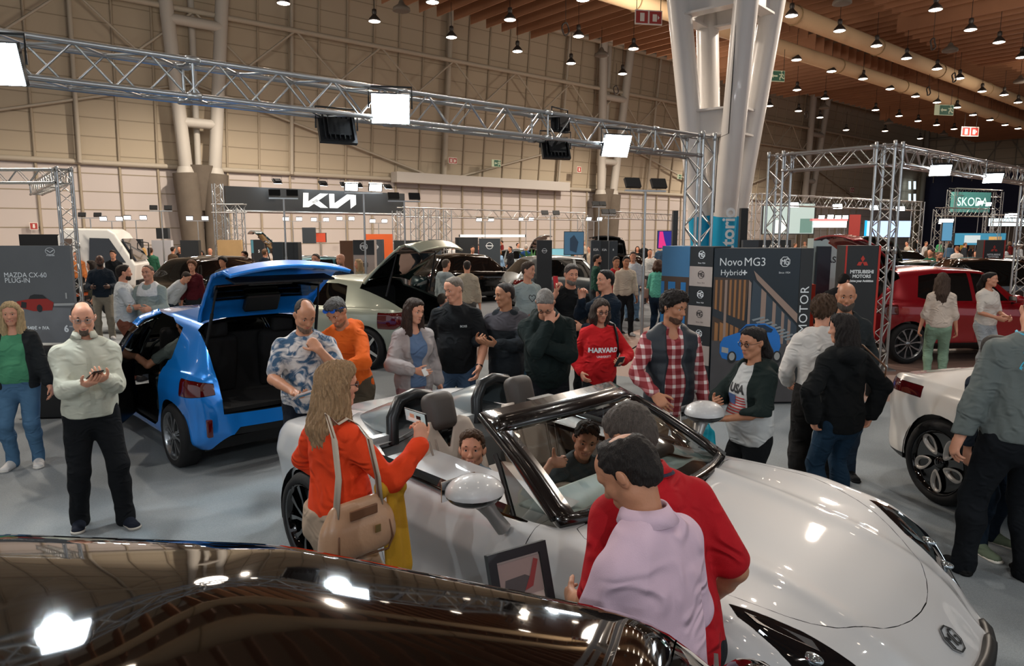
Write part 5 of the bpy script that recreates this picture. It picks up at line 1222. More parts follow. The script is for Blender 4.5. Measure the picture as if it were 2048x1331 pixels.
        for q in (-3, -2, 2, 3):
            b = MB(); b.path([T_ @ Vector((.012+.05*(q*.07/.245)**2, q*.052*(1+.25*v), .12+v*.42))+Vector((-.345, y, .50)) for v in (0, .25, .5, .75, 1)], .006, 5); b.build('seam_rib', mat('seam_rib', '#8f8378', .6), sb)
        roundbox('headrest', T_ @ Vector((-.035, 0, .70))+Vector((-.36, y, .50)), (.13, .23, .25), mat('headrest_taupe', '#3f3935', .55), R_, T_, bev=.06, seg=4)
        roundbox('neck_piece', T_ @ Vector((-.045, 0, .52))+Vector((-.36, y, .50)), (.08, .20, .20), M_GLOSSBLACK, R_, T_, bev=.03)
        # roll hoop and its painted fairing
        b = MB(); p = [Vector((-.84, y-.20, .93)), Vector((-.86, y-.185, 1.10)), Vector((-.87, y-.12, 1.20)), Vector((-.875, y, 1.225)), Vector((-.87, y+.12, 1.20)), Vector((-.86, y+.185, 1.10)), Vector((-.84, y+.20, .93))]
        b.path(p, .042, 10); b.build('roll_hoop', mat('hoop_black', '#15181a', .35), R_)
        V = []; Fs = []; n_ = 10
        for j, (x, k, dz) in enumerate(((-.90, 1.0, 0), (-1.05, .96, -.03), (-1.25, .75, -.10), (-1.45, .4, -.17))):
            for i in range(n_+1):
                a = PI*i/n_; V.append((x, y-.20*k*math.cos(a), .985+(.225*math.sin(a)**.8)*k*(1-j*.16)+dz*.2))
        for j in range(3):
            for i in range(n_): a = j*(n_+1)+i; Fs.append((a, a+1, a+n_+2, a+n_+1))
        fa = mesh('hoop_fairing', V, Fs, mat('fairing_grey', '#8e989b', .3, .4, coat=1), R_, True)
        # outside mirrors on stalks
        mc = Vector((.50, s*1.04, 1.09)); mp = empty('outside_mirror', (0, 0, 0)); mp.parent = R_
        Rm = Matrix.Rotation(.12*s, 3, 'Z')
        pod('mirror_cap', mc, (.135, .145, .085), pm, mp, Rm, cut=(.50, 1)); pod('mirror_base', mc+Vector((0, 0, -.0)), (.132, .142, .060), mat('mirror_under', '#2b2a2a', .25, .3, coat=1), mp, Rm, cut=(0, .5))
        b = MB(); b.path([mc+Vector((0, -s*.02, -.03)), mc+Vector((.0, -s*.06, -.07)), mc+Vector((.01, -s*.10, -.13)), Vector((.53, s*.88, .87))], [.05, .045, .035, .04], 10); b.build('mirror_stalk', mat('stalk_grey', '#8e8b87', .3, .4, coat=1), mp)
        b = MB(); b.box(mc+Vector((-.118, 0, -.005)), (.006, .21, .10)); b.build('mirror_glass', M_CHROME, mp)
    return R_
ROAD = roadster()

# ---- closed cars
def closed_car(name, label, x, y, head, paint_, x0=-2.0, x1=2.1, wb=1.285, W=.90, H=1.50, belt=.95, hood=.98, xc=.92, xh=.30, xr=-1.35, xt=-1.85, wr=.32, low=.20, rim='spoke', rimn=5, rim1=None, rim2=None, N=110, K=46, sx=3,
               tail=None, open_tail=0.0, open_door=0.0, windows=None, glass=None, lamps=True, tlamp=None, group=None, roofm=None, fender=None, cat='car', clad=None, seats=True, hlamp='#aab4b8', tamp=0.0, rw=.0, twk=.70, gl0=.05):
    R_ = empty(name, (x, y, 0), head, label, cat, group); glass = glass or M_TINT
    def lerp(t, v): k = sorted(t); return float(np.interp(v, k, [t[i] for i in k]))
    hw = {x0: W*.70, x0+.08: W*.86, x0+.28: W*.95, -wb: W, 0: W*.985, wb: W, x1-.45: W*.965, x1-.2: W*.88, x1-.06: W*.74, x1: W*.64}
    zb = {x0: low+.22, x0+.15: low+.05, -wb: low, wb: low, x1-.15: low+.02, x1: low+.16}
    zs = {x0: belt-.22, x0+.10: belt-.02, x0+.35: belt+.03, -wb*.8: belt+.02, 0: belt-.03, xc: hood-.08, wb: hood-.12, x1-.35: hood-.22, x1-.12: hood-.34, x1: hood-.48}
    zt = {x0: belt-.20, x0+.06: belt, xt: belt+.04, xr-.0: H-.05, (xr+xh)/2: H, xh: H-.055, xc: hood, wb: hood-.05, x1-.35: hood-.15, x1-.12: hood-.27, x1: hood-.46}
    cy = {x0: W*.62, xt: W*.74, xr: W*.64+rw, (xr+xh)/2: W*.68+rw, xh: W*.66+rw, xc: W*.76, wb: W*.70, x1-.3: W*.60, x1: W*.5}
    xs_ = sorted(set(hw) | set(zb) | set(zs) | set(zt) | set(cy)); T = lambda fn: {v: fn(v) for v in xs_}
    h = lambda v: lerp(hw, v); S = lambda v: lerp(zs, v); B_ = lambda v: lerp(zb, v); Z = lambda v: max(lerp(zt, v), S(v)+.01); C = lambda v: min(lerp(cy, v), h(v)-.08)
    m = lambda a, v: B_(v)+(S(v)-B_(v))*a; g = lambda v: min(1, max(0, (Z(v)-S(v)-.05)/.4))
    rows = [(T(lambda v: h(v)-.12), T(B_)), (T(lambda v: h(v)-.025), T(lambda v: m(.10, v))), (T(lambda v: h(v)-.03), T(lambda v: m(.42, v))), (T(lambda v: h(v)), T(lambda v: m(.72, v))), (T(lambda v: h(v)-.02), T(lambda v: m(.90, v))),
            (T(lambda v: h(v)-.065), T(S)), (T(lambda v: h(v)-.085), T(lambda v: S(v)+.012)), (T(lambda v: (h(v)-.085)*.55+C(v)*.45), T(lambda v: S(v)*.5+(Z(v)-.11*g(v)-.01)*.5)), (T(C), T(lambda v: Z(v)-.10*g(v)-.01)), (T(lambda v: C(v)-.07), T(lambda v: Z(v)-.035*g(v)-.005)),
            (T(lambda v: C(v)*.5), T(lambda v: Z(v)-.006)), (T(lambda v: 0), T(Z))]
    bm = shell(x0, x1, rows, bow_f=.30, bow_r=.16, N=N, K=K, sx=sx, sk=1, bl=.55); lay = bm.faces.layers.int['part']
    for s in (1, -1):
        F_ = lambda c, s=s: c.y*s > .35
        for xx in (-wb, wb): carve(bm, circle(xx, wr, wr+.045), 'side', lambda c, s=s: c.y*s > .5, -1)
        if clad:
            carve(bm, [(x0-.1, low-.05), (x1+.1, low-.05), (x1+.1, low+.12), (x0-.1, low+.12)], 'side', lambda c, s=s: c.y*s > 0, 12 if s > 0 else 14, only=(0,))
    # roof end, tailgate and rear glass
    tw = W*twk
    if tail: carve(bm, [(x0-.3, .2), (xr+.05, .2), (xr+.05, 2.2), (x0-.3, 2.2)], 'side', lambda c: True, 20, only=(0,)); carve(bm, [(-tw, belt-.34), (tw, belt-.34), (tw+.02, belt+.02), (tw*.90, H+.1), (-tw*.90, H+.1), (-tw-.02, belt+.02)], 'end', lambda c: c.x < xr+.1, 21, only=(20,))
    for f in bm.faces:
        if f[lay] == 20: f[lay] = 0
    dx = xr-xt; carve(bm, [(xr-gl0, -W*.56), (xr-gl0, W*.56), (xt+.10, W*.62), (xt+.10, -W*.62)], 'plan', lambda c: c.z > belt+.02, 3)
    carve(bm, [(xc-.03, -W*.70), (xc+.02, 0), (xc-.03, W*.70), (xh+.05, W*.60), (xh+.01, 0), (xh+.05, -W*.60)], 'plan', lambda c: c.z > hood-.04, 4)
    win = windows or [[(xc-.30, hood-.005), (xh-.10, H-.135), (-.02, H-.115), (-.02, belt+.015)], [(-.10, belt+.02), (-.10, H-.115), (xr*.55, H-.125), (xr*.72, H-.16), (xr*.80, belt+.10), (xr*.62, belt+.03)]]
    for s in (1, -1):
        for i, w in enumerate(win): carve(bm, w, 'side', lambda c, s=s: c.y*s > .3 and c.z > belt-.05, 5 if s > 0 else 6)
        # doors
        if open_door and s > 0: pass
    if open_door:
        carve(bm, [(-.06, low+.13), (-.06, H-.075), (-.62, H-.085), (-.86, H-.16), (-1.02, belt+.10), (-.98, .70), (-.84, .38), (-.74, low+.13)], 'side', lambda c: c.y > .3, 30, only=(0, 12, 14)); 
        for f in bm.faces:
            c = f.calc_center_median()
            if f[lay] == 5 and c.x < -.06: f[lay] = 31
    else:
        carve(bm, [(-.06, low+.14), (-.06, belt), (xr*.70, belt), (-.94, .60), (-.80, low+.14)], 'side', lambda c: c.y > .4, 32, only=(0,))
    carve(bm, [(-.05, low+.14), (-.05, belt-.03), (xc-.28, belt-.03), (xc+.02, .62), (xc-.05, low+.14)], 'side', lambda c: c.y > .4, 33, only=(0,))
    carve(bm, [(-.05, low+.14), (-.05, belt-.03), (xc-.28, belt-.03), (xc+.02, .62), (xc-.05, low+.14)], 'side', lambda c: c.y < -.4, 34, only=(0,)); carve(bm, [(-.06, low+.14), (-.06, belt-.01), (xr*.70, belt-.01), (-.94, .60), (-.80, low+.14)], 'side', lambda c: c.y < -.4, 35, only=(0,))
    carve(bm, [(xc+.04, -W*.74), (xc+.04, W*.74), (x1-.30, W*.62), (x1-.14, W*.3), (x1-.14, -W*.3), (x1-.30, -W*.62)], 'plan', lambda c: c.z > hood-.36, 36, only=(0,))
    tl = tlamp or [(W*.60, belt-.05), (W*.60, belt-.16), (W*.99, belt-.20), (W*.99, belt-.02)]
    for s in (1, -1):
        carve(bm, [(a*s, b) for a, b in tl], 'end', lambda c: c.x < -wb-.25, 7 if s > 0 else 8, only=(0, 20, 21))
        carve(bm, [(W*.52*s, hood-.34), (W*.50*s, hood-.41), (W*.99*s, hood-.34), (W*.99*s, hood-.22)], 'end', lambda c: c.x > wb+.2, 9 if s > 0 else 10, only=(0,))
    carve(bm, [(-W*.55, low+.28), (W*.55, low+.28), (W*.66, low+.06), (-W*.66, low+.06)], 'end', lambda c: c.x > wb, 11, only=(0, 12, 14)); carve(bm, [(-W*.62, low+.16), (-W*.52, low+.27), (W*.52, low+.27), (W*.62, low+.16), (W*.66, low-.02), (-W*.66, low-.02)], 'end', lambda c: c.x < -wb, 13, only=(0, 12, 14))
    pm = paint_; red = mat('tail_lamp_red', '#4c0709', .08, coat=1.0, emit=0.05)
    spec = {0: ('body', pm), 3: ('rear_glass', glass), 4: ('windscreen', M_GLASSDARK if seats else glass), 5: ('side_glass', glass), 6: ('side_glass', glass), 7: ('tail_lamp', red), 8: ('tail_lamp', red), 9: ('headlamp', mat('lamp_'+hlamp.strip('#'), hlamp, .08, coat=1)), 10: ('headlamp', mat('lamp_'+hlamp.strip('#'), hlamp, .08, coat=1)), 11: ('grille', M_BLACK), 12: ('sill', M_BLACK), 14: ('sill', M_BLACK), 13: ('rear_skirt', M_BLACK), 32: ('door', pm), 33: ('door', pm), 34: ('door', pm), 35: ('door', pm), 36: ('bonnet', pm), 21: ('tailgate', pm), 30: ('door', pm), 31: ('door_glass', M_GLASSDARK)}
    skip = [-1]+([21, 3] if open_tail else [])+([30, 31] if open_door else [])
    out = split_parts(bm, spec, R_, .0025 if N > 80 else 0); 
    lin = liner(bm, R_, off=.035, skip=tuple(skip+[3, 4, 5, 6, 31] if seats else skip))
    def turn(objs, piv, ax, ang, th=.035, inner=None):
        """hangs a panel on its hinge and opens it"""
        o0 = objs[0]
        for o in objs:
            for v in o.data.vertices: v.co = v.co-piv
            o.data.update()
            if th: md = o.modifiers.new('thick', 'SOLIDIFY'); md.thickness = th; md.offset = 1.0 if o is o0 else .2; md.use_rim = True
            if o is not o0: o.parent = o0
        o0.location = piv; o0.rotation_euler = (0, ang, 0) if ax == 'Y' else (0, 0, ang)
        if inner is not None and th:
            o0.data.materials.append(inner); o0.modifiers['thick'].material_offset = 1
        return o0
    if open_tail:
        piv = Vector((xr+.05, 0, Z(xr+.05)-.01)); tg = turn([out[21]]+([out[3]] if 3 in out else []), piv, 'Y', open_tail, inner=tail if isinstance(tail, bpy.types.Material) else None)
        out['tailgate'] = tg
        for s in (1, -1):
            b = MB(); a = Vector((xt+.35, s*(tw-.02), belt+.22)); e = piv+Matrix.Rotation(open_tail, 3, 'Y') @ (Vector((xt+.02, s*(tw*.86), belt+.12))-piv); b.tube(a, e, .011, n=6); b.tube(a, (a+e)/2, .017, n=6); b.build('gas_strut', M_BLACK, R_)
        b = MB(); b.box((xt+.55, 0, low+.42), (1.1, W*1.5, .04)); b.box((xr+.35, 0, belt-.15), (.10, W*1.45, .9)); b.build('boot_lining', mat('boot_black', '#08090a', .9), R_)
    if open_door:
        piv = Vector((-.06, W-.03, 0)); out['door'] = turn([out[30]]+([out[31]] if 31 in out else []), piv, 'Z', -open_door, th=.06, inner=M_BLACK)
    for s in (1, -1):
        for xx in (-wb, wb):
            wheel(R_, (xx, s*(W-.115), wr), s, r=wr, w=.21, rim=wr*.74, style=rim, n=rimn, m1=rim1, m2=rim2)
            arch(R_, xx, s*(W-.18), wr, wr+.055, .13)
        mo = empty('outside_mirror'); mo.parent = R_; pod('mirror_cap', (xc-.32, s*(W+.09), hood+.04), (.10, .11, .075), pm, mo, n=12, k=8); b = MB(); b.tube((xc-.30, s*(W-.05), hood-.04), (xc-.30, s*(W+.06), hood-.0), .025, n=6); b.build('mirror_arm', M_BLACK, mo)
        b = MB(); b.box((xc-.415, s*(W+.09), hood+.04), (.012, .16, .10)); b.build('mirror_glass', M_CHROME, mo)
    b = MB(); b.box((0, 0, low+.05), (2*wb+.7, W*1.55, .10)); b.build('floor_pan', M_BLACK, R_)
    if seats:
        sm = mat('seat_cloth_dark', '#0b0b0c', .9)
        for xx in (.12, -.80):
            for s in (1, -1): roundbox('seat', (xx, s*W*.40, low+.40), (.5, .48, .2), sm, R_, bev=.05); roundbox('seat_back', (xx-.27, s*W*.40, low+.75), (.16, .46, .62), sm, R_, Euler((0, -.22, 0)), bev=.05); roundbox('headrest', (xx-.38, s*W*.40, low+1.13), (.10, .24, .18), sm, R_, bev=.04)
        roundbox('dashboard', (xc-.28, 0, hood-.12), (.45, W*1.5, .22), sm, R_, bev=.05)
        b = MB(); Rw = Matrix.Rotation(-.45, 3, 'Y'); b.path([Vector((xc-.56, .37, hood-.06))+Rw @ Vector((0, .18*math.cos(a), .18*math.sin(a))) for a in [2*PI*i/18 for i in range(18)]], .016, 6, closed=True); b.build('steering_wheel', M_BLACK, R_)
    bm.free(); out['root'] = R_; out['Z'] = Z; return out
BLUEP = paint('azure_metallic_paint', '#1686e6', .35, .28)
bl = closed_car('hatchback_car', 'bright blue hatchback with raised tailgate and open rear door', -3.60, 8.22, 2.333, BLUEP, gl0=.20, tail=BLUEP, open_tail=1.38, twk=.67, tlamp=[(.66, .90), (.66, .80), (.89, .76), (.89, .94)], open_door=.52, rim='twin', rimn=5, rim1=mat('rim_silver', '#8d9092', .25, .9), N=150, K=60, glass=M_GLASSDARK)
for s_ in (-1, 1): roundbox('reflector', (-1.925, s_*.745, .50), (.05, .05, .17), mat('tail_lamp_red', '#4c0709', .08), bl['root'], bev=.01)
_t = bl['tailgate']; _p = _t.location
b = MB(); b.box(Vector((-1.50, 0, 1.27))-_p, (.20, .36, .07), Matrix.Rotation(-.35, 3, 'Y')); b.build('lamp_cover', M_BLACK, _t, bevel=.02)
b = MB(); b.box(Vector((-1.845, 0, .84))-_p, (.02, 1.02, .22)); b.build('inner_trim', mat('trim_charcoal', '#141517', .6), _t, bevel=.01)
for y_ in (-.06, .06): b = MB(); b.box(Vector((-1.83, y_, .84))-_p, (.012, .07, .06)); b.build('handle_recess', mat('recess_white', '#c9d4da', .5), _t)
blk = closed_car('black_car', 'glossy black car close below the camera, its roof mirroring the hall lamps', -.17, .91, math.radians(-14), mat('deep_black_paint', '#0a0605', .04, coat=1.0), H=1.60, W=.96, x0=-2.3, x1=2.25, wb=1.36, N=120, K=60, seats=False, hood=1.0, belt=.98, xh=.34, xr=-1.42, xt=-2.1)
# ------------------------------------------------------------------ the other cars
DEG = math.radians
def gxy(px, py): p = at(px, py, 0); return p.x, p.y
def from_axle(px, py, head, wb, W, side):
    """car centre from the pixel where a rear wheel (side +1 left, -1 right) meets the floor"""
    x, y = gxy(px, py); c, s = math.cos(head), math.sin(head); dx, dy = wb, -side*(W-.1); return x+c*dx-s*dy, y+s*dx+c*dy
SILV = paint('pale_sage_paint', '#a9b0a0', .4, .3); DGREEN = mat('dark_green_paint_and_reflection', '#1d2b26', .2, .2, coat=1)
h = DEG(152); x, y = from_axle(738, 738, h, 1.45, .94, 1)
closed_car('crossover_car', 'pale sage green crossover with raised tailgate behind the man in orange', x, y, h, SILV, W=.94, H=1.55, x0=-2.3, x1=2.3, wb=1.45, wr=.36, tail=DGREEN, open_tail=1.0, rim='spoke', seats=False, low=.24, xr=-1.18, xt=-2.05, belt=1.02, N=110,  # inside of the tailgate: a dark green reflection put into its colour
           tlamp=[(.60, 1.02), (.94, .98), (.94, .72), (.86, .72)])
BLK = mat('black_car_paint', '#060606', .08, coat=1)
h = DEG(38); x, y = from_axle(905, 610, h, 1.34, .93, -1)
closed_car('suv_car', 'long glossy black car with red angular tail lamp, side on in the middle distance', x, y, h, BLK, W=.93, H=1.64, x0=-2.2, x1=2.3, wb=1.34, wr=.35, tail=BLK, open_tail=0, seats=False, low=.22, xr=-1.55, xt=-2.0, belt=1.06, hood=1.08, N=90, K=44,
           tlamp=[(.78, 1.20), (.90, 1.22), (.90, 1.12), (.72, .98), (.92, .80), (.80, .80), (.62, .98)])
TEAL = paint('dark_teal_paint', '#16424a', .4, .3)
x, y = gxy(655, 590); x, y = aty(660, 500, 22).x, 22
closed_car('suv_car', 'dark teal car with raised tailgate beside the slatted wooden panel', x, y, DEG(30), TEAL, W=.93, H=1.62, x0=-2.2, x1=2.2, wb=1.35, wr=.35, tail=BLK, open_tail=1.6, seats=False, xr=-1.5, xt=-2.0, belt=1.02, N=60, K=32)
BRN = mat('dark_brown_paint', '#1c1310', .12, .3, coat=1)
x, y = aty(395, 520, 18.2).x, 18.2
closed_car('suv_car', 'dark brown tall car facing the camera behind the red-haired woman', x, y, DEG(-118), BRN, W=.92, H=1.72, x0=-2.1, x1=2.1, wb=1.3, wr=.35, seats=False, xh=.5, xc=1.0, hood=1.08, belt=1.0, N=70, K=36, hlamp='#dfe6e4')
REDP = paint('deep_red_paint', '#8e0a18', .35, .25)
h = DEG(7); x, y = from_axle(1808, 726, h, 1.335, .91, -1)
closed_car('suv_car', 'deep red crossover with raised tailgate beside the black red-edged totem', x, y, h, REDP, W=.91, H=1.70, x0=-2.05, x1=2.3, wb=1.335, wr=.36, tail=REDP, open_tail=1.5, seats=False, low=.24, xr=-1.45, xt=-1.9, belt=1.08, hood=1.1, clad=1, N=110, rimn=5, rim='twin', rim1=mat('rim_silver', '#8d9092', .25, .9), glass=mat('window_black', '#0a0809', .05, coat=1))
WHT = paint('white_car_paint', '#e6e1da', .05, .25)
h = DEG(-77); x, y = from_axle(1882, 1005, h, 1.365, .93, -1)
closed_car('crossover_car', 'white crossover at the right edge with black five-loop wheels', x, y, h, WHT, W=.93, H=1.60, x0=-2.26, x1=2.2, wb=1.365, wr=.365, tail=WHT, seats=False, low=.20, xr=-.30, xt=-1.86, belt=1.0, hood=1.05, clad=1, N=130, K=56, rim='loop', rimn=5, rim1=mat('rim_loop_grey', '#b9b4ae', .3, .3),
           tlamp=[(.30, 1.02), (.30, .95), (.70, .90), (.95, .86), (.95, .97)])
# cars farther off: one build of each kind, then copies
GRY = paint('grey_car_paint', '#6f7476', .5, .3)
far = [('hatch', 'black car with raised tailgate left of the tall dark-headed light stand', 1250, 28, 60, BLK, 1.6), ('hatch', 'pale silver car behind the woman in teal', 1335, 35, 170, GRY, 0),
       ('suv', 'grey car whose wheel shows behind the dark round-logo totem', 1135, 21, 20, GRY, 0), ('suv', 'black car beyond the seated visitors in mid hall', 880, 41, -150, BLK, 0), ('hatch', 'silver car with raised front lid in mid hall beside the potted plant', 1022, 37, 150, GRY, 1.6),
       ('hatch', 'dark green car with raised tailgate beyond the red crossover', 1852, 22, 15, DGREEN, 1.6), ('suv', 'black car behind the person in the white top at the far right', 1925, 19, 170, BLK, 0), ('hatch', 'silver grey car at the right edge behind the small red-logo totem', 2040, 26, 10, GRY, 0),
       ('suv', 'white far car on the red-lit stand', 1695, 40, 160, WHT, 0), ('hatch', 'black far car beneath the glowing screen', 1770, 34, 170, BLK, 0), ('hatch', 'dark car with open tailgate left of the white board', 1600, 24, 160, BLK, 1.6)]
protos = {}
for kind, lb, px, Y, hd, pm_, ot in far:
    x = aty(px, 480, Y).x
    closed_car('suv_car' if kind == 'suv' else 'hatchback_car', lb, x, Y, DEG(hd), pm_, H=1.66 if kind == 'suv' else 1.5, W=.92 if kind == 'suv' else .88, N=44, K=26, sx=1, seats=False, tail=pm_ if ot else None, open_tail=ot, belt=1.03 if kind == 'suv' else .95, wr=.35 if kind == 'suv' else .32)
# ------------------------------------------------------------------ white truck cab, facing right
tw_ = empty('truck', (aty(218, 500, 23.5).x, 23.5, 0), DEG(14), 'small white truck cab seen from its side behind the visitors at left', 'truck')
b = MB(); b.prism([(-1.2, .55), (.95, .55), (1.0, 1.25), (.45, 2.28), (.25, 2.42), (-.95, 2.45), (-1.2, 2.2)], (0, -.9, 0), (0, .9, 0)); cb = b.build('cab', mat('truck_white', '#d9dad6', .35, coat=.6), tw_, bevel=.06, bseg=3)
b = MB(); b.prism([(-.35, 1.35), (.72, 1.35), (.28, 2.12), (-.28, 2.14)], (0, -.915, 0), (0, -.905, 0)); b.build('door_window', M_TINT, tw_)
b = MB(); b.prism([(-1.08, 1.75), (-.78, 1.75), (-.78, 2.12), (-1.08, 2.12)], (0, -.915, 0), (0, -.905, 0)); b.build('rear_side_window', mat('grey_glass', '#5a4d44', .2), tw_)
b = MB(); b.box((.80, 0, 1.75), (.04, 1.5, .8), Matrix.Rotation(-.49, 3, 'Y')); b.build('windscreen', M_TINT, tw_)
b = MB(); b.box((1.0, 0, .62), (.12, 1.7, .3)); b.build('bumper', M_BLACK, tw_)
for s in (-1, 1):
    wheel(tw_, (.25, s*.78, .38), s, r=.38, rim=.2, n=6); b = MB(); b.path([(.75, s*.92, 2.0), (.95, s*1.12, 1.95), (.95, s*1.12, 1.6)], .02, 6); b.box((.95, s*1.12, 1.62), (.05, .18, .32)); b.build('outside_mirror', M_BLACK, tw_)
b = MB(); b.box((-2.6, 0, .62), (3.0, .8, .16)); b.build('chassis', M_BLACK, tw_)
for s in (-1, 1): wheel(tw_, (-3.0, s*.72, .38), s, r=.38, rim=.2, n=6)
b = MB(); b.box((-1.6, 0, 2.25), (.7, 1.6, .9)); 
# ------------------------------------------------------------------ boards, totems and screens of the stands
a_, e_ = aty(-70, 490, 8.9), aty(139, 490, 8.9)
mz = board('price_board', a_, e_, .90, 2.14, mat('poster_grey', '#5d6062', .5, vary=.25, vscale=1.6), 'grey price board showing a red car, hung over a black plinth at far left', 'price board', .05)
patch(mz, [(0, 0), (1, 0), (1, .36), (0, .40)], mat('poster_floor', '#74777a', .5, vary=.3, vscale=3), 'picture_floor', .003)
on(mz, 'MAZDA CX-60', .088, .55, .70, INK, bold=.0, sx=.95); on(mz, 'PLUG-IN', .086, .47, .645, INK, bold=.0)
on(mz, '57.540€ + IVA', .058, .60, .155, INK, bold=.002); on(mz, '(PPR 60)', .05, .50, .09, INK); on(mz, '6', .12, .90, .145, INK, bold=.004); on(mz, 'ANOS', .025, .955, .17, INK); on(mz, 'mazda', .04, .81, .905, INK)
LG = lambda fr, x, z, s, m: shape([[(a*s, b*s) for a, b in q] for q in ([[(math.cos(t)*r, math.sin(t)*r*.72) for r, t in ((.92, i*PI/12), (1.0, i*PI/12), (1.0, (i+1)*PI/12), (.92, (i+1)*PI/12))] for i in range(24)]+[[(-.88, .28), (-.5, .18), (0, -.22), (0, -.34), (-.58, .06)], [(.88, .28), (.58, .06), (0, -.34), (0, -.22), (.5, .18)]])], fr['P'](x, z, .006), fr['r'], fr['u'], m, fr['o'])
LG(mz, .81, .945, .062, INK)
rc = mat('picture_red', '#9c2a22', .5); dk = mat('picture_dark', '#25282a', .5); gl = mat('picture_pale', '#a6a8a6', .5)
patch(mz, [[(.46, .37), (.60, .33), (.78, .34), (.80, .42), (.74, .46), (.56, .455), (.44, .43)]], rc, 'picture_car', .006); patch(mz, [[(.56, .455), (.74, .46), (.70, .50), (.62, .505), (.58, .49)]], dk, 'picture_window', .007)
patch(mz, [[(.48, .37), (.53, .36), (.54, .42), (.49, .43)], [(.66+.028*math.cos(t), .36+.04*math.sin(t)) for t in [i*PI/6 for i in range(12)]]], dk, 'picture_wheel', .008); patch(mz, [[(.80, .385), (1, .39), (1, .415), (.80, .41)], [(.92, .46), (.935, .46), (.935, .52), (.92, .52)]], gl, 'picture_light', .006)
pl = empty('plinth', (aty(92, 700, 8.7).x, 8.7, 0), .1, 'black box plinth under the grey price board beside the blue hatchback', 'plinth'); b = MB(); b.box((0, 0, .44), (.50, .4, .86)); b.build('box', M_BLACK, pl, bevel=.01); b = MB(); b.box((0, 0, .005), (.54, .44, .01)); b.build('base_plate', M_DARKMETAL, pl)
# picture wall with the new model
a_, e_ = aty(1430, 500, 9.2), aty(1602, 500, 9.25)
pw = board('picture_board', a_, e_, .04, 2.10, mat('poster_night', '#1e2a33', .45, vary=.3, vscale=1.2), 'large picture board of a blue hatchback before a lit building', 'picture board', .5)
on(pw, 'Novo', .145, .19, .912, INK, sx=.92); on(pw, 'MG3', .155, .47, .912, INK, bold=.0, sx=.95); on(pw, 'Hybrid', .105, .20, .845, INK); on(pw, '+', .12, .355, .843, INK, bold=.004)
shape(mg_polys(.068), pw['P'](.82, .915, .006), pw['r'], pw['u'], INK, pw['o']); on(pw, 'Since 1924', .035, .82, .845, INK)
or_ = mat('picture_amber', '#96683f', .5, emit=.06); br_ = mat('picture_brown', '#4a3a30', .5); st = mat('picture_stone', '#9c8578', .5); gd_ = mat('picture_steel', '#3a4854', .5); pav = mat('picture_paving', '#4e4c4e', .5, vary=.2, vscale=6)
patch(pw, [(0, .0), (1, 0), (1, .38), (0, .41)], pav, 'picture_ground', .0085)
patch(pw, [(0, .36), (.34, .36), (.42, .80), (.0, .82)], br_, 'picture_facade', .003)
patch(pw, [[(.02+.055*i, .60-.01*i), (.045+.055*i, .60-.01*i), (.045+.055*i, .80), (.02+.055*i, .80)] for i in range(7)], or_, 'picture_lit_strip', .005)
patch(pw, [(0, .62), (.42, .52), (.42, .46), (0, .57)], mat('picture_canopy', '#2a3138', .5), 'picture_canopy', .006); patch(pw, [[(.03+.06*i, .39), (.07+.06*i, .39), (.07+.06*i, .52), (.03+.06*i, .53)] for i in range(6)], or_, 'picture_shop_window', .005)
patch(pw, [(.42, .36), (1, .34), (1, .50), (.46, .80)], gd_, 'picture_glass_front', .004); patch(pw, [(.46, .86), (.50, .80), (1, .52), (1, .58)], st, 'picture_cornice', .006)
patch(pw, [[(.41, .34), (.44, .34), (.44, .78), (.41, .80)], [(.56, .36), (.62, .36), (.62, .715), (.56, .745)], [(.70, .36), (.74, .36), (.74, .645), (.70, .665)], [(.81, .36), (.845, .36), (.845, .58), (.81, .60)], [(.89, .36), (.925, .36), (.925, .53), (.89, .55)], [(.13, .36), (.16, .36), (.16, .80), (.13, .80)]], st, 'picture_column', .007)
patch(pw, [[(.46+.05*i, .545-.016*i), (.60+.05*i, .565-.016*i), (.62+.05*i, .555-.016*i), (.48+.05*i, .535-.016*i)] for i in range(9)], mat('picture_grey', '#8d979c', .5), 'picture_awning', .009)
bc = mat('picture_blue', '#1f74c8', .5); bd_ = mat('picture_blue_dark', '#13324f', .5)
patch(pw, [[(.10, 0.330), (.10, 0.390), (.14, 0.430), (.30, 0.460), (.40, 0.515), (.62, 0.520), (.74, 0.490), (.80, 0.440), (.82, 0.370), (.78, 0.300), (.62, 0.295), (.24, 0.275), (.13, 0.295)]], bc, 'picture_car', .011)
patch(pw, [[(.30, 0.460), (.40, 0.505), (.50, 0.510), (.52, 0.465)], [(.54, 0.465), (.53, 0.510), (.62, 0.510), (.72, 0.480), (.70, 0.460)]], bd_, 'picture_window', .013)
for cx in (.245, 0.780): patch(pw, [[(cx+.055*math.cos(t), .300+.040*math.sin(t)) for t in [i*PI/8 for i in range(16)]]], dk, 'picture_tyre', .014); patch(pw, [[(cx+.034*math.cos(t), .305+.026*math.sin(t)) for t in [i*PI/8 for i in range(16)]]], gl, 'picture_rim', .016)
patch(pw, [[(.12, 0.335), (.20, 0.325), (.20, 0.360), (.12, 0.370)]], gl, 'picture_plate', .015); on(pw, '74', .14, .62, .055, mat('picture_line', '#a5a2a0', .5), bold=-.003)
a2, e2 = aty(1602.5, 500, 9.25), aty(1628, 500, 9.26)
ps = board('totem', a2, e2, .04, 2.10, M_BOARD, 'narrow black upright panel lettered upwards, joined to the picture board', 'totem', .5)
write('MOTOR', .165, ps['P'](.48, .605, .006), (0, 0, 1), -ps['r'], INK, ps['o'], sx=1.0, space=1.1)
write('MG', .165, ps['P'](.48, .40, .006), (0, 0, 1), -ps['r'], INK, ps['o'], sx=1.0, space=1.1)
a3, e3 = aty(1381, 497, 9.5), aty(1427, 497, 9.22)
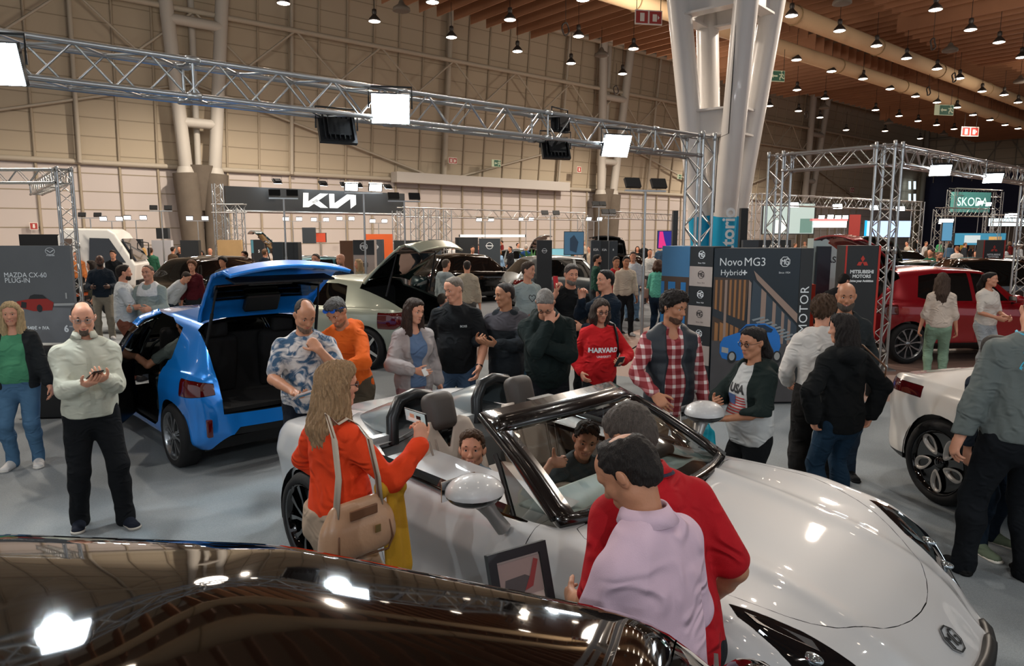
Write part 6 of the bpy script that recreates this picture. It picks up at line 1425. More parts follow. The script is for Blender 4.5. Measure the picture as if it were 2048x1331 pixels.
ck = board('totem', a3, e3, .04, 2.12, M_BOARD, 'narrow panel of alternating black and beige squares with octagon badges', 'totem', .4); bg = mat('beige_panel', '#a79b94', .5)
for i in range(8):
    z1 = 1-i*.127; z0 = z1-.127
    if i % 2: patch(ck, [(0, z0), (1, z0), (1, z1), (0, z1)], bg, 'square', .003)
    mm = INKD if i % 2 else INK; shape(mg_polys(.052), ck['P'](.52, (z0+z1)/2+.012, .006), ck['r'], ck['u'], mm, ck['o']); on(ck, 'Since 1924', .026, .52, z0+.022, mm)
a4, e4 = aty(1325, 497, 9.85), aty(1380.5, 497, 9.5)
sk = board('picture_board', a4, e4, .04, 2.12, mat('poster_sky', '#3f6f94', .5, vary=.25, vscale=2.2), 'picture board of a blue sky over a brown building with blue windows', 'picture board', .4)
patch(sk, [(0, 0), (1, 0), (1, .80), (0, .80)], br_, 'picture_facade', .004); wb_ = mat('picture_window_blue', '#2a6fa5', .5)
patch(sk, [[(x, z), (x+w, z), (x+w, z+.145), (x, z+.145)] for z in (.62, .44, .26) for x, w in ((0, .12), (.26, .26), (.72, .18))], wb_, 'picture_window', .007)
# totems: a dark upright box with a small emblem
def totem(px, Y, w, zt, m, label, d=None, edge=None, txt=None, emblem=None, cat='totem', zb=.02, rot=0.0, group=None):
    c = aty(px, 480, Y); r = Vector((math.cos(rot), math.sin(rot), 0)); p0 = Vector((c.x, Y, 0))-r*w/2; p1 = p0+r*w; fr = board('totem', p0, p1, zb, zt, m, label, cat, d or w*.5, group=group)
    if edge: patch(fr, [[(.94, 0), (1, 0), (1, 1), (.94, 1)], [(0, 0), (.05, 0), (.05, 1), (0, 1)]], edge, 'edge_stripe', .005)
    for t in txt or []: on(fr, t[0], t[1], t[2], t[3], t[4] if len(t) > 4 else INK, bold=.003)
    if emblem == 'ring': fr_ = [(math.cos(t), math.sin(t)) for t in [i*PI/8 for i in range(16)]]; s = w*.16; shape([[(a*s, b*s*1.0) for a, b in ((fr_[i][0], fr_[i][1]), (fr_[i][0]*.84, fr_[i][1]*.84), (fr_[(i+1) % 16][0]*.84, fr_[(i+1) % 16][1]*.84), fr_[(i+1) % 16])] for i in range(16)]+[[(-1.15*s, -.14*s), (1.15*s, -.14*s), (1.15*s, .14*s), (-1.15*s, .14*s)]], fr['P'](.5, .86, .006), fr['r'], fr['u'], INK, fr['o'])
    if emblem == 'tri':
        s = w*.17; q = lambda cx, cy, a: [(cx+s*(u*math.cos(a)-v*math.sin(a)), cy+s*(u*math.sin(a)+v*math.cos(a))) for u, v in ((0, 0), (.36, .55), (0, 1.1), (-.36, .55))]
        shape([q(0, 0, 0), q(0, 0, 2*PI/3), q(0, 0, -2*PI/3)], fr['P'](.5, .875, .006), fr['r'], fr['u'], mat('emblem_red', '#c23a2e', .4), fr['o'])
    if emblem == 'mg': shape(mg_polys(w*.17), fr['P'](.5, .87, .006), fr['r'], fr['u'], INK, fr['o'])
    return fr
ED = mat('edge_red', '#c03226', .45)
totem(1728, 11.2, .56, 2.10, M_BOARD, 'tall black totem with red edges and three-diamond emblem beside the red crossover', .3, ED, [('MITSUBISHI', .075, .5, .80), ('MOTORS', .072, .5, .765), ('Drive your Ambition', .045, .5, .73)], 'tri')
totem(1990, 20.0, .62, 2.10, M_BOARD, 'smaller black totem with red edges and three-diamond emblem behind the red crossover roof', .3, ED, [('MITSUBISHI', .075, .5, .80), ('MOTORS', .072, .5, .765), ('Drive your Ambition', .045, .5, .73)], 'tri')
totem(1665, 15.0, .80, 2.18, mat('mint_white', '#b4c6c6', .4), 'white board with dark band and model lettering behind the black totem', .3, None, [('ASTRA', .19, .72, .79, INKD)])
fr = totem(1651, 14.8, .28, 2.02, mat('navy_panel', '#1b2530', .4), 'dark navy upright panel on the white board right of the picture board', .1)
totem(1632, 14.0, .10, 1.28, mat('orange_red_panel', '#b83a22', .4), 'small red upright strip between picture board and navy panel', .2)
totem(580, 17.5, .38, 2.07, M_BOARD, 'dark upright totem with vertical numerals behind the blue tailgate', .3)
write('2008', .28, Vector((aty(583, 480, 17.49).x, 17.44, 1.35)), (0, 0, 1), (-1, 0, 0), INK, bpy.data.objects['totem.008'] if False else None, 'numerals').parent = None
o = bpy.data.objects['numerals']; tt = [q for q in bpy.data.objects if q.get('label', '').startswith('dark upright totem with vertical')][0]; o.parent = tt; o.location = -tt.location
totem(554, 17.9, .26, 2.07, M_BOARD2, 'slate grey upright totem beside the one with vertical numerals', .3, None, [('08', .12, .5, .3)])
totem(517, 25, .38, 2.06, M_BOARD, 'dark totem left of the slate grey one near the cab-side crowd', .3, None, [('5', .14, .5, .8)])
totem(692, 18.2, .33, 2.10, mat('slat_wood', '#6b4a34', .6), 'brown slatted wooden panel beside the small octagon-badge totem', .2)
fr = totem(727, 18.0, .54, 2.12, bg, 'small totem of black and beige squares beside the slatted wooden panel', .3)
patch(fr, [(0, .82), (1, .82), (1, 1), (0, 1)], M_BOARD, 'square', .004); shape(mg_polys(.10), fr['P'](.5, .92, .008), fr['r'], fr['u'], INK, fr['o']); shape(mg_polys(.10), fr['P'](.5, .70, .008), fr['r'], fr['u'], INKD, fr['o'])
totem(757, 30, 1.15, 2.25, mat('orange_panel', '#d8622e', .45), 'wide orange panel behind the slatted panel stand', .2)
totem(752, 27, .50, 2.05, M_BOARD2, 'slate totem with ring emblem in front of the orange panel', .3, emblem='ring')
totem(458, 25, .85, 2.05, mat('pale_wood', '#b99a6c', .6, vary=.2, vscale=2), 'pale upright wooden slat panel below the left end of the overhead sign', .15)
totem(869, 26, .45, 2.06, M_BOARD2, 'slate totem with ring emblem above the long black car roof', .3, emblem='ring')
totem(815, 28, 1.1, 2.0, M_BOARD, 'wide low dark counter wall behind the raised sage tailgate', .4)
totem(979, 28, .85, 2.08, M_BOARD2, 'broad slate totem with ring emblem in mid hall', .4, emblem='ring'); totem(933, 31, 1.0, 2.1, M_BOARD, 'dark wide board left of the broad slate totem', .2)
totem(1089, 19.5, .42, 2.10, M_BOARD, 'tall dark totem with ring emblem behind the woman with the brown bag', .3, emblem='ring')
totem(1192, 19.0, .26, 2.10, M_BOARD2, 'slate totem with angular white letters, left one of a pair', .2, None, [('KIA', .09, .5, .88)]); totem(1209, 19.2, .23, 2.09, M_BOARD, 'black totem with angular white letters, right one of a pair', .2, None, [('KIA', .08, .5, .88)])
totem(1227, 19.6, .24, 2.08, M_BOARD2, 'plain slate totem right of the lettered pair', .2, None, [('8', .07, .5, .88)])
totem(1350, 14.5, .10, 2.75, M_BOARD, 'tall thin dark speaker column left of the white column base', .12)
totem(1487, 16, .16, 2.85, M_BLACK, 'leaning black speaker column right of the blue wrapped column', .15)
for px, w, lb in ((1502, .35, 'first from the white column'), (1524, .5, 'second from the white column'), (1552, .7, 'third from the white column')): totem(px, 15.5+w, w, 2.14, M_BOARD if w != .35 else M_BOARD2, 'dark box totem behind the picture board, '+lb, .3)
totem(322, 29, .80, 2.0, mat('pale_grey_panel', '#b4b6bc', .5), 'pale grey upright panel right of the white truck cab', .2)
totem(271, 28.5, .42, 2.05, M_BOARD, 'dark narrow totem against the white truck cab', .2, None, [('BYD', .09, .5, .72)]); totem(378, 24, .62, 2.05, M_BOARD, 'dark totem behind the brown tall car', .2)
totem(100, 24, 2.1, 2.25, M_BLACK, 'long black low screen behind the grey price board', .2)
totem(325, 30, .5, 2.5, M_BOARD, 'small dark box high over the pale grey panel', .2, zb=2.05); totem(618, 27, .5, 2.5, M_BOARD2, 'grey and red small board above the teal car', .1, zb=1.9)
# lit screens far off, and coloured back walls given a glow of their own
def screen(px, Y, w, z0, z1, col, e, label, cat='screen', extra=None):
    c = aty(px, 480, Y); fr = board('screen', (c.x-w/2, Y), (c.x+w/2, Y), z0, z1, M_BOARD, label, cat, .12); patch(fr, [(.02, .03), (.98, .03), (.98, .97), (.02, .97)], glow('screen_'+col.strip('#'), col, e), 'display', .006)
    for poly, cc, ee in extra or []: patch(fr, poly, glow('screen_'+cc.strip('#'), cc, ee), 'display_area', .012)
    return fr
screen(1148, 24, .68, 1.55, 2.35, '#36566e', .55, 'blue-grey video screen on the far stand, a dark shape in it', extra=[([(.3, .2), (.62, .1), (.72, .55), (.5, .85), (.3, .7)], '#1e2e3e', .5)])
screen(1332, 26, .62, 1.72, 2.38, '#23247a', .6, 'navy and magenta screen left of the white column', extra=[([(.06, .05), (.55, .05), (.40, .5), (.30, .95), (.10, .95)], '#c02a72', .7), ([(.85, .1), (.93, .1), (.93, .8), (.85, .8)], '#3fb4e8', .8)])
screen(1774, 30, 2.0, 2.10, 2.82, '#a9c3ee', 1.0, 'big glowing pale blue screen with a cyan band at its left', extra=[([(.0, .0), (.05, 0), (.05, 1), (0, 1)], '#1a9fe0', .9)])
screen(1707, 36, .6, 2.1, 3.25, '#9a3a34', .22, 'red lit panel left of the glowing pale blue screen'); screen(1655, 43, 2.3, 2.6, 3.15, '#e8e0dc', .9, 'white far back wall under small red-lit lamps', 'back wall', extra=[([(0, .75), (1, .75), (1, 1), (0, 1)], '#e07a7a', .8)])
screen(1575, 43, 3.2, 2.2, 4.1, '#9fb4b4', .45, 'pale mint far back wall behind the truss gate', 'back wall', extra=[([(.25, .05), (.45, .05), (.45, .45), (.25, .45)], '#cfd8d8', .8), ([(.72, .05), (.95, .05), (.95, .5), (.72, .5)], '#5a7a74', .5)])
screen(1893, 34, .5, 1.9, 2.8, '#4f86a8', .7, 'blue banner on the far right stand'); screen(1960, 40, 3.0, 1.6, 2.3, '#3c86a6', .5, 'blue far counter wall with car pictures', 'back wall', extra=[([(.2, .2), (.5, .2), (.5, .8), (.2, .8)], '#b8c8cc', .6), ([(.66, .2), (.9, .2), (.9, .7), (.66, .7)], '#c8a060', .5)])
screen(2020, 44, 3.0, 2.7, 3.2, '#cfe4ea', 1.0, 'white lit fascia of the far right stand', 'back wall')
screen(520, 26, .7, 1.55, 2.05, '#3f6f7c', .5, 'small blue screen left of the slate grey totem'); screen(640, 30, .5, 1.9, 2.3, '#b4452c', .4, 'small orange-red screen above the teal car')
screen(1120, 25, .8, 1.35, 1.75, '#78b0bc', .6, 'low pale blue desk screen right of mid hall', 'screen'); screen(985, 42, 4.0, 2.05, 2.20, '#e8efe8', 1.2, 'row of bright light strips over the far counter', 'light strip')
# ------------------------------------------------------------------ framed information sheet on a stand by the roadster's door
p = aty(1050, 1140, 2.12); io = empty('information_stand', (p.x, p.y, 0), DEG(32)); io['label'] = 'black framed information sheet on a stand before the roadster door'; io['category'] = 'information stand'
Ri = Matrix.Rotation(-.32, 3, 'X'); cz = 1.105
b = MB(); w, h_ = .225, .37; t = .030
for c, d in (((0, 0, h_/2-t/2), (w, .022, t)), ((0, 0, -h_/2+t/2), (w, .022, t)), ((-w/2+t/2, 0, 0), (t, .022, h_-2*t)), ((w/2-t/2, 0, 0), (t, .022, h_-2*t))): b.box(Vector((0, 0, cz))+Ri @ Vector(c), d, Ri)
b.build('frame', mat('frame_charcoal', '#1a1e20', .4), io)
b = MB(); b.box(Vector((0, 0, cz))+Ri @ Vector((0, .004, 0)), (w-2*t+.01, .006, h_-2*t+.01), Ri); sh = b.build('sheet', mat('sheet_paper', '#b9a79c', .5), io)
def S(x, z, o=-.002): return Vector((0, 0, cz))+Ri @ Vector((x*(w-2*t)/2, o, z*(h_-2*t)/2))
mesh('photo_print', [S(-1, .2), S(1, .2), S(1, .95), S(-1, .95)], [(0, 1, 2, 3)], mat('print_rose', '#94807a', .4), sh); mesh('photo_car', [S(-.8, .35, -.004), (S(.0, .25, -.004)), S(.6, .5, -.004), S(.2, .62, -.004), S(-.7, .6, -.004)], [(0, 1, 2, 3, 4)], mat('print_grey', '#4d4948', .4), sh)
mesh('photo_car', [S(.1, .3, -.005), S(.5, .35, -.005), S(.9, .85, -.005), S(.7, .9, -.005), S(.45, .6, -.005)], [(0, 1, 2, 3, 4)], mat('print_red', '#8a3a38', .4), sh)
for i, tx in enumerate(('Cyberster', 'GT  510 cv  AWD', 'Autonomia 444 km', '0-100 km/h 3,2 s', 'Garantia 7 anos', '69.900 €')): write(tx, .016 if i else .022, S(-.9, .02-i*.165, -.004), Vector((1, 0, 0)), Ri @ Vector((0, 0, 1)), INKD, sh, align='LEFT')
write('MG', .02, S(.8, 1.11, -.010), Vector((1, 0, 0)), Ri @ Vector((0, 0, 1)), INK, io)
b = MB(); b.path([(0, .03, cz-.15), (0, .05, .5), (0, .05, .03)], .015, 8); b.build('pole', M_BLACK, io); b = MB(); b.lathe([(0, .0), (.16, .0), (.16, .012), (.03, .03), (0, .03)], (0, .05, .005), 20); b.build('base', M_BLACK, io)
# low things on the left
mo = empty('motorcycle', (aty(168, 560, 19).x, 19, 0), .4, 'dark motorcycle with orange trim left of the bald man in denim', 'motorcycle')
for xx in (-.65, .65): b = MB(); b.lathe([(.20, -.05), (.29, -.06), (.31, 0), (.29, .06), (.20, .05), (.20, -.05)], (xx, 0, .31), 20, 'Y'); b.build('wheel', M_RUBBER, mo)
b = MB(); b.path([(-.65, 0, .31), (-.3, 0, .62), (.35, 0, .70), (.65, 0, .31)], .05, 6); b.build('frame', mat('moto_orange', '#d85a1c', .35), mo); b = MB(); b.path([(-.75, 0, .85), (-.2, 0, .80), (.25, 0, .92)], [.07, .10, .13], 8); b.build('seat', M_BLACK, mo); b = MB(); b.path([(.38, -.33, 1.05), (.42, 0, 1.0), (.38, .33, 1.05)], .016, 6); b.build('handlebar', M_BLACK, mo)
# ------------------------------------------------------------------ the visitors
def T(col, sleeve=.6, **k):
    d = dict(m=cloth(col), sleeve=sleeve); d.update(k); return d
def tr(col, **k): d = dict(m=cloth(col)); d.update(k); return d
def XY(px, Y): return ((px-1024)/1415*Y, Y)
def hold(P, sd, dims, m, label, cat, name, off=(0, 0, 0), rot=(0, 0, 0), parts=None, bev=.003):
    """a thing held in a hand: placed in the palm, top-level"""
    el, wr, _ = P['arms'][sd]; d = nrm(wr-el) if 'dir' not in _ else nrm(_['dir']); c = Vector(wr+d*.085)+Vector(off)
    rt = P['root']; M = Matrix.Translation(rt.location) @ rt.rotation_euler.to_matrix().to_4x4(); w = M @ c
    o = empty(name, w, rt.rotation_euler.z, label, cat); o.rotation_euler = (rot[0], rot[1], rt.rotation_euler.z+rot[2])
    b = MB(); b.box((0, 0, 0), dims); b.build('body', m, o, bevel=bev)
    for nm, c2, d2, m2 in parts or []: b = MB(); b.box(c2, d2); b.build(nm, m2, o, bevel=.001)
    return o
SCREEN = glow('phone_screen', '#8fa0a0', .5); PH = mat('phone_black', '#0c0d0f', .2)
PHP = [('screen', (0, -.0045, 0), (.066, .002, .138), SCREEN)]
K = dict
# --- foreground and the ring around the roadster
woman_green = person('blond woman in green top, dark cardigan and blue jeans at far left', loc=XY(6, 6.75), height=1.63, face=200, res=.0125, fat=.42, female=True, hair='long', haircol='#b39a72', smile=1, head=(5, 5, 0),
    shirt=[T('#4b8a67', .5, e=.012, neck=.095, hem=0), dict(n='cardigan', m=cloth('#222527'), sleeve=1.75, e=.026, open_=.15, hem=-.10)], trousers=tr('#4a6b88'), shoes=(cloth('#d6d4d0', .6), cloth('#c9c6c0', .6)), L=(-.30, .10, .84), R=(.27, .05, .84))
man_glasses = person('balding man with glasses and goatee in pale beige shirt holding a phone', loc=XY(150, 5.32), height=1.77, face=218, res=.0105, fat=.2, hair='balding', haircol='#1f1b18', beard=('#594a40', -.1, .27, .14), glasses='#8a8c8e', head=(-8, 10, 0),
    shirt=[T('#b7b6a6', 1.93, e=.018, collar_=.015, hem=-.03, wr=.012)], trousers=tr('#0f1114', e=.012, len=1.98), shoes=(cloth('#171b26'), cloth('#b3aca2', .6)), R=(.06, .34, 1.17), L=(-.06, .33, 1.19), Rp=(.45, -.6, -1), Lp=(-.45, -.6, -1), hr=K(palm=(-.2, -.3, 1), curl=.25), hl=K(palm=(.3, -.4, 1), curl=.5), feet=((-.16, .12), (.13, -.06)))
hold(man_glasses, -1, (.072, .009, .150), PH, 'dark phone in the hands of the balding man in beige shirt', 'phone', 'smartphone', (.03, .03, .03), (-1.1, 0, .3), PHP)
b = MB(); u = man_glasses['up']; b.path([Vector(u(.155*math.cos(a), .118*math.sin(a)+.012, .035)) for a in [2*PI*i/24 for i in range(24)]], .016, 6, closed=True); b.build('belt', M_BLACK, man_glasses['root'])
tie = mat('tie_dye', '#b9b3ae', .9); nt, pb = nodes_of(tie); tc = nt.nodes.new('ShaderNodeTexCoord'); no = nt.nodes.new('ShaderNodeTexNoise'); no.inputs['Scale'].default_value = 11; no.inputs['Detail'].default_value = 5; no.inputs['Distortion'].default_value = 1.2
cr = nt.nodes.new('ShaderNodeValToRGB'); cr.color_ramp.elements[0].position = .40; cr.color_ramp.elements[0].color = srgb('#2f4a63'); cr.color_ramp.elements[1].position = .56; cr.color_ramp.elements[1].color = srgb('#bdb5b0'); nt.links.new(tc.outputs['Object'], no.inputs[0]); nt.links.new(no.outputs[0], cr.inputs[0]); nt.links.new(cr.outputs[0], pb.inputs['Base Color'])
man_tiedye = person('balding man in tie-dye T-shirt rubbing his chin at the open boot', loc=XY(600, 5.6), height=1.77, face=197, res=.0105, fat=.45, skin_='tan', hair='balding', haircol='#2c2622', browcol='#1f1a17', beard=('#7a6150', -.2, .22), head=(18, 28, 0),
    shirt=[dict(m=tie, sleeve=.75, e=.018, hem=-.06)], trousers=tr('#10141c', e=.012), shoes=(cloth('#1a1a1a'),), L=(-.10, .26, 1.36), Lp=(-.6, .3, -1), hl=K(dir=(.5, -.35, .6), palm=(.3, -1, 0), curl=.9), R=(.10, .35, 1.07), Rp=(1, -.3, -.6), hr=K(palm=(0, 0, 1), curl=.5))
hold(man_tiedye, 1, (.15, .012, .20), mat('brochure_paper', '#b9a9a6', .5), 'folded brochures in the hand of the man in tie-dye T-shirt', 'brochure', 'brochure', (-.03, .05, .02), (-1.2, .2, .3), [('cover', (0, -.0, .0), (.11, .02, .10), mat('brochure_blue', '#2b6e90', .5))])
man_orange = person('man in bright orange sweatshirt with blue sunglasses on his head, pointing', loc=XY(700, 6.3), height=1.76, face=150, res=.011, fat=.2, skin_='tan', hair='side', haircol='#4a4744', browcol='#221c18', lean=13, head=(12, 25, 0), beard=('#8a6a52', -.25, .20),
    shirt=[T('#c9581c', 1.93, e=.022, hood=True, hem=-.06, wr=.012)], trousers=tr('#4d4437', e=.02), shoes=(cloth('#2a2a2a'),), L=(-.16, .42, 1.12), Lp=(-1, -.2, -.2), hl=K(palm=(.6, 0, -.8), curl=(.1, .8, .9, .9)), R=(.30, .32, 1.12), Rp=(1, 0, -.4))
h_ = man_orange['hp']; sg = MB(); Rm = Matrix([list(r) for r in man_orange['Rh']])
for x in (-1, 1): sg.add([h_(.15*x+.12*math.cos(a), .36-.06*math.sin(a), .86+.07*math.sin(a)) for a in [2*PI*i/14 for i in range(14)]], [tuple(range(14))])
sg.path([h_(-.35, -.05, .66), h_(-.27, .28, .86), h_(0, .42, .88), h_(.27, .28, .86), h_(.35, -.05, .66)], .004, 6); sg.build('sunglasses', mat('mirror_blue', '#1c4fa0', .08, .7), man_orange['root'])
orange = cloth('#d8411d', .85)
woman_orange = person('blond woman in orange-red sweater seen from behind photographing with a phone', loc=XY(655, 3.36), height=1.665, face=318, res=.0085, fat=.28, female=True, hair='longback', haircol='#9c7d5c', glasses='#30343a', head=(-12, 4, 0),
    shirt=[dict(n='sweater', m=orange, sleeve=1.93, e=.020, hem=-.13, wr=.011)], trousers=tr('#a8937f', e=.03), shoes=(cloth('#c9bfb0'),), R=(.30, .31, 1.30), Rp=(.5, -.3, -1), hr=K(palm=(-1, .2, .1), curl=.75, dir=(-.1, .15, 1)), L=(-.24, .20, 1.02), Lp=(-1, -.5, -.3))
ph = hold(woman_orange, 1, (.150, .009, .074), PH, 'phone held up by the woman in the orange-red sweater', 'phone', 'smartphone', (-.07, .03, .03), (0.25, .08, .1), [('screen', (0, -.0055, 0), (.138, .002, .064), SCREEN)])
for i, (c, d, m_) in enumerate((((0, -.0075, -.012), (.10, .001, .02), mat('shot_pale', '#b9b4ac', .4, emit=.4)), ((-.02, -.008, .006), (.03, .001, .022), mat('shot_face', '#b0876e', .4, emit=.3)), ((.025, -.008, .004), (.03, .001, .02), INKD))): b = MB(); b.box(c, d); b.build('picture', m_, ph)
# her shoulder bag with striped strap, and the yellow cloth tucked in it
def in_person(P, v): rt = P['root']; return rt.matrix_basis @ Vector(v)
bagc = Vector((.31, -.10, .98)); bw = in_person(woman_orange, bagc)
bag = empty('shoulder_bag', bw, math.radians(318), 'tan leather shoulder bag on a striped strap carried by the woman in orange-red', 'bag')
M_TAN = mat('bag_leather', '#b08a6c', .38, bump=.15, bscale=60, coat=.3); M_TAN2 = mat('bag_trim', '#6d4a33', .4)
G = Field(np.array([-.12, -.24, -.22]), np.array([.14, .24, .20]), .008); G.cone((0, -.13, -.09), (0, .13, -.09), .075, .075, .03, side=(1, 0, 0), sq=.8); G.cone((-.01, -.10, .06), (-.01, .10, .06), .045, .045, .08, side=(1, 0, 0), sq=.7); G.cone((0, -.12, -.02), (0, .12, -.02), .07, .07, .05, side=(1, 0, 0), sq=.75); G.build('bag_body', M_TAN, bag)
b = MB(); b.path([(.0, -.12, .06), (.055, -.14, -.02), (.066, -.15, -.10), (.04, -.14, -.165), (.0, 0, -.172), (.04, .14, -.165), (.066, .15, -.10), (.055, .14, -.02), (0, .12, .06)], .005, 6); b.build('piping', M_TAN2, bag)
b = MB(); b.box((.050, 0, .06), (.012, .15, .045)); b.build('flap', M_TAN2, bag, bevel=.004); b = MB(); b.box((.072, .06, -.03), (.005, .03, .035)); b.build('buckle', mat('brass', '#b59a66', .25, .9), bag)
_g = woman_orange['garments'][0].data; _bv = BVHTree.FromPolygons([v.co for v in _g.vertices], [tuple(p.vertices) for p in _g.polygons])
sx_, sy_, sz_ = woman_orange['up'](.115, -.01, .5); sh = _bv.ray_cast(Vector((sx_, sy_, 2.0)), Vector((0, 0, -1)))[0]-bagc
for off, m_, w_ in ((0, mat('strap_cream', '#b3a594', .7), .018),):
    P1 = [(.0, -.12, .07), (.0, -.10, .25)]; V = []; pts = [Vector((.01, -.12, .05)), Vector((-.01, -.085, .22)), Vector((-.07, -.06, .38)), Vector((-.15, -.045, .48)), sh+Vector((0, -.055, -.01)), sh+Vector((0, 0, .008)), sh+Vector((0, .06, -.03)), Vector((-.02, .09, .36)), Vector((.01, .11, .18)), Vector((.01, .12, .05))]
    for p in pts: V += [p+Vector((.022, 0, .006)), p+Vector((-.022, 0, .012))]
    o = mesh('strap', V, [(2*i, 2*i+1, 2*i+3, 2*i+2) for i in range(len(pts)-1)], m_, bag, True); md = o.modifiers.new('t', 'SOLIDIFY'); md.thickness = .005
    V = []
    for p in pts: V += [p+Vector((.006, -.004, .012)), p+Vector((-.006, -.004, .014))]
    mesh('strap_stripe', V, [(2*i, 2*i+1, 2*i+3, 2*i+2) for i in range(len(pts)-1)], M_TAN2, o)
yc = empty('scarf', in_person(woman_orange, (.30, .06, .98)), math.radians(318), 'mustard yellow cloth hanging beside the tan shoulder bag', 'scarf')
G = Field(np.array([-.12, -.14, -.40]), np.array([.12, .16, .16]), .009); G.cone((0, .05, .10), (.01, .08, -.30), .05, .075, .03, side=(1, 0, 0), sq=.35); G.cone((0, .0, .11), (0, .10, .10), .04, .03, .02); G.bump(lambda X, Y, Z: .010*np.sin(Y*95+Z*6)); G.build('cloth', mat('mustard_cloth', '#b8891c', .85, bump=.2, bscale=150), yc)
pink = folds(mat('pink_shirt_cotton', '#c9aebd', .8, bump=.12, bscale=260, spec=.2), 5.0, .035, .8)
folds(tie); 
man_red = person('grey-haired man in red polo shirt bending over the roadster bonnet, back turned', loc=(.56, 2.26), height=1.72, face=22, res=.0085, fat=.18, skin_='olive', hair='short', haircol='#4a423c', lean=15, side=-3, head=(15, 22, -4),
    shirt=[dict(n='polo_shirt', m=cloth('#a8161f', .8), sleeve=.85, e=.024, hem=-.10, wr=.011)], trousers=tr('#1c1e22', e=.012), shoes=(cloth('#1a1a1a'),), L=(-.26, .24, .98), R=(.24, .14, .92))
man_pink = person('balding man in pale pink shirt looking down beside the man in red polo', loc=(.448, 1.985), height=1.69, face=42, res=.008, fat=.2, skin_='tan', hair='crown', haircol='#1d1714', lean=6, head=(14, 30, 0),
    shirt=[dict(m=pink, sleeve=1.4, e=.022, hem=-.08, wr=.012)], trousers=tr('#20242b', e=.012), shoes=(cloth('#1a1a1a'),), L=(-.14, .34, 1.02), R=(.20, .24, .95))
for P, m_, tip in ((man_red, cloth('#a8161f', .8), '#1c1a30'), (man_pink, pink, None), (man_glasses, cloth('#b7b6a6'), None), (vest_man_ if False else man_glasses, None, None)):
    if m_ is None: continue
    u = P['up']; V = []; n_ = 22
    for i in range(n_+1):
        a = math.radians(-75+330*i/n_)-.0; c, s_ = math.cos(a+PI/2+math.radians(0)), math.sin(a+PI/2)
        a = math.radians(-160+320*i/n_); x, y = math.sin(a), -math.cos(a)
        V += [u(.070*x, .004+.072*y, .615), u(.094*x, -.004+.098*y, .565)]
    o = mesh('collar', V, [(2*i, 2*i+1, 2*i+3, 2*i+2) for i in range(n_)], m_, P['root'], True); md = o.modifiers.new('t', 'SOLIDIFY'); md.thickness = .006
    if tip:
        V = [];
        for i in range(n_+1):
            a = math.radians(-160+320*i/n_); x, y = math.sin(a), -math.cos(a); V += [u(.0915*x, -.004+.0955*y, .5775), u(.0965*x, -.004+.1005*y, .568)]
        q = mesh('collar_stripe', V, [(2*i, 2*i+1, 2*i+3, 2*i+2) for i in range(n_)], mat('stripe_navy', tip, .8), o); md = q.modifiers.new('t', 'SOLIDIFY'); md.thickness = .009
_p = man_glasses; V = [(-.016+.032*(i % 2), -.36+.045*(i//2), 0) for i in range(18)]
decal(V, [(2*i, 2*i+1, 2*i+3, 2*i+2) for i in range(8)], mat('placket_beige', '#a8a797', .85), _p['garments'][0], _p['up'](0, 0, .43), (-1, 0, 0), (0, 0, 1), 'placket', off=.004)
# children in the roadster
small_boy = person('small brown-haired boy peeping over the roadster passenger door', loc=(-.25, 4.14), height=1.06, face=205, res=.008, headk=1.18, hair='side', haircol='#4a3423', sit=.52, z0=0, head=(-28, -14, 0), smile=.6,
    shirt=[T('#6a7a88', .6)], trousers=tr('#2a3040'), feet=((-.08, .45, .30), (.08, .45, .30)), L=(-.22, .16, 1.00), R=(.22, .16, 1.00))
big_boy = person('dark-haired boy in grey T-shirt giving a thumbs up behind the steering wheel', loc=(.375, 4.43), height=1.44, face=215, res=.0085, skin_='fair', headk=1.04, hair='side', haircol='#14100e', sit=.42, lean=14, head=(-34, -2, 0), smile=1,
    shirt=[T('#3d4447', .75, e=.018)], trousers=tr('#2a3040'), feet=((-.08, .45, .32), (.08, .45, .32)), R=(.30, .16, 1.07), Rp=(.8, -.2, -1), hr=K(dir=(-.3, .6, .1), palm=(-1, -.2, 0), curl=1.05, thumb=(0, 0, 1), thumbup=1.0), L=(-.22, .3, .95))
decal([(.045*math.cos(t), .03*math.sin(t), 0) for t in [i*PI/8 for i in range(16)]], [tuple(range(16))], mat('print_red_shirt', '#8a2a24', .7), big_boy['garments'][0], big_boy['up'](-.02, .05, .28), (-1, 0, 0), (0, 0, 1), 'print', sub=1)
# behind the roadster, left to right
woman_long = person('young woman with long brown hair in pale grey cardigan and blue top', loc=XY(822, 6.6), height=1.68, face=212, res=.0115, female=True, hair='long', haircol='#33241c', browcol='#241812', head=(18, 12, 0),
    shirt=[T('#5d7290', .0, e=.012, neck=.085, vneck=.10), dict(n='cardigan', m=cloth('#9a9290'), sleeve=1.85, e=.034, open_=.13, hem=-.16, wr=.014)], trousers=tr('#86686a'), shoes=(cloth('#cccccc'),), R=(.10, .27, 1.07), Rp=(1, -.3, -.7), hr=K(palm=(-.3, -.8, .3), curl=.25), L=(-.25, .05, .86))
hold(woman_long, 1, (.05, .008, .07), mat('card_white', '#d0ccc6', .4), 'small white card in the hand of the long-haired young woman', 'card', 'card', (.0, .02, .01), (.3, .3, 0))
man_black = person('tall greying man in black T-shirt looking down to the left', loc=XY(910, 7.1), height=1.86, face=176, res=.011, fat=.55, hair='crop', haircol='#6f6459', browcol='#5a4c40', head=(-42, 16, 0),
    shirt=[T('#17191b', .95, e=.022, hem=-.08, collar_=.0)], trousers=tr('#3c5068'), shoes=(cloth('#222222'),), R=(.31, .06, .86), L=(-.24, .22, .90), Lp=(-1, -.4, -.2))
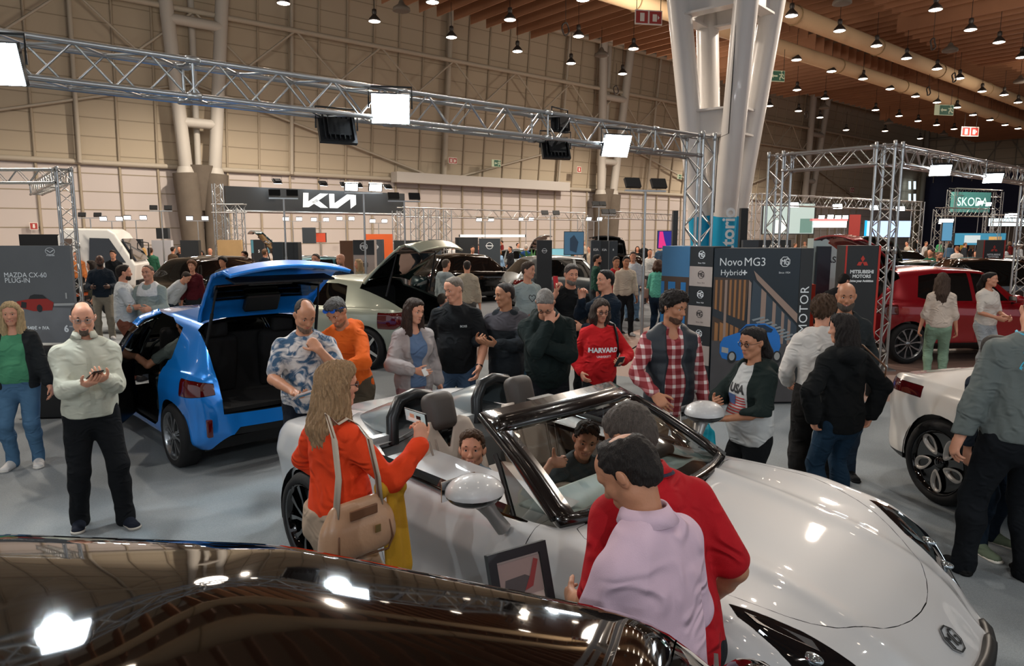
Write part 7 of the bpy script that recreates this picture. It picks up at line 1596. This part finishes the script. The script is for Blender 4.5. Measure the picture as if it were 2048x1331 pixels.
bk = man_black; b = MB(); w_ = bk['arms'][-1]; d = Vector(w_[1]-w_[0]).normalized(); b.lathe([(.034, -.012), (.036, 0), (.034, .012)], Vector(w_[1])-d*.02, 16, R=d.to_track_quat('Z', 'Y').to_matrix()); b.build('watch_strap', M_BLACK, bk['root'])
decal(*text_mesh('BOSS', .03), INK, bk['garments'][0], bk['up'](-.09, 0, .37), (-1, 0, 0), (0, 0, 1), sub=0)
young = person('young man with cropped hair in two-tone dark zipped hoodie, looking left', loc=XY(1012, 7.15), height=1.79, face=168, res=.0115, skin_='olive', hair='crop', haircol='#241c18', head=(-50, 8, 0),
    shirt=[T('#22262a', 1.93, e=.022, hood=True, hem=-.08, wr=.012), dict(n='yoke', m=cloth('#474448'), sleeve=.55, e=.027, hem=.36, hood=False)], trousers=tr('#1a1c20'), shoes=(cloth('#222222'),), R=(.22, .26, 1.18), Rp=(.9, -.4, -.8), hr=K(palm=(-.5, -.4, .5), curl=.8), L=(.02, .30, 1.16), Lp=(-1, -.3, -.6), hl=K(palm=(.2, -.6, .6), curl=.3))
thinker = person('grey-haired man with glasses in dark green hoodie, hand over his mouth', loc=XY(1098, 6.55), height=1.86, face=186, res=.0105, fat=.5, side=5, hair='short', haircol='#77736e', browcol='#4d463f', glasses='#1b1d1f', lean=18, head=(-14, 30, 0),
    shirt=[T('#16201f', 1.90, e=.028, hood=True, hem=-.08, wr=.013)], trousers=tr('#14161a'), shoes=(cloth('#222222'),), R=(.04, .30, 1.38), Rp=(.6, .3, -1), hr=K(dir=(-.15, -.25, .9), palm=(-.2, -1, .1), curl=.7), L=(.10, .30, 1.20), Lp=(-1, 0, -.4), hl=K(palm=(.2, -1, 0), curl=.3))
harv = person('woman with glasses in red college sweatshirt looking at her phone', loc=XY(1203, 7.05), height=1.63, face=190, res=.0115, fat=.5, female=True, hair='bob', haircol='#3d322b', browcol='#2d2420', glasses='#3c2024', head=(2, 12, 0),
    shirt=[T('#b81e22', 1.9, e=.024, hem=-.10, wr=.012)], trousers=tr('#1d2126'), shoes=(cloth('#222222'),), L=(-.17, .26, 1.10), Lp=(-1, -.3, -.8), hl=K(palm=(.4, -.5, .6), curl=.5), R=(.22, .10, .95))
hold(harv, -1, (.07, .009, .14), PH, 'dark phone in the hand of the woman in the red sweatshirt', 'phone', 'smartphone', (.01, .02, .02), (-.7, 0, .2), PHP)
decal(*text_mesh('HARVARD', .066, bold=.003), INK, harv['garments'][0], harv['up'](.0, 0, .30), (-1, 0, 0), (0, 0, 1), sub=2); decal(*text_mesh('UNIVERSITY', .028), INK, harv['garments'][0], harv['up'](.0, 0, .235), (-1, 0, 0), (0, 0, 1), sub=1)
bp_ = empty('backpack', in_person(harv, (-.05, -.22, 1.18)), math.radians(190), 'black backpack behind the woman in the red sweatshirt', 'backpack')
G = Field(np.array([-.2, -.14, -.28]), np.array([.2, .14, .24]), .012); G.ell((0, 0, -.02), (.16, .09, .22), .02); G.build('bag_body', M_BLACK, bp_)
b = MB(); b.path([(-.07, .07, .12), (-.085, .14, .21), (-.09, .26, .20), (-.10, .335, .08), (-.12, .30, -.08), (-.12, .1, -.18)], .012, 6); b.build('strap', M_BLACK, bp_)
# plaid shirt and padded vest
plaid = mat('plaid_cotton', '#8a2a2e', .85); nt, pb = nodes_of(plaid); tc = nt.nodes.new('ShaderNodeTexCoord'); sx = nt.nodes.new('ShaderNodeSeparateXYZ'); nt.links.new(tc.outputs['Object'], sx.inputs[0]); acc = None
for ax_, fr_ in ((0, 26), (1, 26), (2, 26)):
    mu = nt.nodes.new('ShaderNodeMath'); mu.operation = 'MULTIPLY'; mu.inputs[1].default_value = fr_*PI; nt.links.new(sx.outputs[ax_], mu.inputs[0]); si = nt.nodes.new('ShaderNodeMath'); si.operation = 'SINE'; nt.links.new(mu.outputs[0], si.inputs[0])
    gt = nt.nodes.new('ShaderNodeMath'); gt.operation = 'GREATER_THAN'; gt.inputs[1].default_value = .45; nt.links.new(si.outputs[0], gt.inputs[0])
    if ax_ == 1: continue
    if acc is None: acc = gt
    else: ad = nt.nodes.new('ShaderNodeMath'); ad.operation = 'ADD'; nt.links.new(acc.outputs[0], ad.inputs[0]); nt.links.new(gt.outputs[0], ad.inputs[1]); acc = ad
hf_ = nt.nodes.new('ShaderNodeMath'); hf_.operation = 'MULTIPLY'; hf_.inputs[1].default_value = .5; nt.links.new(acc.outputs[0], hf_.inputs[0]); cr = nt.nodes.new('ShaderNodeValToRGB'); cr.color_ramp.interpolation = 'CONSTANT'; cr.color_ramp.elements[0].color = srgb('#7c2228'); e1 = cr.color_ramp.elements[1]; e1.position = .45; e1.color = srgb('#a8686a'); e2 = cr.color_ramp.elements.new(.9); e2.color = srgb('#d8ccc6'); nt.links.new(hf_.outputs[0], cr.inputs[0]); nt.links.new(cr.outputs[0], pb.inputs['Base Color'])
folds(plaid, 6.0, .02, .6)
vestm = mat('quilted_navy', '#20282f', .55, bump=.15, bscale=60)
vest_man = person('dark-haired man in red plaid shirt and navy quilted vest, looking right', loc=XY(1348, 5.6), height=1.83, face=186, res=.0105, fat=.15, skin_='tan', hair='wavy', haircol='#1d1612', beard=('#5c4335', -.2, .25), head=(34, 12, 0),
    shirt=[dict(m=plaid, sleeve=1.85, e=.016, collar_=.01, hem=-.16, vneck=.05), dict(n='vest', m=vestm, sleeve=0, e=.036, open_=.105, hem=-.06, puff=1, wr=.004)], trousers=tr('#8a7d6c'), shoes=(cloth('#333333'),), R=(.20, .30, 1.00), Rp=(1, -.6, -.3), hr=K(palm=(-.6, 0, -.6), curl=.3), L=(-.28, .04, .84))
el_, wr_, _ = vest_man['arms'][-1]; tb = empty('plastic_bag', in_person(vest_man, (wr_[0], wr_[1]+.02, wr_[2]-.10)), math.radians(186), 'turquoise plastic bag hanging from the hand of the man in the quilted vest', 'bag')
G = Field(np.array([-.2, -.16, -.42]), np.array([.2, .16, .04]), .012); G.cone((0, 0, 0), (0, 0, -.12), .012, .06, .02, side=(0, 1, 0), sq=.5); G.cone((0, 0, -.12), (0, 0, -.32), .07, .13, .03, side=(0, 1, 0), sq=.5); G.bump(lambda X, Y, Z: .006*np.sin(X*80+Z*12)); G.build('bag_body', mat('turquoise_plastic', '#12a3b8', .35), tb)
rag = person('ponytailed woman with glasses in grey and black raglan sweatshirt, facing left', loc=XY(1522, 5.0), height=1.62, face=112, res=.0105, fat=.35, female=True, skin_='tan', hair='pony', haircol='#181312', glasses='#1c1c1c', head=(6, 8, 0),
    shirt=[T('#b5b6b4', .2, e=.022, hem=-.08, wr=.012), dict(n='sleeves', m=cloth('#1a2422'), sleeve=1.45, e=.028, hem=.20, hood=True, open_=.12, wr=.012)], trousers=tr('#101214', e=.004), shoes=(cloth('#222222'),), L=(-.08, .30, 1.06), Lp=(-1, -.2, -.8), R=(.06, .30, 1.16), Rp=(1, -.2, -.8), hl=K(palm=(0, -.4, 1), curl=.5), hr=K(palm=(0, -.8, .3), curl=.5))
nk = hold(rag, -1, (.02, .02, .02), mat('napkin_paper', '#d6d0c8', .7), 'white paper napkin in the hands of the ponytailed woman', 'napkin', 'napkin', (.03, .0, .04))
G = Field(np.array([-.1]*3), np.array([.1]*3), .008); G.ell((0, 0, 0), (.065, .035, .07), .02); G.bump(lambda X, Y, Z: .008*np.sin(X*90+Z*40)+.006*np.sin(Z*120-X*30)); G.build('folds', mat('napkin_paper', '#d6d0c8', .7), nk)
decal(*text_mesh('USA', .085, bold=.004), INKD, rag['garments'][0], rag['up'](0, 0, .36), (-1, 0, 0), (0, 0, 1), sub=1)
fl = [[(-.09, -.07+.02*i), (.09, -.07+.02*i), (.09, -.06+.02*i), (-.09, -.06+.02*i)] for i in range(7)]
V = []; Fs = []
for q in fl: Fs.append(tuple(range(len(V), len(V)+4))); V += [(a, b_, 0) for a, b_ in q]
decal(V, Fs, mat('flag_red', '#a83a3c', .8), rag['garments'][0], rag['up'](0, 0, .24), (-1, 0, 0), (0, 0, 1), 'flag_stripe', sub=3); decal([(-.09, 0, 0), (0, 0, 0), (0, .07, 0), (-.09, .07, 0)], [(0, 1, 2, 3)], mat('flag_blue', '#3b4f78', .8), rag['garments'][0], rag['up'](0, 0, .24), (-1, 0, 0), (0, 0, 1), 'flag_field', sub=3, off=.005)
curly = person('person with curly brown hair in white sweatshirt, back turned', loc=XY(1656, 5.95), height=1.75, face=338, res=.012, hair='curly', haircol='#4a3626', head=(-15, 12, 0),
    shirt=[T('#cfcac4', 1.9, e=.030, hem=-.10, wr=.013)], trousers=tr('#22201f', e=.03), shoes=(cloth('#222222'),), L=(-.24, .2, .95), R=(.22, .2, .95))
hoodw = person('long-haired woman in black hoodie and navy jeans, back turned, hand in pocket', loc=XY(1704, 5.35), height=1.67, face=12, res=.011, fat=.3, female=True, hair='longback', haircol='#1f1916', head=(38, 6, 0),
    shirt=[T('#131516', 1.93, e=.036, hood=True, hem=-.12, wr=.014)], trousers=tr('#1d3346', e=.006), shoes=(cloth('#222222'),), L=(-.25, -.02, .90), Lp=(-1, -.4, 0), R=(.27, -.02, .90), Rp=(1, -.5, .0))
hb = empty('shoulder_bag', in_person(hoodw, (.30, -.02, 1.12)), math.radians(12), 'small black shoulder bag of the woman in the black hoodie', 'bag'); b = MB(); b.box((0, 0, -.04), (.07, .18, .14)); b.build('bag_body', M_BLACK, hb, bevel=.02); b = MB(); s_ = Vector(hoodw['up'](.11, 0, .55))-Vector((.30, -.02, 1.12)); b.path([(0, -.08, .03), (-.02, -.11, .16), s_+Vector((0, -.07, .04)), s_+Vector((0, .07, .04)), (-.02, .1, .16), (0, .08, .03)], .007, 6); b.build('strap', M_TAN2, hb)
bald = person('bald bearded man in dark grey sweater, smiling, facing the camera', loc=XY(1700, 6.45), height=1.84, face=168, res=.0115, fat=.15, skin_='tan', hair='bald', beard=('#4d4640', .6, .30), browcol='#1b1714', head=(-8, 8, 0), smile=.8,
    shirt=[T('#24292b', 1.9, e=.018, hem=-.06)], trousers=tr('#2c3a4a'), shoes=(cloth('#222222'),), L=(-.26, .02, .88), R=(.24, .15, .95))
softshell = person('tall man in grey softshell jacket with blue lanyard at the right edge, back turned', loc=XY(2078, 4.42), height=1.93, face=352, res=.0105, fat=.55, hair='short', haircol='#2b2522', side=6, lean=6, head=(-20, 20, 10),
    shirt=[dict(n='jacket', m=cloth('#5f6664', .7), sleeve=1.93, e=.030, collar_=.03, hem=-.05, wr=.011)], trousers=tr('#14171b', e=.014, len=1.99), shoes=(cloth('#1a1a1a'),), L=(-.31, .0, .86), R=(.28, .15, .92), feet=((-.22, .05), (.14, .0)))
b = MB(); u = softshell['up']; b.path([u(.082*math.sin(a), -.006-.086*math.cos(a), .575-.02*math.cos(a)) for a in [math.radians(-130+260*i/16) for i in range(17)]], .009, 6); b.build('lanyard', mat('lanyard_blue', '#2e9ec0', .6), softshell['root'])
cvl = [(-.06, -.03), (-.045, .0), (-.02, .03), (-.03, .07), (.0, .085), (.035, .06), (.03, .03), (.045, -.01), (.03, -.05), (-.01, -.055), (-.06, -.03), (.0, .0), (.03, .02)]; V = []; Fs = []
for i in range(len(cvl)-1):
    a = Vector((*cvl[i], 0)); e = Vector((*cvl[i+1], 0)); n = Vector((-(e-a).y, (e-a).x, 0)).normalized()*.003; Fs.append(tuple(range(len(V), len(V)+4))); V += [tuple(a+n), tuple(e+n), tuple(e-n), tuple(a-n)]
decal(V, Fs, mat('embroidery_blue', '#3aa7c4', .6), softshell['garments'][0], softshell['up'](-.06, 0, .42), (1, 0, 0), (0, 0, 1), 'embroidery', off=.004)
person('person in navy trousers and olive sneakers mostly hidden behind the softshell man', loc=XY(2012, 4.98), height=1.55, face=200, res=.016, hair='short', haircol='#2b2522', shirt=[T('#2c3440', 1.9)], trousers=tr('#15202c'), shoes=(cloth('#5f6a58'), cloth('#d8d2c8', .6)), feet=((-.12, .02), (.14, .12)))
driver = person('visitor in grey shirt sitting inside the blue hatchback, arm out of the open door', loc=(-3.58, 7.60), height=1.70, face=math.degrees(2.333)-90, res=.013, skin_='tan', hair='short', haircol='#2b2522', sit=.60, shirt=[T('#5a6460', .6)], trousers=tr('#4d5656', e=.02), feet=((-.12, .5, .25), (.12, .5, .25)), L=(-.52, .22, 1.06), Lp=(-.2, -.3, -1), R=(.2, .4, .95))
# --- the crowd farther back: head-top pixel, height, facing, colours
def far(label, px, py, h, face, top, bottom, hair='short', hc='#2a211b', res=.02, **k):
    sl = k.pop('sleeve', 1.9); sk = dict(m=cloth(top), sleeve=sl, e=.02, hood=k.pop('hood', False))
    return person(label, px, py, height=h, face=face, hair=hair, haircol=hc, res=res, shirt=[sk]+k.pop('extra', []), trousers=tr(bottom, e=.01), shoes=(cloth(k.pop('shoe', '#2a2a2c')),), **k)
FR = dict(L=(-.16, .30, 1.10), R=(.16, .30, 1.10))
p_ = far('bearded man in black polo holding up a red phone beyond the roadster', None, None, 1.90, 192, '#111416', '#1c1e22', 'side', '#4a4440', .014, fat=.5, sleeve=.8, beard=('#7a746c', .2, .28), R=(.24, .26, 1.42), Rp=(.8, 0, -1), hr=K(dir=(.1, .1, 1), palm=(-1, 0, 0), curl=.8), head=(6, 6, 0), smile=.6, loc=XY(1142, 8.9))
hold(p_, 1, (.07, .012, .15), mat('phone_red', '#b3202a', .4), 'red phone held up by the man in the black polo', 'phone', 'smartphone', (0, .0, .05), (.2, 0, .4))
far('dark-haired man in navy sweater and pale collar, hand at his mouth', None, None, 1.86, 112, '#15202c', '#1c2733', 'short', '#15110f', .014, fat=.4, R=(.02, .30, 1.42), Rp=(.7, 0, -1), hr=K(dir=(0, -.2, 1), curl=.9), L=(.02, .28, 1.1), loc=XY(1216, 8.3))
p_ = far('woman in grey heart T-shirt with rust-red shoulder bag, looking right', None, None, 1.88, 205, '#8d9897', '#2c4a5c', 'side', '#3a2e26', .015, female=True, fat=.5, sleeve=.9, head=(35, 4, 0), L=(-.14, .24, 1.08), R=(.24, -.0, 1.0), Rp=(1, -.3, 0), loc=XY(1055, 10.3))
o = empty('shoulder_bag', in_person(p_, (-.02, .22, .95)), math.radians(205), 'rust-red leather shoulder bag of the woman in the heart T-shirt', 'bag'); b = MB(); b.box((0, 0, 0), (.30, .10, .24), taper=.85); b.build('bag_body', mat('rust_leather', '#7a3520', .4), o, bevel=.03); b = MB(); b.path([(-.13, 0, .10), (-.10, -.06, .35), (-.08, -.16, .50)], .009, 6); b.path([(.13, 0, .10), (.02, -.05, .3), (-.08, -.16, .50)], .009, 6); b.build('strap', mat('rust_leather', '#7a3520', .4), o)
hv = [(0, -.05), (-.055, .01), (-.045, .045), (-.02, .05), (0, .025), (.02, .05), (.045, .045), (.055, .01)]; V = []; Fs = []
for i in range(8):
    a = Vector((*hv[i], 0)); e = Vector((*hv[(i+1) % 8], 0)); n = Vector((-(e-a).y, (e-a).x, 0)).normalized()*.005; Fs.append(tuple(range(len(V), len(V)+4))); V += [tuple(a+n), tuple(e+n), tuple(e-n), tuple(a-n)]
decal(V, Fs, INKD, p_['garments'][0], p_['up'](0, 0, .34), (-1, 0, 0), (0, 0, 1), 'heart_print')
far('man in pale grey hoodie seen from behind by the black car', 891, 521, 1.76, 325, '#8f9a9d', '#3a4550', 'crop', '#4a4038', .018, hood=True)
far('man in beige jacket with badge, back turned, by the black car', 934, 524, 1.74, 5, '#a49a88', '#4a4a48', 'balding', '#2b2522', .018)
far('child in bright blue T-shirt beside the tall man in black', 884, 596, 1.22, 330, '#1a78c0', '#26303a', 'short', '#2b2119', .018, sleeve=.7, headk=1.15)
far('young man in cream hoodie and black trousers walking towards the camera', 1252, 516, 1.76, 185, '#b5a898', '#16171a', 'side', '#15110f', .018, skin_='tan', shoe='#c9c9c9', feet=((-.10, .16), (.10, -.10)))
far('older man in white shirt and blue jeans behind the young man in cream hoodie', 1266, 506, 1.80, 175, '#c9ced4', '#6a86a0', 'side', '#5a5048', .02)
far('man in maroon jacket behind the man in navy sweater', 1232, 517, 1.74, 190, '#9a1d22', '#2a3a4a', 'side', '#1d1512', .018, skin_='tan')
far('man in green checked shirt with short beard, facing right', 1193, 512, 1.76, 262, '#22443a', '#24282c', 'short', '#1a1412', .018, beard=('#241b16', 0))
far('man in dark jacket behind the man in the green checked shirt', 1224, 498, 1.80, 180, '#1c1e26', '#1c1e26', 'short', '#2a221c', .022)
p_ = far('curly-haired woman in teal sweater seen from behind by the light stand', 1316, 522, 1.70, 320, '#58a896', '#16283a', 'bob', '#4a3022', .017, female=True, fat=.3)
o = empty('handbag', in_person(p_, (-.30, .0, .95)), 0, 'pale pink handbag of the woman in teal', 'bag'); b = MB(); b.box((0, 0, 0), (.13, .28, .22)); b.build('bag_body', mat('pink_leather', '#b58f82', .5), o, bevel=.03); b = MB(); b.path([(0, -.1, .1), (0, -.05, .3), (0, .05, .3), (0, .1, .1)], .008, 6); b.build('strap', mat('pink_leather', '#b58f82', .5), o)
far('man in navy T-shirt with backpack straps seen from behind', 1320, 491, 1.74, 10, '#2c4258', '#3a3a3c', 'balding', '#2a1f18', .024, sleeve=.7)
far('large man in olive T-shirt and cap seen from behind', 1141, 484, 1.82, 350, '#3f4636', '#2a2c30', 'short', '#1f3044', .02, sleeve=.7, fat=.3)
far('man in bright navy sweater with white hair, back turned', 1052, 490, 1.82, 355, '#1d3c70', '#2a2c30', 'crop', '#b5aca4', .022, fat=.4)
far('small child in checked shirt beneath the olive T-shirt man', 1107, 530, 1.30, 10, '#5a4c42', '#22262a', 'short', '#120e0c', .02)
far('man in maroon shirt facing left in mid hall', 957, 489, 1.76, 100, '#5a1a2c', '#22262a', 'short', '#4a3024', .026)
far('woman with long dark hair in pale top in mid hall', 984, 492, 1.66, 190, '#a8a8a4', '#3a3c40', 'long', '#1c1614', .026, female=True)
far('red-blond woman in light blue top in mid hall', 998, 499, 1.62, 200, '#7fa0c0', '#3a3c40', 'bob', '#b07a50', .026, female=True)
far('person in dark jacket with bun in mid hall', 1021, 494, 1.68, 120, '#1a1c20', '#1a1c20', 'short', '#2a1f18', .026)
far('blond person in beige coat by the raised tailgate', 922, 490, 1.70, 80, '#a08658', '#3a3c40', 'bob', '#b09468', .028)
far('bearded man in dark green jacket behind the sage crossover', None, None, 1.87, 172, '#232a28', '#22262a', 'short', '#1a1412', .016, beard=('#2a1f19', 0), extra=[dict(n='vest', m=cloth('#a8b4c0'), sleeve=0, e=.008, hem=.2)], fat=.3, loc=XY(630, 14.4))
far('bald man in navy blazer and grey polo behind the sage crossover', None, None, 1.88, 165, '#1c2a3e', '#2a2e36', 'bald', '#4a3a30', .016, beard=('#8a6c58', -.2), fat=.3, loc=XY(680, 14.2))
far('blond woman laughing behind her hand by the raised sage tailgate', 718, 521, 1.66, 120, '#77715c', '#3a3c40', 'long', '#a58a64', .017, female=True, R=(.03, .26, 1.34), smile=1)
far('young man in white T-shirt behind the blue tailgate', 490, 505, 1.74, 150, '#c9cccb', '#3a3c40', 'side', '#2c2019', .02)
far('man in dark blazer seen from behind left of the slate totem', 529, 500, 1.78, 330, '#1a2430', '#22262a', 'side', '#6a4e38', .02)
far('dark curly-haired man above the blue tailgate corner', 446, 517, 1.72, 170, '#3a3f45', '#22262a', 'curly', '#14100e', .02, skin_='tan')
far('woman with big red-brown curls in maroon coat before the brown car', 384, 524, 1.70, 185, '#4a141c', '#22262a', 'curly', '#6a4630', .017, female=True)
far('person in white top bending over by the brown car', None, None, 1.62, 255, '#bfc3c6', '#26303c', 'short', '#2a1f18', .018, lean=38, loc=XY(332, 15.0))
far('person in green sweater standing with the long-haired blonde', 301, 497, 1.76, 20, '#2c5c48', '#26303c', 'short', '#3a261a', .022)
far('blonde with very long hair in ochre top, back turned', 287, 497, 1.70, 10, '#a08450', '#3a3c40', 'longback', '#b08c58', .022, female=True)
far('man in dark top before the slate totem beyond the brown car', 359, 494, 1.76, 190, '#2a2c30', '#22262a', 'short', '#2a1f18', .024)
far('woman in beige hat by the pale wooden panel', 403, 503, 1.62, 180, '#6a5a50', '#22262a', 'bob', '#1a1412', .024, female=True)
far('bearded man in white T-shirt and rust trousers, back turned, talking', None, None, 1.80, 300, '#c3c9cc', '#7a4a3a', 'short', '#211812', .014, sleeve=.75, beard=('#241b16', 0), R=(.22, .34, 1.12), fat=.45, loc=XY(238, 10.9))
far('man in pale grey cardigan and white T-shirt facing the bearded man', None, None, 1.80, 178, '#8d9a98', '#3a4048', 'crop', '#5a4a3e', .014, extra=[dict(n='undershirt', m=cloth('#d6d8d8'), sleeve=0, e=.022, hem=.36, vneck=.02)], fat=.4, loc=XY(291, 10.9), **FR)
far('bald bearded black man in denim shirt, navy jacket and grey trousers', 199, 513, 1.82, 205, '#1b242e', '#7a7468', 'bald', '#15100e', .016, skin_='brown', beard=('#15100e', 0), shoe='#b5b5b5', **FR)
far('man in dark sweater behind the bald man in denim', 226, 503, 1.78, 190, '#16191c', '#22262a', 'side', '#2a201a', .02, extra=[dict(n='collar', m=cloth('#c9ced0'), sleeve=0, e=.018, hem=.42)])
far('woman in dark olive coat beside the motorcycle', 184, 524, 1.66, 120, '#3a3a30', '#22262a', 'bob', '#2a1f18', .02, female=True)
far('long-haired woman in cream crop jacket and sage trousers, back turned', 1886, 550, 1.68, 335, '#cbbcae', '#7f9a84', 'longback', '#4a3a30', .014, female=True, sleeve=1.2)
far('woman in white T-shirt with beige bag standing by the red crossover', 1980, 548, 1.68, 195, '#cfc8bf', '#9aa0a4', 'pony', '#17120f', .014, female=True, sleeve=.9, R=(.10, .28, 1.02), L=(-.12, .28, 1.02), head=(25, 0, 0))
far('man in black sweater bending behind the picture board', None, None, 1.72, 300, '#0e1014', '#16181c', 'short', '#0e0b0a', .018, lean=25, loc=XY(1668, 10.9))
far('bearded man looking over the red crossover roof', 1878, 506, 1.74, 185, '#2c3a34', '#22262a', 'short', '#4a3426', .022, beard=('#5a4030', 0))
far('person in dark green jacket left of the bearded man at the red crossover', 1862, 500, 1.76, 120, '#1c4a38', '#22262a', 'short', '#2a1f18', .024)
far('person in white jacket seen from behind over the red crossover roof', 1915, 494, 1.76, 5, '#c9c3bc', '#22262a', 'short', '#7a4a2a', .02, fat=.4)
far('woman with dark loose hair right of the white jacket', 1955, 503, 1.68, 100, '#4a3a34', '#22262a', 'long', '#2a1f18', .024, female=True)
far('man in yellow jacket in the far right crowd', 1928, 478, 1.80, 180, '#b59a4a', '#22262a', 'crop', '#a8804a', .03)
far('person in green top in the far right crowd', 1880, 482, 1.72, 180, '#3a8a5a', '#22262a', 'short', '#2a1f18', .03)
far('woman in cream top in the far right crowd', 1897, 480, 1.72, 180, '#a89a88', '#22262a', 'long', '#1a1412', .03, female=True)
far('man in grey top behind the picture board', 1610, 483, 1.78, 150, '#6a6258', '#22262a', 'short', '#2a1f18', .024)
far('person in orange top left of the motorcycle', 152, 505, 1.70, 190, '#b06a3a', '#22262a', 'short', '#2a1f18', .024)
rnd = random.Random(5); cols = ['#2a2e34', '#7a2a2a', '#8a8f94', '#1d3a5c', '#a89c8c', '#35503f', '#111214', '#c2c2c0', '#5a4a3c', '#43607a']
CRW = [(860, 494), (1004, 482), (1071, 488), (1096, 486), (1168, 484), (1245, 484), (1288, 486), (905, 488), (585, 492), (752, 492), (508, 492), (1590, 487), (1640, 486), (1700, 484), (1745, 482), (1790, 480), (1835, 480), (1852, 484), (1945, 478), (1968, 480), (2005, 479), (2020, 484), (2040, 488), (1222, 482), (1155, 479), (466, 492), (700, 500), (730, 497), (840, 490), (920, 486), (945, 494), (970, 485), (1035, 487), (1085, 492), (1180, 494), (1235, 490), (1275, 494), (1300, 500), (1860, 490), (1900, 487), (1930, 486), (1985, 487), (2012, 492), (2030, 478), (1815, 484), (1772, 484), (560, 490), (420, 497), (345, 495)]
for i, (px, py) in enumerate(CRW):
    c = cols[i % 10]; nm_ = {'#2a2e34': 'charcoal', '#7a2a2a': 'dark red', '#8a8f94': 'grey', '#1d3a5c': 'navy', '#a89c8c': 'beige', '#35503f': 'forest green', '#111214': 'black', '#c2c2c0': 'off-white', '#5a4a3c': 'brown', '#43607a': 'dusty blue'}[c]
    wh = ('left of the overhead sign poles', 'in mid hall', 'before the white column', 'in the far right aisle')[0 if px < 800 else 1 if px < 1100 else 2 if px < 1400 else 3]
    far('small far visitor in %s top standing %s' % (nm_, wh), px, py, 1.66+.14*rnd.random(), rnd.choice((10, 90, 170, 200, 260, 340)), c, rnd.choice(('#22262a', '#2c3c50', '#3a3a3c')), rnd.choice(('short', 'side', 'bob', 'crop')), rnd.choice(('#2a1f18', '#15110f', '#5a4432')), .034, group='far visitors in %s tops %s' % (nm_, wh))
# potted plant in mid hall
pp = empty('potted_plant', (*XY(1062, 29), 0), 0, 'green potted plant among the parked cars in mid hall', 'plant'); b = MB(); b.lathe([(0, 0), (.22, 0), (.28, .5), (.24, .5), (.2, .45), (0, .45)], n=14); b.build('pot', M_DARKMETAL, pp); b = MB()
for i in range(60):
    a = rnd.random()*2*PI; r_ = .15+.5*rnd.random(); z_ = 1.0+.7*rnd.random(); e = Vector((r_*math.cos(a), r_*math.sin(a), z_)); n = Vector((-math.sin(a), math.cos(a), 0))*.07; b.add([Vector((0, 0, .45))+n*.2, e*.6+Vector((0, 0, .35))+n, e, e*.6+Vector((0, 0, .35))-n], [(0, 1, 2, 3)])
b.build('foliage', mat('leaf_green', '#3c6a3c', .5), pp)
